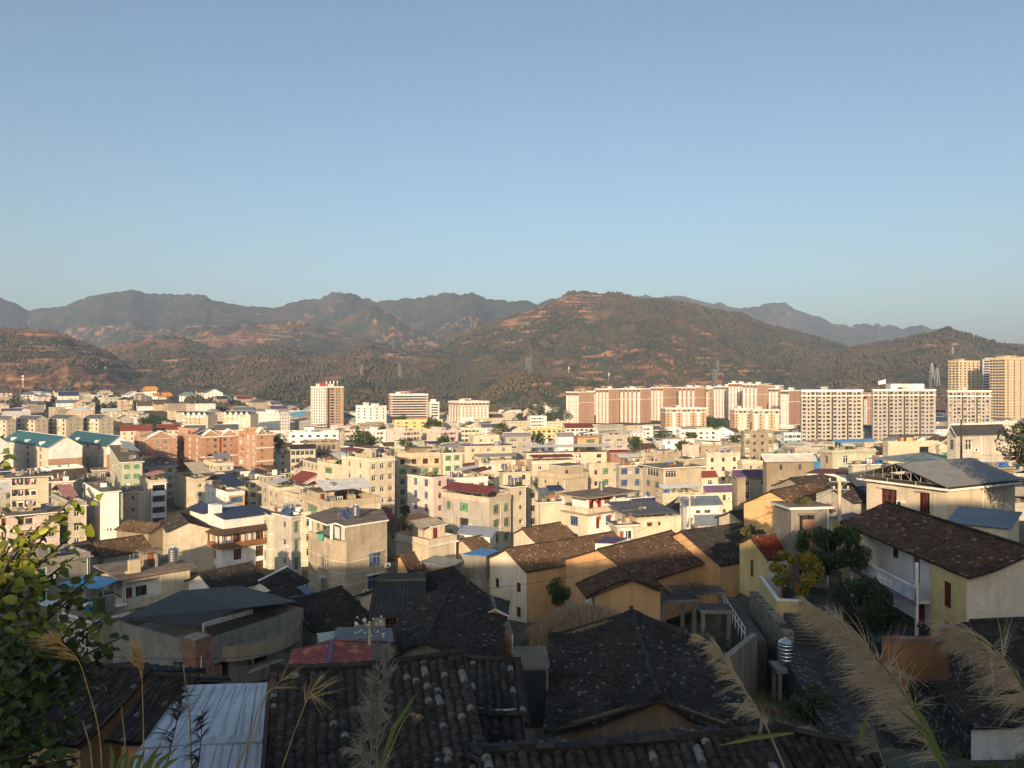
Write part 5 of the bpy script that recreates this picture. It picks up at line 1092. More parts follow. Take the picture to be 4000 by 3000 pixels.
 (2893, 2905, 3022, 1684, 340, 14, 'old grey block', 'old grey five-storey block with dark balconies and stained walls', 'wall_stain', 'd1', [(.12, 2.2, 1.7, 1, 'BAL'), (.36, 1.4, 1.4, .9, 'd'), (.62, 1.4, 1.4, .9, 'd'), (.88, 2, 1.7, 1, 'BAL')], 'par', 1790, {}),
 (2885, 2900, 3010, 1800, 250, 12, 'low stained workshop', 'low cream workshop with tiny windows under the old grey block', C, 'none', 's2', 'par', 1830, {}),
 (2340, 2352, 2466, 1698, 350, 14, 'grey house with paired windows', 'grey four-storey house with paired window bands behind the ribbed roof', G_, 'none', [(.2, 3, 1.4, .9, 'W'), (.6, 3, 1.4, .9, 'W'), (.9, 1.2, 1.4, .9, 'd')], 'par', 1765, dict(ext=[('can', .0, .3, .5, .9, 2, 'L', 'metal_greyblue')])),
 (2240, 2256, 2338, 1704, 335, 20, 'brick and peach house', 'brick and peach house with green ribbon window', 'brick_red', 'none', [(.62, 4, 1.5, .9, 'g')], 'par', 1745, dict(wallB='wall_orange', ext=[('can', .2, .1, .9, .9, 2.2, 'L', 'metal_greyblue')])),
 (2168, 2180, 2242, 1706, 350, 20, 'white gabled shed', 'plain white gabled shed with grey roof', Wt, 'none', 'none', 'gx', 1730, dict(roofmat='metal_grey', rise=1.8)),
 (1960, 1975, 2074, 1706, 340, 14, 'grey house with glazed corner', 'grey house with grey shed roof left of the long ribbed roof', G_, 'none', [(.3, 3, 1.4, .9, 'W'), (.75, 1.3, 1.4, .9, 'w')], 'gx', 1770, dict(roofmat='metal_grey', rise=1.6)),
 (1800, 1815, 2000, 1745, 300, 14, 'long beige house with dark eave', 'long plain beige house with rusty eave above the grey canopies', Bg, 'none', 'd3', 'slab', 1790, dict(over=.6)),
 (1855, 1870, 2015, 1800, 240, 16, 'house with wide grey canopies', 'house under wide grey canopies with steel tanks in front', C, 'none', 'bal2', 'par', 1850, dict(ext=[('can', 0, .05, 1, .95, 2.2, 'gx', 'metal_grey')], tanks=((.1, -.2, .2), (.2, -.2, .2)))),
 (1950, 1965, 2072, 1848, 215, 20, 'house with pink roof edge', 'beige house with pink roof edge and a single steel tank', C, 'none', 'd1', 'slab', 1900, dict(trim='wall_pink', tanks=((.1, .3),))),
 (1830, 1850, 1950, 1700, 330, 22, 'corner house with plants', 'cream house with plants on the eave right of the poplar-like trees', C, 'd1', 'd2', 'par', 1740, {}),
 (1183, 1260, 1380, 1815, 250, 34, 'house behind the green balcony', 'plain cream house with grey roof left of the tall canopied house', C, 'd1', 'd2', 'slab', 1840, {}),
 (1185, 1200, 1330, 1728, 330, 20, 'old brick school block', 'old three-storey brown building with many tall windows', 'wall_stain', 'none', [((i + .5) / 7, 1.6, 1.9, .7, 'd') for i in range(7)], 'par', 1790, dict(yb=1790)),
 (1125, 1135, 1232, 1755, 310, 16, 'low arcaded building', 'low two-storey arcaded building left of the old school block', C, 'none', [((i + .5) / 6, 1.5, 1.8, .7, 'd') for i in range(6)], 'gx', 1795, dict(roofmat='fartile_dark', rise=1.4)),
 (1118, 1130, 1322, 1688, 430, 10, 'long white building', 'long low white building with red-brown base, below the white tower', Wt, 'none', [[((i + .5) / 6, 2, 1.5, .9, 'd') for i in range(6)]], 'par', 1722, dict(ext=[('pent', .3, .2, .5, .8, 3.4, 'wall_white')], depthmax=60)),
 (1180, 1282, 1488, 1958, 150, 34, 'big house with green windows', 'large beige house with green ribbon windows below a roof terrace', Bg, [[(.42, 5.6, 1.9, .6, 'g'), (.9, 1, 1.8, .6, 'd')], 'g2', 'g2'], [[(.45, 1.7, 1.9, .6, 'g')], 'none'], 'par', 2060, dict(par=1.3, trim='wall_stain', heaters=((.22, .3),), tanks=((.30, .42),), ext=[('pent', .0, .35, .30, .8, 2.3), ('can', .1, .3, .98, .95, 2.9, 'gx', 'metal_white')])),
 (1072, 1140, 1176, 2022, 128, 48, 'weathered house with green bay', 'weathered narrow house with green glazed bays and a white drain pipe', G_, 's1', [(.5, 2.6, 2.0, .5, 'g')], 'slab', 2200, dict(over=.1, heaters=((.35, .4),), tanks=((.7, .4),))),
 (1548, 1674, 1782, 2108, 120, 46, 'cream house with tan canopy', 'cream house with a tan ribbed canopy and red-framed windows', 'wall_cream', 'none', [[], [(.58, .9, 1.7, .5, 'r')]], 'par', 2190, dict(par=1.0, band=True, ext=[('can', .1, .35, .95, .98, 2.5, 'gx', 'metal_tan'), ('pent', .45, .3, .95, .9, 2.3)])),
]
for t in TB:
    xl, xc, xr, yt, Y, a, sh, lb, wl, A, B, top, yb, kw = t; kw = dict(kw); kw.pop('yb', None)
    bld(xl, xc, xr, yt, Y, a, sh, lb, wl, A, B, top, yb, **kw)
# large far rows between the town and the hills (middle)
for i, (xl, xc, xr, yt, Y, a, wl, lb, sh) in enumerate((
  (1340, 1350, 1430, 1690, 480, 15, C, 'white five-storey block above the green trees, left of the pale pair', 'white block by the trees'), (1425, 1470, 1508, 1680, 500, 40, Wt, 'white rounded apartment block left of the pale salmon pair', 'white rounded block'),
  (1508, 1575, 1645, 1682, 490, 40, 'wall_pink', 'pale salmon apartment block with grey stair stripe, left of the pair', 'left salmon block'), (1652, 1720, 1788, 1682, 500, 40, 'wall_pink', 'pale salmon apartment block with grey stair stripe, right of the pair', 'right salmon block'),
  (1790, 1800, 1880, 1672, 520, 14, C, 'cream block of stacked white balconies right of the salmon pair', 'cream balcony block'), (1530, 1540, 1730, 1642, 640, 8, 'wall_yellow', 'long yellow low building on the rise under the striped office', 'long yellow building'),
  (2060, 2075, 2195, 1672, 470, 10, 'wall_yellow', 'yellow school block with red floor bands', 'yellow banded school'), (2195, 2210, 2318, 1672, 480, 10, Wt, 'long red-roofed building with a row of square windows', 'red-roofed long building'),
  (2640, 2655, 2798, 1680, 520, 8, Wt, 'long white hall with glazed middle below the tan blocks', 'white hall with glazed middle'), (2500, 2512, 2550, 1665, 560, 12, Wt, 'small white four-storey house in front of the brown towers', 'small white four-storey house'),
  (2060, 2072, 2135, 1626, 700, 15, Wt, 'white and pink stepped building at the hill foot', 'white stepped building'), (2075, 2086, 2098, 1578, 900, 15, C, 'small cream house highest on the hill foot, left of the brown towers', 'small hill-foot house'),
  (2550, 2560, 2628, 1690, 470, 12, 'wall_blue', 'pale house with dark blue hip roof below the tan block', 'blue-hipped house'), (3050, 3062, 3128, 1690, 440, 8, 'wall_blue', 'grey-blue shaded building at the foot of the left grey balcony block', 'shaded grey-blue building'))):
    bld(xl, xc, xr, yt, Y, a, sh, lb, wl, 'd3', [((k + .5) / 6, 2.2, 1.5, .9, 'd' if k % 2 else 'w') for k in range(6)], 'gx' if i in (7, 12) else 'par', yt + 38, 3.0, 'block' if i < 5 else 'building', 'apartment block' if i < 5 else 'building', roofmat='fartile_red' if i == 7 else 'metal_navy', band=i in (6, 4), trim='paint_dkred' if i == 6 else 'wall_white', ext=[('pent', .3, .2, .5, .8, 2.6)] if i < 5 else (), depthmax=60)
# ---------------------------------------------------------------- near houses: tile roofs modelled tile by tile
def tiles(A, B, C, D, mat, col=.22, course=.2, h=.07, sag=.08, seed=1, org=(0, 0, 0), base='tile_dark'):
    """cap tiles on the slope A-B (eave) D-C (ridge); returns vertex and face arrays relative to org"""
    g = np.random.default_rng(seed); A, B, C, D = (np.array(p, float) - np.array(org, float) for p in (A, B, C, D))
    L = np.linalg.norm(B - A); H = (np.linalg.norm(D - A) + np.linalg.norm(C - B)) / 2
    n = max(2, int(max(L, np.linalg.norm(C - D)) / col)); m = max(2, int(H / course))
    w = (B - A) / L; up = np.cross(w, (D - A)); up /= np.linalg.norm(up)
    if up[2] < 0: up = -up
    I, J = np.meshgrid(np.arange(n), np.arange(m), indexing='ij'); I = I.ravel(); J = J.ravel(); N = len(I)
    u = (I + .5) / n; v0 = J / m; v1 = (J + 1.25) / m
    P = lambda uu, vv: (A + (B - A) * uu[:, None]) * (1 - vv)[:, None] + (D + (C - D) * uu[:, None]) * vv[:, None]
    S = lambda uu, vv: -sag * np.sin(np.pi * vv) * (1 + .5 * np.sin(uu * 9 + seed)) - sag * .6 * np.sin(np.pi * uu) + .02 * np.sin(uu * 40 + vv * 9)
    r = L / n * .40
    jx = g.normal(0, .016, N) + (vnoise(I / 3, J / 6 + seed) - .5) * .05; jz = g.normal(0, .012, N) + (g.random(N) < .06) * .03 + (vnoise(I / 4 + 9, J / 5 + seed) - .5) * .06
    prof = [(-1, 0), (-.72, .62), (0, 1), (.72, .62), (1, 0)]
    V = np.zeros((N, 10, 3))
    for e, (vv, rr, hh, lift) in enumerate(((v0, 1.08, 1.1, .022), (np.minimum(v1, 1), .92, .9, 0))):
        base_ = P(u, vv) + up * (S(u, vv) + lift + jz)[:, None]
        for k, (a, b) in enumerate(prof): V[:, e * 5 + k] = base_ + w * (a * r * rr + jx)[:, None] + up * (b * h * hh)
    T = np.array([(0, 1, 6, 5), (1, 2, 7, 6), (2, 3, 8, 7), (3, 4, 9, 8), (0, 4, 3, 1)]); F = (T[None] + (np.arange(N) * 10)[:, None, None]).reshape(-1, 4)
    tv = np.repeat(np.clip(g.normal(.45, .22, N) + .35 * (vnoise(I / 5 + seed, J / 7) - .5) + (g.random(N) < .03) * .6, 0, 1), 5)
    if mat == 'near': tv = np.clip(tv + np.repeat((u > .76) * (vnoise(I * 1.3, J / 3 + 3) > .4) * .26, 5), 0, 1)
    # troughs
    nu, nv = max(4, n), max(3, m // 2); uu, vv = np.meshgrid(np.linspace(0, 1, nu + 1), np.linspace(0, 1, nv + 1), indexing='ij'); uu = uu.ravel(); vv = vv.ravel()
    G = P(uu, vv) + up * (S(uu, vv))[:, None]; G2 = G - up * .12; q = np.arange((nu + 1) * (nv + 1)).reshape(nu + 1, nv + 1)
    f2 = np.stack([q[:-1, :-1], q[1:, :-1], q[1:, 1:], q[:-1, 1:]], -1).reshape(-1, 4); o1 = N * 10; o2 = o1 + len(G)
    ed = []
    for line in (q[:, 0], q[:, -1], q[0, :], q[-1, :]):
        ed.append(np.stack([line[:-1] + o1, line[1:] + o1, line[1:] + o2, line[:-1] + o2], -1))
    ed = np.concatenate(ed)
    V = np.concatenate([V.reshape(-1, 3), G, G2]); F2 = np.concatenate([F, f2 + o1, f2[:, ::-1] + o2, ed]); tv = np.concatenate([tv, np.full(len(f2) * 2 + len(ed), .12)])
    return V, F2, tv
def wallq(mb, root, a, b, H, mat, ops=(), zoff=0, near=True):
    """wall from a to b (left to right seen from outside, base points local); ops (centre u frac, w, h, sill from base, kind)"""
    a = Vector(a); b = Vector(b); ud = (b - a).normalized(); nd = Vector((ud.y, -ud.x, 0)); L = (b - a).length; O = []
    for (c, w, h, s, k) in ops:
        u0 = c * L - w / 2; O.append((u0, s, u0 + w, s + h, .14 if k != 'BAL' else 1.0, None if k not in ('BAL',) else mat)); 
        if k == 'DR': q = MB(); q.box((0, .06, 0), (w, .1, h), 'paint_dkred'); q.box((.1, .05, h * .55), (w - .1, .06, h - .1), 'wood_brown'); d = q.build('door', root)
        elif k == 'BAL': continue
        else: d = put_window(root, k, Matrix(), round(w, 1), round(h, 1), near)
        d.matrix_local = Matrix.Translation(a + ud * u0 + nd * (-.06) + Vector((0, 0, s))) @ Matrix.Rotation(math.atan2(ud.y, ud.x), 4, 'Z')
    facade(mb, a, ud, nd, L, H, O, mat); return ud, nd
def ghouse(short, label, N, F, wl, dl, wr, dr, wall='wall_orange', tile='tile_dark', base=None, ig=.35, ins=.45, col=.25, course=.19, ops={}, sag=.08, name='tiled_house', cat='house', walls={}, h=.07, sides='LR', group=None, cap=True, wh=None, capm='tile_dark', yb=None, pent=None):
    N = Vector(N); F = Vector(F); d = F - N; Lr = Vector((d.x, d.y, 0)).length; dh = Vector((d.x, d.y, 0)) / Lr; lf = Vector((-dh.y, dh.x, 0)); up = Vector((0, 0, 1))
    c = (N + F) / 2; zb = base + CZ if base is not None else min(gz(p.x, p.y) for p in (N - lf * wr, N + lf * wl, F - lf * wr, F + lf * wl)) - .3
    if wh: zb = N.z - max(dl, dr) - wh
    org = Vector((c.x, c.y, zb)); root = empty(name, org); tag(root, label, cat, group)
    NL, FL, NR, FR = N + lf * wl - up * dl, F + lf * wl - up * dl, N - lf * wr - up * dr, F - lf * wr - up * dr
    VV = []; FF = []; TT = []; off = 0
    for i, (s, q) in enumerate((('L', (FL, NL, N, F)), ('R', (NR, FR, F, N)))):
        if s not in sides: continue
        v, f, t = tiles(*q, 'near' if short == 'nearest tiled roof' else tile, col, course, h, sag, int(abs(N.x * 7 + N.y)) + i, org); VV.append(v); FF.append(f + off); TT.append(t); off += len(v)
    roof = newobj('roof', npmesh('roof', np.concatenate(VV), np.concatenate(FF), [tile], None, np.concatenate(TT)), root)
    if cap:
        m = MB(); k = max(3, int(Lr / .3)); p = [N - org + d * (i / k) + up * (.07 - sag * .55 * math.sin(math.pi * i / k) + rnd.uniform(-.008, .008)) for i in range(k + 1)]; m.tube(p, .11 if Y_(N) > 25 else .09, capm, 6); m.build('ridge_cap', root)
    # walls
    m = MB(); zl = N.z - dl * (wl - ins) / wl - zb - .1; zr = N.z - dr * (wr - ins) / wr - zb - .1; zF = F.z - N.z
    a = N + dh * ig - org; b = F - dh * ig - org; a.z = b.z = 0
    al, ar, bl, br = a + lf * (wl - ins), a - lf * (wr - ins), b + lf * (wl - ins), b - lf * (wr - ins)
    wn, wf, wlm, wrm = walls.get('N', wall), walls.get('F', wall), walls.get('L', wall), walls.get('R', wall)
    hN = min(zl, zr)
    wallq(m, root, al, ar, hN, wn, ops.get('N', ())); T = lambda p, z: Vector((p.x, p.y, z))
    m.face([T(al, hN), T(ar, hN), T(ar, zr), T(a, N.z - zb - .12), T(al, zl)], wn)
    wallq(m, root, br, bl, hN, wf, ops.get('F', ())); m.face([T(br, hN), T(bl, hN), T(bl, zl), T(b, F.z - zb - .12), T(br, zr)], wf)
    wallq(m, root, bl, al, zl, wlm, ops.get('L', ())); wallq(m, root, ar, br, zr, wrm, ops.get('R', ())); m.build('wall', root)
    # barge boards
    for E in ((NL, N, NR), (FL, F, FR)):
        q = MB(); q.tube([e - org - up * .11 for e in E], .06, 'wood_dark', 4); q.build('barge_board', root)
    xs = [px(p)[0] for p in (NL, NR, FL, FR, N, F) if p.y > 1]; yt = min(px(N)[1], px(F)[1])
    PLACED.append(dict(x0=min(xs), x1=max(xs), yt=yt, yb=yb or yt + 60, Y=N.y, short=short, root=root, cx=sum(xs) / len(xs), poly=(c.x, c.y, .5 * math.hypot(Lr, wl + wr)), auto=False, tanks=[], org=org))
    return root
def Y_(v): return v.y
def level(x1, y1, x2, y2, Y1):
    """two pixels joined by a level line, the first at distance Y1"""
    z = (y1 - 1500) / 3000 * Y1; return W(x1, y1, Y1), W(x2, y2, z * 3000 / (y2 - 1500))
# the big roof right under the viewer, and its neighbours
N, F = W(1054, 2621, 17), W(1809, 2556, 18.05)
ghouse('nearest tiled roof', 'old house with big dark tiled roof at the bottom centre, pale lichen patches on its right', N, F, 4.2, 1.9, 4.6, 2.1, 'wall_concrete', 'tile_lichen', col=.2, course=.115, ig=.1, ins=.4, h=.065, sag=.2)
N, F = level(2574, 2725, 2466, 2379, 27)
ghouse('black tiled house', 'large black tiled roof with brown rendered gable in the bottom centre-right', N, F, 4.05, 1.3, 3.9, 1.35, 'wall_render', 'tile_dark', col=.235, course=.125, ops={'N': [(.07, .9, 1.6, .9, 'w')]}, walls={'N': 'wall_render'}, h=.06, sag=.22)
N, F = W(1880, 2948, 13.0), W(3020, 2862, 13.8)
ghouse('lowest tiled roof', 'low black tiled roof crossing the bottom edge below the brown gable', N, F, 2.6, 1.1, 3.0, 1.3, 'wall_concrete', 'tile_lichen', col=.2, course=.15, h=.07, ins=.3, ig=.2)
N, F = W(3030, 2850, 14.5), W(3420, 2925, 14.8)
ghouse('bottom right tiled roof', 'sagging black tiled roof at the bottom edge, under the big reed plumes', N, F, 2.4, 1.0, 3.0, 1.3, 'wall_concrete', 'tile_dark', col=.2, course=.15, h=.07, ins=.3, ig=.2)
N, F = level(290, 2590, 590, 2622, 31)
ghouse('left black roof', 'house with black tiled roof and orange earth wall behind the bottom-left leaves', N, F, 3.4, 1.2, 3.6, 1.3, 'wall_orange', 'tile_dark', base=-17, ops={'R': [(.75, .8, 1.4, 1.2, 'k')]})
N, F = level(600, 2640, 775, 2648, 29.5)
ghouse('small black roof', 'small black tiled roof and orange wall left of the pale metal roof', N, F, 2.6, 1.0, 3.0, 1.1, 'wall_orange', 'tile_dark', base=-17)
N, F = level(1658, 2507, 1773, 2270, 47.8)
ghouse('long dark roof', 'long dark tiled roof with pale grey gable above the nearest roof', N, F, 3.5, 1.55, 4.6, 1.6, 'wall_concrete', 'tile_dark', col=.25, course=.25, base=-21.5)
N, F = level(1502, 2283, 1773, 2215, 72)
ghouse('broad dark roof', 'broad dark tiled roof below the tan-canopied cream house', N, F, 4.5, 1.9, 5.0, 2.0, 'wall_cream', 'tile_dark')
N, F = W(1100, 2358, 71), W(1337, 2292, 76.9)
ghouse('black roof by the beige house', 'black tiled roof directly below the beige four-storey house', N, F, 4.6, 1.9, 5.2, 2.05, 'wall_concrete', 'tile_dark')
N, F = W(1800, 2572, 26), W(2035, 2585, 26.2)
ghouse('grey tiled shed', 'small grey tiled roof with white wall and dark window left of the black roof', N, F, 2.0, .8, 2.3, 1.1, 'wall_white', 'tile_lichen', ops={'R': [(.18, .7, 1.1, 1.6, 'k')]}, wh=2.6, course=.2)
N, F = W(1862, 2790, 19.5), W(2040, 2800, 19.6)
ghouse('low shed roof', 'low black tiled shed roof right of the nearest roof edge', N, F, 1.4, .5, 2.6, 1.2, 'wall_concrete', 'tile_dark', wh=2.0, course=.18)
N, F = level(1972, 2145, 2398, 2077, 100)
ghouse('white gabled house', 'long brown tiled house with white gable wall and small dark windows', N, F, 4.4, 2.0, 4.6, 2.1, 'wall_cream', 'tile_brown', col=.3, course=.24, walls={'N': 'wall_gablewhite', 'R': 'wall_orange'}, ops={'N': [(.22, .7, 1.2, 4.0, 'k'), (.8, .8, 1.2, 4.4, 'r'), (.8, .8, 1.3, 1.2, 'r')], 'R': [(.33, .9, 1.6, 2.5, 'r')]}, base=-31)
N, F = level(2334, 2147, 2625, 2073, 90)
ghouse('orange gabled house', 'large orange gabled house with sunlit brown tiled roof', N, F, 5.6, 2.1, 6.6, 2.7, 'wall_orange', 'tile_rust', col=.27, course=.2, ops={'R': [(.62, .9, 1.7, 1.4, 'k'), (.9, 2.0, 2.4, .5, 'k')]}, base=-27.5)
N, F = level(2660, 2075, 2950, 2037, 98)
ghouse('long orange wing', 'dark tiled wing joined to the right of the orange gabled house', N, F, 5.0, 2.2, 6.8, 3.0, 'wall_orange', 'tile_dark', col=.27, course=.2, base=-28)
N, F = level(2470, 2262, 2418, 2213, 60)
ghouse('small orange house', 'small orange house with arched mossy tiled roof and one porch post', N, F, 3.7, 1.35, 3.1, 1.3, 'wall_orange', 'tile_rust', col=.25, course=.18, walls={'L': 'wall_white'}, base=-22.3, ins=.75, sag=-.12, ops={'L': [(.5, .9, 2.0, 1.2, 'k')]})
q = MB(); p = W(2318, 2320, 59.5); q.bar((p.x, p.y, p.z - .1), (p.x, p.y, CZ - 21.5), .07, 'metal_dark', 6); o_ = PLACED[-1]; q.v = [tuple(Vector(v) - o_['org']) for v in q.v]; q.build('porch_post', o_['root'])
N, F = level(365, 2117, 560, 2090, 118)
ghouse('ribbed grey-brown roof', 'long ribbed brown tiled roof under the bright white house', N, F, 3.6, 1.5, 3.9, 1.7, 'wall_concrete', 'tile_brown', col=.35, course=.4)
N, F = level(282, 2125, 350, 2112, 117)
ghouse('brown roof behind leaves', 'short brown tiled roof just left of the ribbed one', N, F, 3.2, 1.4, 3.6, 1.6, 'wall_white', 'tile_brown', col=.35, course=.4)
N, F = level(775, 2240, 985, 2196, 90)
ghouse('black roof with blue skylights', 'black tiled roof with two small blue skylights and white gable', N, F, 3.2, 1.4, 3.6, 1.7, 'wall_white', 'tile_dark', col=.3, course=.24, ops={'N': [(.4, .7, .8, 3.6, 'w')]})
N, F = level(1010, 2270, 1120, 2215, 92)
ghouse('curled-eave black roof', 'black tiled roof with curled white-edged gable left of the beige house', N, F, 3.0, 1.5, 3.2, 1.6, 'wall_white', 'tile_dark', col=.3, course=.24, capm='wall_white')
N, F = level(980, 2335, 1150, 2285, 80)
ghouse('rust-edged black roof', 'low dark tiled roof beside the blue metal lean-to', N, F, 2.2, .9, 2.6, 1.2, 'wall_concrete', 'tile_dark', col=.3, course=.24)
N, F = level(735, 2040, 700, 2000, 150)
ghouse('shaded tiled roof', 'shaded tiled roof left of the white wood-galleried house', N, F, 4, 1.6, 6, 2.2, 'wall_cream', 'tile_dark', col=.4, course=.5)
N, F = level(500, 2030, 632, 2044, 160)
ghouse('green-windowed old house', 'old one-storey house with two green ribbon windows and brown tile roof', N, F, 3.5, 1.4, 3.4, 1.5, 'wall_stain', 'tile_brown', col=.35, course=.45, ops={'R': [(.3, 2.6, 1.5, 3.6, 'g'), (.72, 2.6, 1.5, 3.6, 'g')]})
N, F = level(1560, 2165, 1620, 2158, 98)
ghouse('peach walled shed', 'small brown tiled roof over peach wall right of the beige house', N, F, 1.8, .8, 3.0, 1.6, 'wall_orange', 'tile_rust', col=.25, course=.3)
N, F = level(1800, 2105, 1880, 2092, 125)
ghouse('brown roof by the banner', 'brown tiled roof right of the tan-canopied house below the banner', N, F, 4.2, 1.8, 5.4, 2.4, 'wall_cream', 'tile_brown', col=.35, course=.45)
N, F = level(2037, 2064, 2190, 2040, 122)
ghouse('cream gabled cottage', 'cream cottage with brown tiled roof left of the lantern house', N, F, 2.8, 1.3, 3.8, 1.9, 'wall_cream', 'tile_brown', col=.35, course=.4, ops={'N': [(.72, .9, 1.5, 2.0, 'w')]})
N, F = level(3010, 1918, 3180, 1882, 100)
ghouse('orange gable above the trees', 'orange gable with brown and black tiled roof left of the wooden pole', N, F, 4.4, 2.2, 6.5, 2.7, 'wall_orange', 'tile_rust', col=.3, course=.4)
N, F = level(3085, 1868, 3240, 1850, 125)
ghouse('dark roof by the red roof', 'dark tiled roof in shade behind the orange gable', N, F, 3.6, 1.6, 4.5, 1.9, 'wall_concrete', 'tile_dark', col=.3, course=.4)
N, F = level(3240, 1900, 3330, 1890, 90)
ghouse('shaded house behind pole', 'shaded grey house with air conditioners behind the wooden pole', N, F, 2.5, 1.1, 3.4, 1.5, 'wall_grey', 'tile_dark', col=.3, course=.4)
N, F = level(2850, 1998, 2960, 1985, 118)
ghouse('little dark roof', 'little dark tiled roof below the orange gable left end', N, F, 3, 1.3, 5, 2.0, 'wall_cream', 'tile_dark', col=.3, course=.4)
# small yellow house with red glazed tiles
N, F = W(2936, 2095, 68), W(3110, 2112, 68.5)
N, F = level(2934, 2095, 2990, 2086, 68)
F = N + Vector((4.4, 1.2, 0))
ghouse('small yellow house', 'small pale yellow house with red glazed tile roof beside the steps', N, F, 2.4, 1.1, 2.6, 1.5, 'wall_yellow', 'tile_redglaze', col=.25, course=.3, base=-19, walls={'R': 'wall_white'}, ops={'N': [(.45, .5, 1.5, 1.9, 'n')], 'R': [(.6, 2.6, 2.0, .2, 'BAL')]}, ig=.15, ins=.3)
N, F = W(3960, 2440, 33), W(3740, 2455, 36)
ghouse('tiled roof under the white gable', 'black tiled roof below the white gable wall at the right edge', W(3790, 2430, 40), W(4300, 2400, 41), 2.5, 1.0, 4.5, 2.4, 'rubble', 'tile_dark')
ghouse('lower right tiled roof', 'black tiled roof over a white wall in the lower right corner', W(3650, 2672, 38), W(4250, 2650, 38.5), 2.2, .8, 2.6, 1.0, 'wall_white', 'tile_dark', base=-21, ins=.35, walls={'N': 'rubble'})

# ---- the long white and yellow house on the right
def right_house():
    ORG = Vector((31, 58, CZ - 17.6)); root = empty('long_tiled_house', ORG); tag(root, 'long two-storey house, yellow and white, balcony with balusters, brown tiled roof', 'house')
    zr, ze = CZ - 10.55, CZ - 12.2; A = Vector((28.7, 48.3, ze)); B = Vector((28.9, 67.8, ze)); Rn = Vector((33.2, 48.6, zr)); Rf = Vector((33.2, 68.3, zr)); A2 = Vector((37.7, 48.3, ze)); B2 = Vector((37.7, 67.8, ze))
    v1, f1, t1 = tiles(B, A, Rn, Rf, None, .25, .19, .07, .1, 5, ORG); v2, f2, t2 = tiles(A2, B2, Rf, Rn, None, .25, .19, .07, .1, 6, ORG)
    newobj('roof', npmesh('roof', np.concatenate([v1, v2]), np.concatenate([f1, f2 + len(v1)]), ['tile_rust'], None, np.concatenate([t1, t2])), root)
    Rq, q = [], MB(); q.tube([Rn - ORG + Vector((0, 0, .08)), Rf - ORG + Vector((0, 0, .08))], .12, 'tile_dark', 6); q.build('ridge_cap', root)
    L = lambda x, y, z=0: Vector((x, y, 0)) - Vector((ORG.x, ORG.y, 0)) + Vector((0, 0, z))
    m = MB(); H = 5.3
    # gable towards the viewer, yellow bay, recessed white front, far yellow bay
    wallq(m, root, L(28.95, 48.9), L(37.3, 48.9), H, 'wall_gablewhite', [(.58, 1.5, 1.7, 3.0, 'r')]); m.face([L(28.95, 48.9, H), L(37.3, 48.9, H), L(33.2, 48.9, zr - ORG.z - .15)], 'wall_gablewhite')
    wallq(m, root, L(28.95, 53.2), L(28.95, 48.9), H, 'wall_yellow', [(.5, .8, 1.7, 2.75, 'r'), (.5, .8, 1.7, .1, 'r')])
    m.face([L(28.95, 53.2), L(30.2, 53.2), L(30.2, 53.2, H), L(28.95, 53.2, H)][::-1], 'wall_white')
    wallq(m, root, L(30.2, 63.6), L(30.2, 53.2), H + .2, 'wall_white', [(.30, .8, 1.2, 3.9, 'k'), (.60, .95, 2.0, 2.8, 'DR'), (.22, .9, 2.1, .05, 'k'), (.66, 1.1, 2.2, .05, 'DR')])
    m.face([L(28.95, 63.6), L(30.2, 63.6), L(30.2, 63.6, H), L(28.95, 63.6, H)], 'wall_white')
    wallq(m, root, L(28.95, 67.4), L(28.95, 63.6), H, 'wall_yellow', [(.3, .9, 1.6, 2.9, 'k'), (.75, .9, 1.6, 2.9, 'k')])
    for a, b in ((L(37.3, 48.9), L(37.3, 67.4)), (L(37.3, 67.4), L(28.95, 67.4))): m.face([a, b, b + Vector((0, 0, H)), a + Vector((0, 0, H))], 'wall_white')
    m.face([L(37.3, 67.4, H), L(28.95, 67.4, H), L(33.2, 67.4, zr - ORG.z - .15)], 'wall_white'); m.build('wall', root)
    # balcony
    b = MB(); x0 = 28.0; b.box(L(x0, 53.25, 2.35), L(30.19, 63.55, 2.52), 'wall_white'); b.box(L(x0 - .06, 53.2, 2.2), L(x0 - .001, 63.6, 2.5), 'purple_trim'); b.build('balcony_floor', root)
    b = MB(); b.box(L(x0, 53.25, 2.523), L(x0 + .12, 56.4, 3.4), 'white_tile'); b.box(L(x0, 59.0, 2.523), L(x0 + .12, 63.55, 3.4), 'white_tile'); b.box(L(x0 - .05, 53.25, 3.403), L(x0 + .17, 63.55, 3.5), 'wall_white'); b.build('balcony_wall', root)
    for i in range(11):
        b = MB(); y = 56.6 + i * .23; c = L(x0 + .06, y, 2.53); b.lathe([(0, 0), (.07, 0), (.05, .1), (.085, .3), (.045, .55), (.04, .7), (.07, .86), (0, .87)], 'wall_white', 8, c); b.build('baluster', root, smooth=False)
    for y in (53.3, 63.4): b = MB(); b.box(L(x0, y - .08, 0), L(x0 + .18, y + .08, 5.2), 'wall_white'); b.build('column', root)
    PLACED.append(dict(x0=3330, x1=4100, yt=1950, yb=2100, Y=48, short='long yellow and white house', root=root, cx=3650, poly=(33, 58, 11), auto=False, tanks=[]))
    # paved yard in front
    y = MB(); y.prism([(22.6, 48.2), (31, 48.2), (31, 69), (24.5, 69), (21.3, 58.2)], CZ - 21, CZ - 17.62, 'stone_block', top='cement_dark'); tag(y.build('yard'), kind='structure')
right_house()
r = empty('lean_to_house', (32, 70, CZ - 16)); tag(r, 'flat-topped yellow annexe with slate lean-to roof behind the long tiled house', 'house'); q = MB()
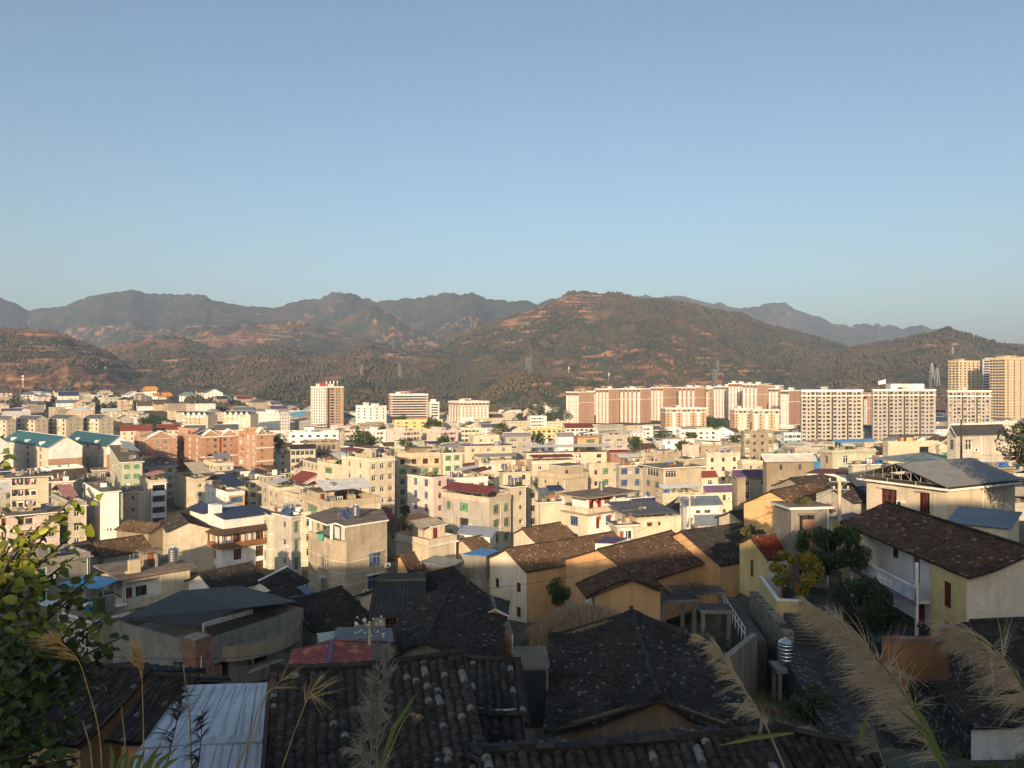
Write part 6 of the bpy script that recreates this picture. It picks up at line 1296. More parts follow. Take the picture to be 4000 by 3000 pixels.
q.sheet(W(3237, 2020, 74) - r.location, W(3398, 2092, 66) - r.location, W(3475, 2055, 69) - r.location, W(3330, 2000, 78) - r.location, 'metal_slate', .15, 'wall_tan'); q.build('roof', r); q = MB(); a, b = W(3248, 2030, 74) - r.location, W(3390, 2095, 66.3) - r.location
q.face([Vector((a.x, a.y, -3)), Vector((b.x, b.y, -3)), b, a], 'wall_yellow'); q.face([Vector((b.x, b.y, -3)), Vector((b.x + 4, b.y + 2, -3)), Vector((b.x + 4, b.y + 2, b.z)), b], 'wall_white'); q.build('wall', r)
tag(r, kind=None)
b = bld(3385, 3700, 3965, 1915, 78, 28, 'cream house with truss roof', 'cream house with dark red shutters under a grey gabled metal truss roof', 'wall_cream', [(.30, 1.8, 1.9, .55, 'r'), (.74, 1.1, 2.3, .25, 'r')], 'none', 'slab', 2040, over=.5, depthmax=16, band=False, ext=[])
z = b['roofz']; q = MB(); wd, dp = b['wd'], b['dp']; e = .6
q.sheet((-1, -e, z + .25), (wd + e, -e, z + .25), (wd + e, dp * .55, z + 2.1), (-1, dp * .55, z + 2.1), 'metal_grey', .08, 'metal_frame'); q.sheet((wd + e, dp + e, z + .4), (-1, dp + e, z + .4), (-1, dp * .55, z + 2.1), (wd + e, dp * .55, z + 2.1), 'metal_grey', .08, 'metal_frame'); q.build('canopy', b['root'])
q = MB(); y0, y1, ym = -.3, dp + .3, dp * .55; q.bar((-.6, y0, z + .3), (-.6, y1, z + .4), .05, 'metal_frame'); 
for i in range(9):
    y = y0 + (y1 - y0) * (i + .5) / 9; hh = .35 + 1.7 * (1 - abs(y - ym) / (y1 - y0) * 1.9); q.bar((-.6, y, z + .3), (-.6, y, z + hh), .035, 'metal_frame'); q.bar((-.6, y, z + .3), (-.6, y + (.9 if y < ym else -.9), z + hh + .1), .03, 'metal_frame')
for i in range(4): q.bar((-.6, y0 + (y1 - y0) * i / 3, z), (-.6, y0 + (y1 - y0) * i / 3, z + .4), .05, 'metal_frame')
q.build('truss', b['root'])
# ---- sheet roofs near the viewer
def shedroof(name, label, a, b, c, d, mat, drop=2.4, wall='wall_concrete', short=None, th=.05, extra=None, edge=None, wallside=True, cat='shed'):
    P = [Vector(p) for p in (a, b, c, d)]; ctr = sum(P, Vector()) / 4; zb = min(p.z for p in P) - drop; org = Vector((ctr.x, ctr.y, zb)); r = empty(name, org); tag(r, label, cat); m = MB(); m.sheet(*[p - org for p in P], mat, th, edge); m.build('roof', r)
    if wallside:
        m = MB(); Q = [ctr + (p - ctr) * .9 - org for p in P]
        for i in range(4): u, v = Q[i], Q[(i + 1) % 4]; m.face([Vector((u.x, u.y, 0)), Vector((v.x, v.y, 0)), Vector((v.x, v.y, v.z - .12)), Vector((u.x, u.y, u.z - .12))], wall)
        m.build('wall', r)
    else:
        for p in P:
            s = ctr + (p - ctr) * .92 - org; m = MB(); m.bar((s.x, s.y, 0), (s.x, s.y, s.z - .06), .05, 'metal_frame'); m.build('post', r)
    return r, org
r, o = shedroof('metal_roofed_shed', 'shed with pale blue-white standing-seam metal roof at the bottom left', (-8.95, 16.2, CZ - 9.3), (-5.45, 16.5, CZ - 9.2), (-6.72, 21.1, CZ - 8.2), (-9.05, 21.3, CZ - 8.35), 'metal_pale', 2.2)
for k in range(2):
    m = MB()
    for i in range(9):
        t = i / 8; v0, v1 = (k * .5, k * .5 + .47); A_ = Vector((-8.95 + 3.5 * t, 16.2 + .3 * t, CZ - 9.3 + .1 * t)); B_ = Vector((-9.05 + 2.33 * t, 21.3 - .2 * t, CZ - 8.35 + .15 * t)); up = Vector((0, 0, .045)); m.bar(A_.lerp(B_, v0) + up * .6 - o, A_.lerp(B_, v1) + up * .6 - o, .02, 'metal_pale')
    m.build('seam', r)
m = MB(); A_, B_ = Vector((-8.95, 16.2, CZ - 9.3)).lerp(Vector((-9.05, 21.3, CZ - 8.35)), .49), Vector((-5.45, 16.5, CZ - 9.2)).lerp(Vector((-6.72, 21.1, CZ - 8.2)), .49); m.sheet(A_ + Vector((0, -.12, .05)) - o, B_ + Vector((0, -.12, .05)) - o, B_ + Vector((0, .14, .11)) - o, A_ + Vector((0, .14, .11)) - o, 'metal_pale', .04); m.build('lap_joint', r)
r, o = shedroof('rusty_red_shed', 'shed with rusty dark red corrugated roof split by a pale ridge strip', W(1118, 2612, 37.5), W(1280, 2600, 36.5), W(1296, 2505, 40), W(1142, 2537, 40.2), 'metal_rustred', 2.2)
m = MB(); m.sheet(*[p - o for p in (W(1280, 2600, 36.5), W(1455, 2586, 38.2), W(1452, 2521, 40.8), W(1296, 2505, 40))], 'metal_rustred', .05); m.build('roof', r)
m = MB(); u = Vector((0, 0, .06)); m.sheet(*[p - o + u for p in (W(1272, 2602, 36.4), W(1292, 2600, 36.5), W(1306, 2506, 40.1), W(1286, 2506, 40))], 'metal_purple', .04); m.build('ridge_strip', r)
shedroof('grey_shed', 'dark metal shed with bright red fascia behind the rusty red roof', W(1290, 2500, 46), W(1540, 2505, 46.5), W(1530, 2452, 50), W(1318, 2449, 50), 'metal_slate', 2.2, edge='paint_red')
shedroof('white_striped_shed', 'tiny white ribbed roof left of the dark metal shed', W(1247, 2508, 46), W(1300, 2495, 46), W(1325, 2462, 49), W(1235, 2474, 49), 'metal_palegreen', 2.0)
shedroof('blue_lean_to', 'blue metal lean-to roof left of the beige house foot', W(1140, 2335, 82), W(1235, 2312, 86), W(1195, 2285, 90), W(1050, 2308, 86), 'metal_blue', 2.4)
shedroof('navy_lean_to', 'blue corrugated lean-to roof beside the cream truss-roofed house', W(3690, 2040, 63), W(3950, 2066, 63.5), W(3995, 2000, 69), W(3745, 1976, 69), 'metal_greyblue', 2.6, 'wall_cream')
shedroof('white_gabled_canopy', 'wide pale green-white canopy on trusses above the grey roof', W(3380, 1790, 112), W(3640, 1815, 100), W(3770, 1795, 112), W(3620, 1765, 122), 'metal_palegreen', 3.4, wallside=False, cat='canopy')
shedroof('ribbed_lean_to', 'pale ribbed plastic lean-to below the cream house with tan canopy', W(1638, 2195, 99), W(1760, 2216, 97), W(1812, 2188, 104), W(1700, 2168, 106), 'metal_tan', 2.6)
shedroof('blue_ribbed_roof', 'light blue ribbed roof edged with moss beside the white gabled house', W(1800, 2165, 104), W(1900, 2172, 102), W(1952, 2150, 108), W(1880, 2140, 112), 'metal_sky', 2.4)
shedroof('white_plastic_canopy', 'white plastic double canopy under the banner', W(1785, 2085, 130), W(1920, 2100, 126), W(1945, 2060, 138), W(1800, 2050, 142), 'metal_white', 2.4, 'wall_white', cat='canopy')
shedroof('purple_dormer', 'small purple metal roofed shed wedged between two brown roofs', W(2318, 2120, 97), W(2395, 2122, 96), W(2455, 2100, 101), W(2365, 2095, 103), 'metal_purple', 1.6, 'wall_white')
shedroof('red_metal_roof', 'low red metal roof behind the wooden pole', W(3145, 1848, 130), W(3315, 1850, 130), W(3300, 1832, 138), W(3190, 1830, 140), 'metal_red', 2.6, 'wall_white')
# ---- the concrete building with the dark canopy, left
b = bld(441, 764, 1182, 2512, 58, 58, 'grey terraced building', 'grey concrete terraced building with brick corner under a dark canopy', 'wall_concrete', [(.3, 1.0, .9, 1.4, 'k'), (.8, 1.2, 1.5, .9, 'd')], [(.22, 1.2, 1.4, .7, 'k'), (.62, 3.4, 1.8, .35, 'BAL')], 'par', 2620, depthmax=12, par=1.0, ac=0)
q = MB(); q.box((-.08, -.08, b['roofz'] - 1.2), (1.3, 1.5, b['roofz'] + 1.25), 'brick_red'); q.build('brick_corner', b['root']); q = MB(); q.box((1.5, 1.1, b['roofz'] + .01), (6.2, 1.3, b['roofz'] + 1.9), 'wall_grey'); q.build('terrace_wall', b['root']); q = MB(); q.sheet((1.6, .2, b['roofz'] + 1.05), (6.6, .2, b['roofz'] + .9), (6.6, 1.05, b['roofz'] + 1.5), (1.6, 1.05, b['roofz'] + 1.6), 'fartile_dark', .08); q.build('awning', b['root']); q = MB(); q.box((-.06, -.1, b['roofz'] - 3.6), (2.3, -.003, b['roofz'] - 1.25), 'brick_red'); q.build('brick_panel', b['root'])
q = MB(); n = 18; cx_, cy_, rad = 6.2, .2, 3.9
for k in range(2):
    for i in range(n):
        t0, t1 = math.pi + math.pi * i / n, math.pi + math.pi * (i + 1) / n; z0, z1 = (b['roofz'] - 1.1, b['roofz'] + .1)
        P = lambda t, r_, z: (cx_ + r_ * math.cos(t), cy_ + r_ * .55 * math.sin(t), z)
        if k == 0: q.face((P(t0, rad, z0), P(t1, rad, z0), P(t1, rad, z1), P(t0, rad, z1)), 'wall_stain'); q.face((P(t0, rad, z1), P(t1, rad, z1), P(t1, rad - .15, z1), P(t0, rad - .15, z1)), 'roof_stain')
        else: q.face((P(t1, rad - .15, z0), P(t0, rad - .15, z0), P(t0, rad - .15, z1), P(t1, rad - .15, z1)), 'wall_concrete'); q.face(((cx_, cy_, z0 + .1), P(t0, rad, z0 + .1), P(t1, rad, z0 + .1)), 'cement_dark'); q.face(((cx_, cy_, z0), P(t1, rad, z0), P(t0, rad, z0)), 'wall_concrete')
q.build('round_balcony', b['root'])
r, o = shedroof('dark_canopy', 'wide dark felt gable canopy on thin posts over the grey terrace', W(466, 2416, 63), W(768, 2452, 60.7), W(931, 2377, 62), W(710, 2306, 68.2), 'metal_darkfelt', 3.0, wallside=False, cat='canopy')
m = MB(); m.sheet(*[p - o for p in (W(931, 2377, 62), W(1165, 2350, 67.2), W(945, 2288, 72), W(710, 2306, 68.2))], 'metal_darkfelt', .05); m.build('roof', r)
bld(285, 372, 470, 2425, 64, 56, 'beige balcony house', 'beige house corner with barred balcony behind the left leaves', Bg, [(.5, 1.4, 1.8, .6, 'w')], [(.7, 1.0, 2, .4, 'g')], 'slab', 2560, grille=True, depthmax=10)
b = bld(393, 478, 742, 2262, 88, 44, 'beige house with stained slab roof', 'beige house with dark stained slab roof and open attic room', C, [(.5, 2.4, 1.9, .6, 'BAL')], [(.25, 4.0, 1.9, .55, 'BAL')], 'slab', 2420, over=.4, depthmax=14, trim='roof_stain', ext=[('pent', .45, .42, .7, .62, 1.7, 'wall_stain')])
water_tank(Vector((b['root'].location.x, b['root'].location.y, 0)) + Vector((math.cos(R(44)) * b['wd'] * .86 - math.sin(R(44)) * b['dp'] * .3, math.sin(R(44)) * b['wd'] * .86 + math.cos(R(44)) * b['dp'] * .3, b['root'].location.z + b['roofz'])), None, True, 'large steel water tank on the dark stained slab roof', 1.05)
bld(225, 300, 478, 2368, 84, 50, 'lower beige terrace', 'lower beige terrace wall below the bright blue awning', C, 'none', [(.8, 1.8, 1.6, .6, 'k')], 'par', 2420, depthmax=10, par=.8)
shedroof('blue_awning', 'bright blue metal awning left of the stained slab roof', W(226, 2282, 84), W(385, 2300, 82), W(470, 2262, 88), W(335, 2245, 92), 'metal_sky', 2.6, wallside=False, cat='awning')
shedroof('white_awning', 'white ribbed awning among the leaves under the blue awning', W(145, 2360, 78), W(240, 2376, 76), W(300, 2348, 82), W(200, 2335, 85), 'metal_white', 2.6, wallside=False, cat='awning')
bld(-20, 62, 352, 2200, 102, 50, 'drab concrete house', 'drab brown concrete house with teal window behind the left leaves', 'wall_concrete', 'none', [(.3, 1.8, 1.6, .9, 't')], 'par', 2330, depthmax=16, par=.6, tanks=((.55, .3),))
shedroof('blue_corrugated_roof', 'blue corrugated roof over clutter on the drab concrete house', W(235, 2165, 108), W(330, 2155, 112), W(342, 2140, 116), W(240, 2150, 112), 'metal_blue', 1.8, wallside=False, cat='canopy')
# ---- the tall beige house with the corner terrace
def beige():
    c = [W(x, 2060, Y) for x, Y in ((1204, 113), (1291, 106.5), (1353, 105), (1512, 110))]; zt = CZ - 19.6; zb = CZ - 33.5; ctr = Vector(((c[0].x + c[3].x) / 2, 113, zb)); root = empty('house', ctr)
    tag(root, 'tall beige four-storey house, sunlit, with corner roof terrace and caged windows', 'house'); H = zt - zb; fh = 3.1; Lc = [Vector((p.x - ctr.x, p.y - ctr.y, 0)) for p in c]; back = [Lc[3] + Vector((-2.5, 9, 0)), Lc[0] + Vector((2, 8, 0))]
    m = MB(); terr = H - 2.7
    wallq(m, root, Lc[0], Lc[1], terr, Bg, [(.80, 1.1, 1.7, terr - 3.6, 'w'), (.78, 1.1, 1.7, terr - 6.7, 'w')]); wallq(m, root, Lc[1], Lc[2], terr, Bg, []); ud, nd = wallq(m, root, Lc[2], Lc[3], H, Bg, [(.70, 2.0, 1.8, H - 6.1, 'b'), (.68, 2.2, 1.8, H - 9.2, 'b')])
    t = .01
    P = [Lc[3], back[0], back[1], Lc[0]]
    for a, b_ in ((Lc[3], back[0]), (back[0], back[1])): m.face([a, b_, b_ + Vector((0, 0, H)), a + Vector((0, 0, H))], Bg)
    m.face([back[1], Lc[0], Lc[0] + Vector((0, 0, terr)), back[1] + Vector((0, 0, terr))], Bg)
    inn = Lc[2] + (back[0] - Lc[3]) * .42; inn2 = inn + (Lc[0] - Lc[1]).normalized() * 3.4
    up = Vector((0, 0, 1)); fl = [Lc[0], Lc[1], Lc[2], inn, inn2, back[1]]; m.face([p + up * terr for p in fl], 'cement_slab')
    for a, b_, mt in ((inn, Lc[2], Wt), (inn2, inn, Wt), (back[1], inn2, Wt)): m.face([a + up * terr, b_ + up * terr, b_ + up * H, a + up * H][::1], mt)
    m.build('wall', root)
    d = MB(); a = inn.lerp(Lc[2], .25); dr = (Lc[2] - inn).normalized(); nn = Vector((dr.y, -dr.x, 0)) ; s = nn * .03
    if nn.dot(Vector((-1, 0, 0))) < 0: s = -s
    d.face([a + s + up * (terr + .1), a + dr * .9 + s + up * (terr + .1), a + dr * .9 + s + up * (terr + 2.1), a + s + up * (terr + 2.1)], 'paint_dkred'); d.build('door', root)
    d = MB(); a = inn.lerp(Lc[2], .62); d.face([a + s + up * (terr + .9), a + dr * 1.1 + s + up * (terr + .9), a + dr * 1.1 + s + up * (terr + 2.2), a + s + up * (terr + 2.2)], 'glass_green'); d.build('window', root)
    q = MB(); R_ = [Lc[0] + Vector((-.5, -.3, 0)), Lc[1] + Vector((-.4, -.5, 0)), Lc[1].lerp(inn, .35), Lc[2] + Vector((-.1, -.3, 0)), Lc[3] + Vector((.3, -.2, 0)), back[0] + Vector((.3, .2, 0)), back[1]]; q.prism([(p.x, p.y) for p in R_], H + .003, H + .22, Wt, 'roof_stain'); q.face([(p.x, p.y, H + .003) for p in R_[::-1]], Wt); q.build('roof_slab', root)
    for a, b_ in ((Lc[0], Lc[1]), (Lc[1], Lc[2])):
        q = MB(); n_ = (b_ - a).normalized(); o_ = Vector((n_.y, -n_.x, 0)) * .0; i_ = Vector((-n_.y, n_.x, 0)) * .15; PP = [a, b_, b_ + i_, a + i_]; q.prism([(p.x, p.y) for p in PP], terr + .002, terr + .75, Bg, 'roof_stain'); q.build('parapet', root)
    for p in (Lc[0] + Vector((.3, .3, 0)), Lc[1] + Vector((.1, .25, 0))): q = MB(); q.box((p.x - .18, p.y - .18, terr), (p.x + .18, p.y + .18, H), Wt); q.build('column', root)
    q = MB()
    for k in range(1, 5):
        for a, b_ in ((Lc[0], Lc[1]), (Lc[1], Lc[2]), (Lc[2], Lc[3])):
            n_ = (b_ - a).normalized(); o_ = Vector((n_.y, -n_.x, 0)) * .012; z = up * (terr - .6 - k * 1.55); q.face([a + o_ + z, b_ + o_ + z, b_ + o_ + z + up * .05, a + o_ + z + up * .05], Wt)
    q.build('plaster_line', root)
    def cage(a, b_, u, w, z, h):
        n_ = (b_ - a).normalized(); o_ = Vector((n_.y, -n_.x, 0)); L_ = (b_ - a).length; p = a + n_ * (u * L_ - w / 2 - .15) + o_ * .35 + up * z; m = MB(); W2 = w + .3
        for i in range(9): m.bar(p + n_ * W2 * i / 8 - up * .2, p + n_ * W2 * i / 8 + up * (h + .15), .014, 'metal_dark')
        for k in (-.2, h * .4, h * .75, h + .15): m.bar(p + up * k, p + n_ * W2 + up * k, .016, 'metal_dark'); m.bar(p + up * k, p - o_ * .33 + up * k, .016, 'metal_dark'); m.bar(p + n_ * W2 + up * k, p + n_ * W2 - o_ * .33 + up * k, .016, 'metal_dark')
        m.build('window_cage', root); m = MB(); e = p + up * (h + .22) - n_ * .15; m.sheet(e + o_ * .1, e + o_ * .1 + n_ * (W2 + .3), e + n_ * (W2 + .3) - o_ * .34 + up * .08, e - o_ * .34 + up * .08, 'metal_white', .04); m.build('window_hood', root)
    cage(Lc[0], Lc[1], .80, 1.1, terr - 3.6, 1.7); cage(Lc[0], Lc[1], .78, 1.1, terr - 6.7, 1.7); cage(Lc[2], Lc[3], .70, 2.0, H - 6.1, 1.8); cage(Lc[2], Lc[3], .68, 2.2, H - 9.2, 1.8)
    for u, z in ((.38, H - 9.6), (.93, H - 6.6)):
        o_ = newobj('air_conditioner', acmesh(), root); o_.matrix_local = Matrix.Translation(Lc[2].lerp(Lc[3], u) + up * z) @ Matrix.Rotation(math.atan2(ud.y, ud.x), 4, 'Z')
    PLACED.append(dict(x0=1204, x1=1512, yt=2050, yb=2310, Y=105, short='tall beige house', root=root, cx=1358, poly=(ctr.x, ctr.y, 7), auto=False, tanks=[]))
    p = W(1390, 2032, 111); p.z = zt + .22; water_tank(p, None, True, 'steel water tank beside a solar heater on the tall beige house', .95)
    p = W(1345, 2040, 110.5); p.z = zt + .22; s = solar_heater(p, None, .9); s['label'] = 'tilted solar water heater on the tall beige sunlit house'; del s['_own']
    o_ = s
    g_ = empty('hanging_coat', W(1252, 2085, 108)); tag(g_, 'green coat hanging in the corner terrace of the tall beige house', 'coat'); m = MB(); m.box((-.3, -.05, -1.0), (.3, .05, 0), 'paint_green'); m.box((-.42, -.04, -.6), (-.3, .04, -.05), 'paint_green'); m.box((.3, -.04, -.6), (.42, .04, -.05), 'paint_green'); m.bar((0, 0, 0), (0, 0, .4), .012, 'wire'); m.build('coat', g_)
beige()
# ---- three-storey house with red lanterns
b = bld(2195, 2296, 2482, 2010, 135, 40, 'lantern house', 'white three-storey house with open top floor and red lanterns on its balconies', C, [(.48, 1.9, 1.7, .7, 'b')], [(.20, .8, 2.1, .35, 'r'), (.42, 1.4, 1.7, .7, 'b')], 'none', 2100, wallB=Wt, fh=3.1, depthmax=14, ac=1, seed=4)
def lantern_house(b):
    r = b['root']; z = b['roofz']; wd, dp = b['wd'], b['dp']; m = MB()
    for (p0, p1) in (((-.1, -.1), (wd * .6, .12)), ((-.1, .122), (.12, dp))): m.box((p0[0], p0[1], z + .002), (p1[0], p1[1], z + 1.0), C, 'roof_stain')
    m.box((-.5, -.5, z - .2), (wd * .66, -.101, z + .05), 'wall_stain'); m.box((-.5, -.101, z - .2), (-.101, dp, z + .05), 'wall_stain'); m.build('parapet', r)
    m = MB(); m.box((2.6, 2.6, z + .01), (wd, dp, z + 2.85), Wt); m.build('top_room', r)
    m = MB(); m.box((-1.0, -1.0, z + 2.853), (wd + .3, dp + .3, z + 3.1), 'wall_stain', 'roof_stain'); m.build('roof_slab', r)
    for p in ((.1, .1), (.1, dp - .3), (wd * .55, .1)): m = MB(); m.box((p[0], p[1], z + 1.0), (p[0] + .35, p[1] + .35, z + 2.85), Wt); m.build('column', r)
    for i, x in enumerate((3.2, 5.2)): m = MB(); m.box((x, 2.54, z + .1), (x + .85, 2.597, z + 2.2), 'paint_red' if i else 'paint_dkred'); m.build('door', r)
    m = MB(); m.box((7.0, 2.55, z + .9), (8.4, 2.597, z + 2.4), 'wood_brown'); m.build('shutter', r)
    M_ = r.matrix_basis if False else Matrix.LocRotScale(r.location, r.rotation_euler, None)
    for i, (x, y, zz, lb) in enumerate(((1.0, .3, z + 2.3, 'red paper lantern at the left of the open top floor'), (2.6, .3, z + 2.2, 'red paper lantern at the right of the open top floor'), (wd * .20, -.35, z - .8, 'red lantern over the middle-floor door'), (wd * .42, -.35, z - .8, 'red lantern before the middle-floor window'), (wd * .20, -.35, z - 3.9, 'red lantern over the lower-floor door'), (wd * .42, -.35, z - 3.9, 'red lantern before the lower-floor window'))):
        e = empty('lantern', M_ @ Vector((x, y, zz))); tag(e, lb + ' of the lantern house', 'lantern', 'red lanterns'); m = MB(); m.lathe([(0, -.28), (.16, -.26), (.3, -.08), (.3, .08), (.16, .26), (0, .28)], 'paint_red', 10); m.build('lantern_body', e); m = MB(); m.bar((0, 0, .28), (0, 0, .5), .012, 'wire'); m.bar((0, 0, -.3), (0, 0, -.7), .04, 'paint_red'); m.build('tassel', e)
    water_tank(M_ @ Vector((wd * .5, dp * .4, z + 3.1)), None, True, 'steel water tank on the flat brown roof of the lantern house', 1.0)
lantern_house(b)
# ---- white house with wooden galleries
b = bld(728, 868, 1060, 2078, 150, 44, 'wood-galleried house', 'white house ringed by brown wooden galleries with dark blue roofs', Wt, [[(.2, 1, 1.8, .4, 'n'), (.5, 1.2, 1.8, .4, 'n'), (.8, 1, 1.8, .4, 'n')]], [[(.3, 1.6, 2.2, .3, 'n'), (.75, 1.6, 2.2, .3, 'n')]], 'none', 2200, depthmax=16, ac=2)
q = MB(); z, wd, dp = b['roofz'], b['wd'], b['dp']
for zz in (z - 3.1,):
    q.box((-1.3, -1.3, zz), (wd, -.003, zz + .15), 'wood_brown'); q.box((-1.3, -.003, zz), (-.003, dp, zz + .15), 'wood_brown'); q.box((-1.3, -1.3, zz + .15), (wd, -1.22, zz + 1.0), 'wood_brown'); q.box((-1.3, -1.22, zz + .15), (-1.22, dp, zz + 1.0), 'wood_brown')
q.build('gallery', b['root'])
for i in range(9):
    u = i / 8; q = MB(); x = -1.2 + u * (wd + 1); q.box((x, -1.28, z - 3), (x + .14, -1.14, z - .1), 'wood_brown'); q.build('gallery_post', b['root']); q = MB(); y = -1.2 + u * (dp + 1); q.box((-1.28, y + .2, z - 3), (-1.14, y + .34, z - .1), 'wood_brown'); q.build('gallery_post', b['root'])
q = MB(); q.sheet((-1.7, -1.7, z - .3), (wd + .2, -1.7, z - .3), (wd + .2, .1, z + .5), (.1, .1, z + .5), 'fartile_brown', .12, 'wood_dark'); q.sheet((-1.7, dp + .2, z - .3), (-1.7, -1.7, z - .3), (.1, .1, z + .5), (.1, dp + .2, z + .5), 'fartile_brown', .12, 'wood_dark'); q.build('eave_roof', b['root'])
q = MB(); q.box((.6, .6, z + .004), (wd, dp - .4, z + 2.4), Wt); q.build('attic_storey', b['root']); q = MB(); q.sheet((.2, -.1, z + 2.5), (wd + .3, -.1, z + 2.5), (wd + .3, dp * .45, z + 3.4), (.2, dp * .45, z + 3.4), 'metal_navy', .12, 'wood_dark'); q.sheet((-.4, dp, z + 2.5), (-.4, dp * .5, z + 2.5), (wd * .3, dp * .5, z + 3.6), (wd * .3, dp, z + 3.6), 'metal_navy', .12, 'wood_dark'); q.build('roof', b['root']); q = MB(); q.box((.2, dp * .25, z + 2.4), (1.9, dp * .4, z + 4.6), Wt); q.build('chimney', b['root'])
r = empty('boundary_wall', W(600, 2070, 158)); tag(r, 'high patterned stone wall stepped at the top, left of the galleried house', 'wall'); m = MB()
for (xa, xb, yt_) in ((0, 2.4, 0), (2.41, 4.6, 1.6), (4.61, 8.2, 2.6), (8.21, 10.6, .6)): m.box((xa, 0, -12), (xb, .6, yt_ - 1.2), 'lattice_stone', 'roof_stain')
m.build('masonry', r); r.rotation_euler.z = .25
# ---- small extra houses around the yard and slope
bld(1872, 1882, 2006, 2478, 54, 6, 'brick stub', 'bare orange brick wall block right of the long dark roof', 'brick_red', 'none', 'none', 'none', 2560, depthmax=4, ac=0)
bld(1884, 1892, 1972, 2398, 58, 6, 'orange attic wall', 'small orange wall under a tiled corner above the bare brick block', 'wall_orange', 'none', 'none', 'gy', 2450, depthmax=5, ac=0, roofmat='fartile_dark', rise=.5)
bld(1480, 1490, 1612, 2388, 62, 6, 'house with dark red door', 'cream wall with dark red door under a low black roof', C, 'none', [(.18, .9, 2.0, .6, 'r'), (.7, 1.6, 1.6, .9, 'k')], 'gx', 2440, depthmax=6, ac=0, roofmat='fartile_dark', rise=.9, over=1.0, trim='wood_dark')
bld(2008, 2018, 2142, 2610, 31, 3, 'gate lodge', 'low grey porch with dark teal metal gate left of the black tiled roof', 'wall_concrete', 'none', [(.58, .9, 1.9, .2, 't')], 'slab', 2740, depthmax=3, ac=0, over=-.2, trim='wall_concrete')
q = MB(); _b = PLACED[-1]; q.box((.28, -.06, _b['roofz'] - 2.6), (_b['wd'] - .1, -.003, _b['roofz'] - .3), 'metal_dark'); [q.box((.28 + i * .16, -.09, _b['roofz'] - 2.6), (.31 + i * .16, -.061, _b['roofz'] - .4), 'metal_dark') for i in range(6)]; q.build('gate', _b['root'])
bld(3080, 3090, 3238, 1990, 66, 8, 'planter house', 'grey concrete house with brick patch and a garden on its flat roof', 'wall_concrete', 'none', [(.42, 1.4, 2.0, .6, 'k')], 'slab', 2095, depthmax=7, ac=0, over=.05)
q = MB(); b = PLACED[-1]; q.box((b['wd'] * .3, -.05, b['H'] - 3.6), (b['wd'] * .62, -.004, b['H'] - .9), 'brick_red'); q.build('brick_patch', b['root'])
bld(3700, 3735, 3925, 1700, 110, 20, 'drab tower house', 'drab grey house with green-topped wall and small window beside the big dark tree', G_, 'd1', [(.25, 1.2, 1.4, .9, 'w')], 'gx', 1900, roofmat='metal_darkfelt', rise=1.5)
bld(3752, 3800, 3960, 1830, 96, 20, 'block wall house', 'rough grey blockwork wall below the drab grey house', 'stone_block', 'none', 'none', 'par', 1900, par=.4, depthmax=10, ac=0)
bld(3448, 3470, 3668, 1725, 190, 12, 'house with brown attic roof', 'cream house with broad brown attic roof over an open terrace, grey tower behind', C, 'bal', [(.7, 2.6, 1.7, .9, 'k')], 'par', 1770, ext=[('can', .1, .1, 1.0, .9, 2.3, 'gx', 'metal_slate'), ('pent', .3, .3, .6, .9, 2.1, 'wall_orange')])
bld(3205, 3252, 3420, 1758, 150, 22, 'pale green house with blue roof', 'pale green and cream house with bright blue metal roof', 'wall_green', [(.5, .7, 1.5, .9, 'd')], [(.3, 1.3, 1.6, .9, 'w')], 'par', 1850, wallA=Bg, ext=[('can', .15, .1, 1.0, .95, 2.0, 'gx', 'metal_sky')], tanks=((.4, 1.02, .2),), par=.5)
bld(3315, 3330, 3460, 1818, 140, 12, 'house with blue glazed balcony', 'grey house with blue-glazed balcony strip below the bright blue roof', G_, 'none', [[], [(.5, 5.5, 1.7, .7, 'b')]], 'slab', 1870, depthmax=12)
bld(3655, 3670, 3742, 1738, 170, 14, 'house with bright green window', 'brown-parapet house with wide bright green window', C, 'none', [(.5, 3.6, 1.7, .7, 'g')], 'par', 1770)
bld(2980, 2995, 3180, 1800, 125 + 30, 8, 'shed with white roof', 'low brown shed with bright white roof and grey pots', 'wall_stain', 'none', 's2', 'gx', 1830, roofmat='metal_white', rise=1.2, over=.9)
# ---------------------------------------------------------------- steps, walls and paths on the slope at the right
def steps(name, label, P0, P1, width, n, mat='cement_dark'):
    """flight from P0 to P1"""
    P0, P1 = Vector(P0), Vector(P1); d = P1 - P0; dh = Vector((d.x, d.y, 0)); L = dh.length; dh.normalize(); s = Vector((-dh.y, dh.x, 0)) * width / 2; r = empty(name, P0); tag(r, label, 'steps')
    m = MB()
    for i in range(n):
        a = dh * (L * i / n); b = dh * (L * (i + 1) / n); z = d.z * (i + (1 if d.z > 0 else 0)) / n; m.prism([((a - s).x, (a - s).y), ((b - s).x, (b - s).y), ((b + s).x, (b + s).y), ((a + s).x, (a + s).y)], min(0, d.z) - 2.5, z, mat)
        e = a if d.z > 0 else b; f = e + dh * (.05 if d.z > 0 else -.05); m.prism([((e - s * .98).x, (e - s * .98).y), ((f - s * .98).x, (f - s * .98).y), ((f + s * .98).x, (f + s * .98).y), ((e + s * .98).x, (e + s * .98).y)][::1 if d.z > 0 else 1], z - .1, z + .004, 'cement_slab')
    m.build('treads', r); return r
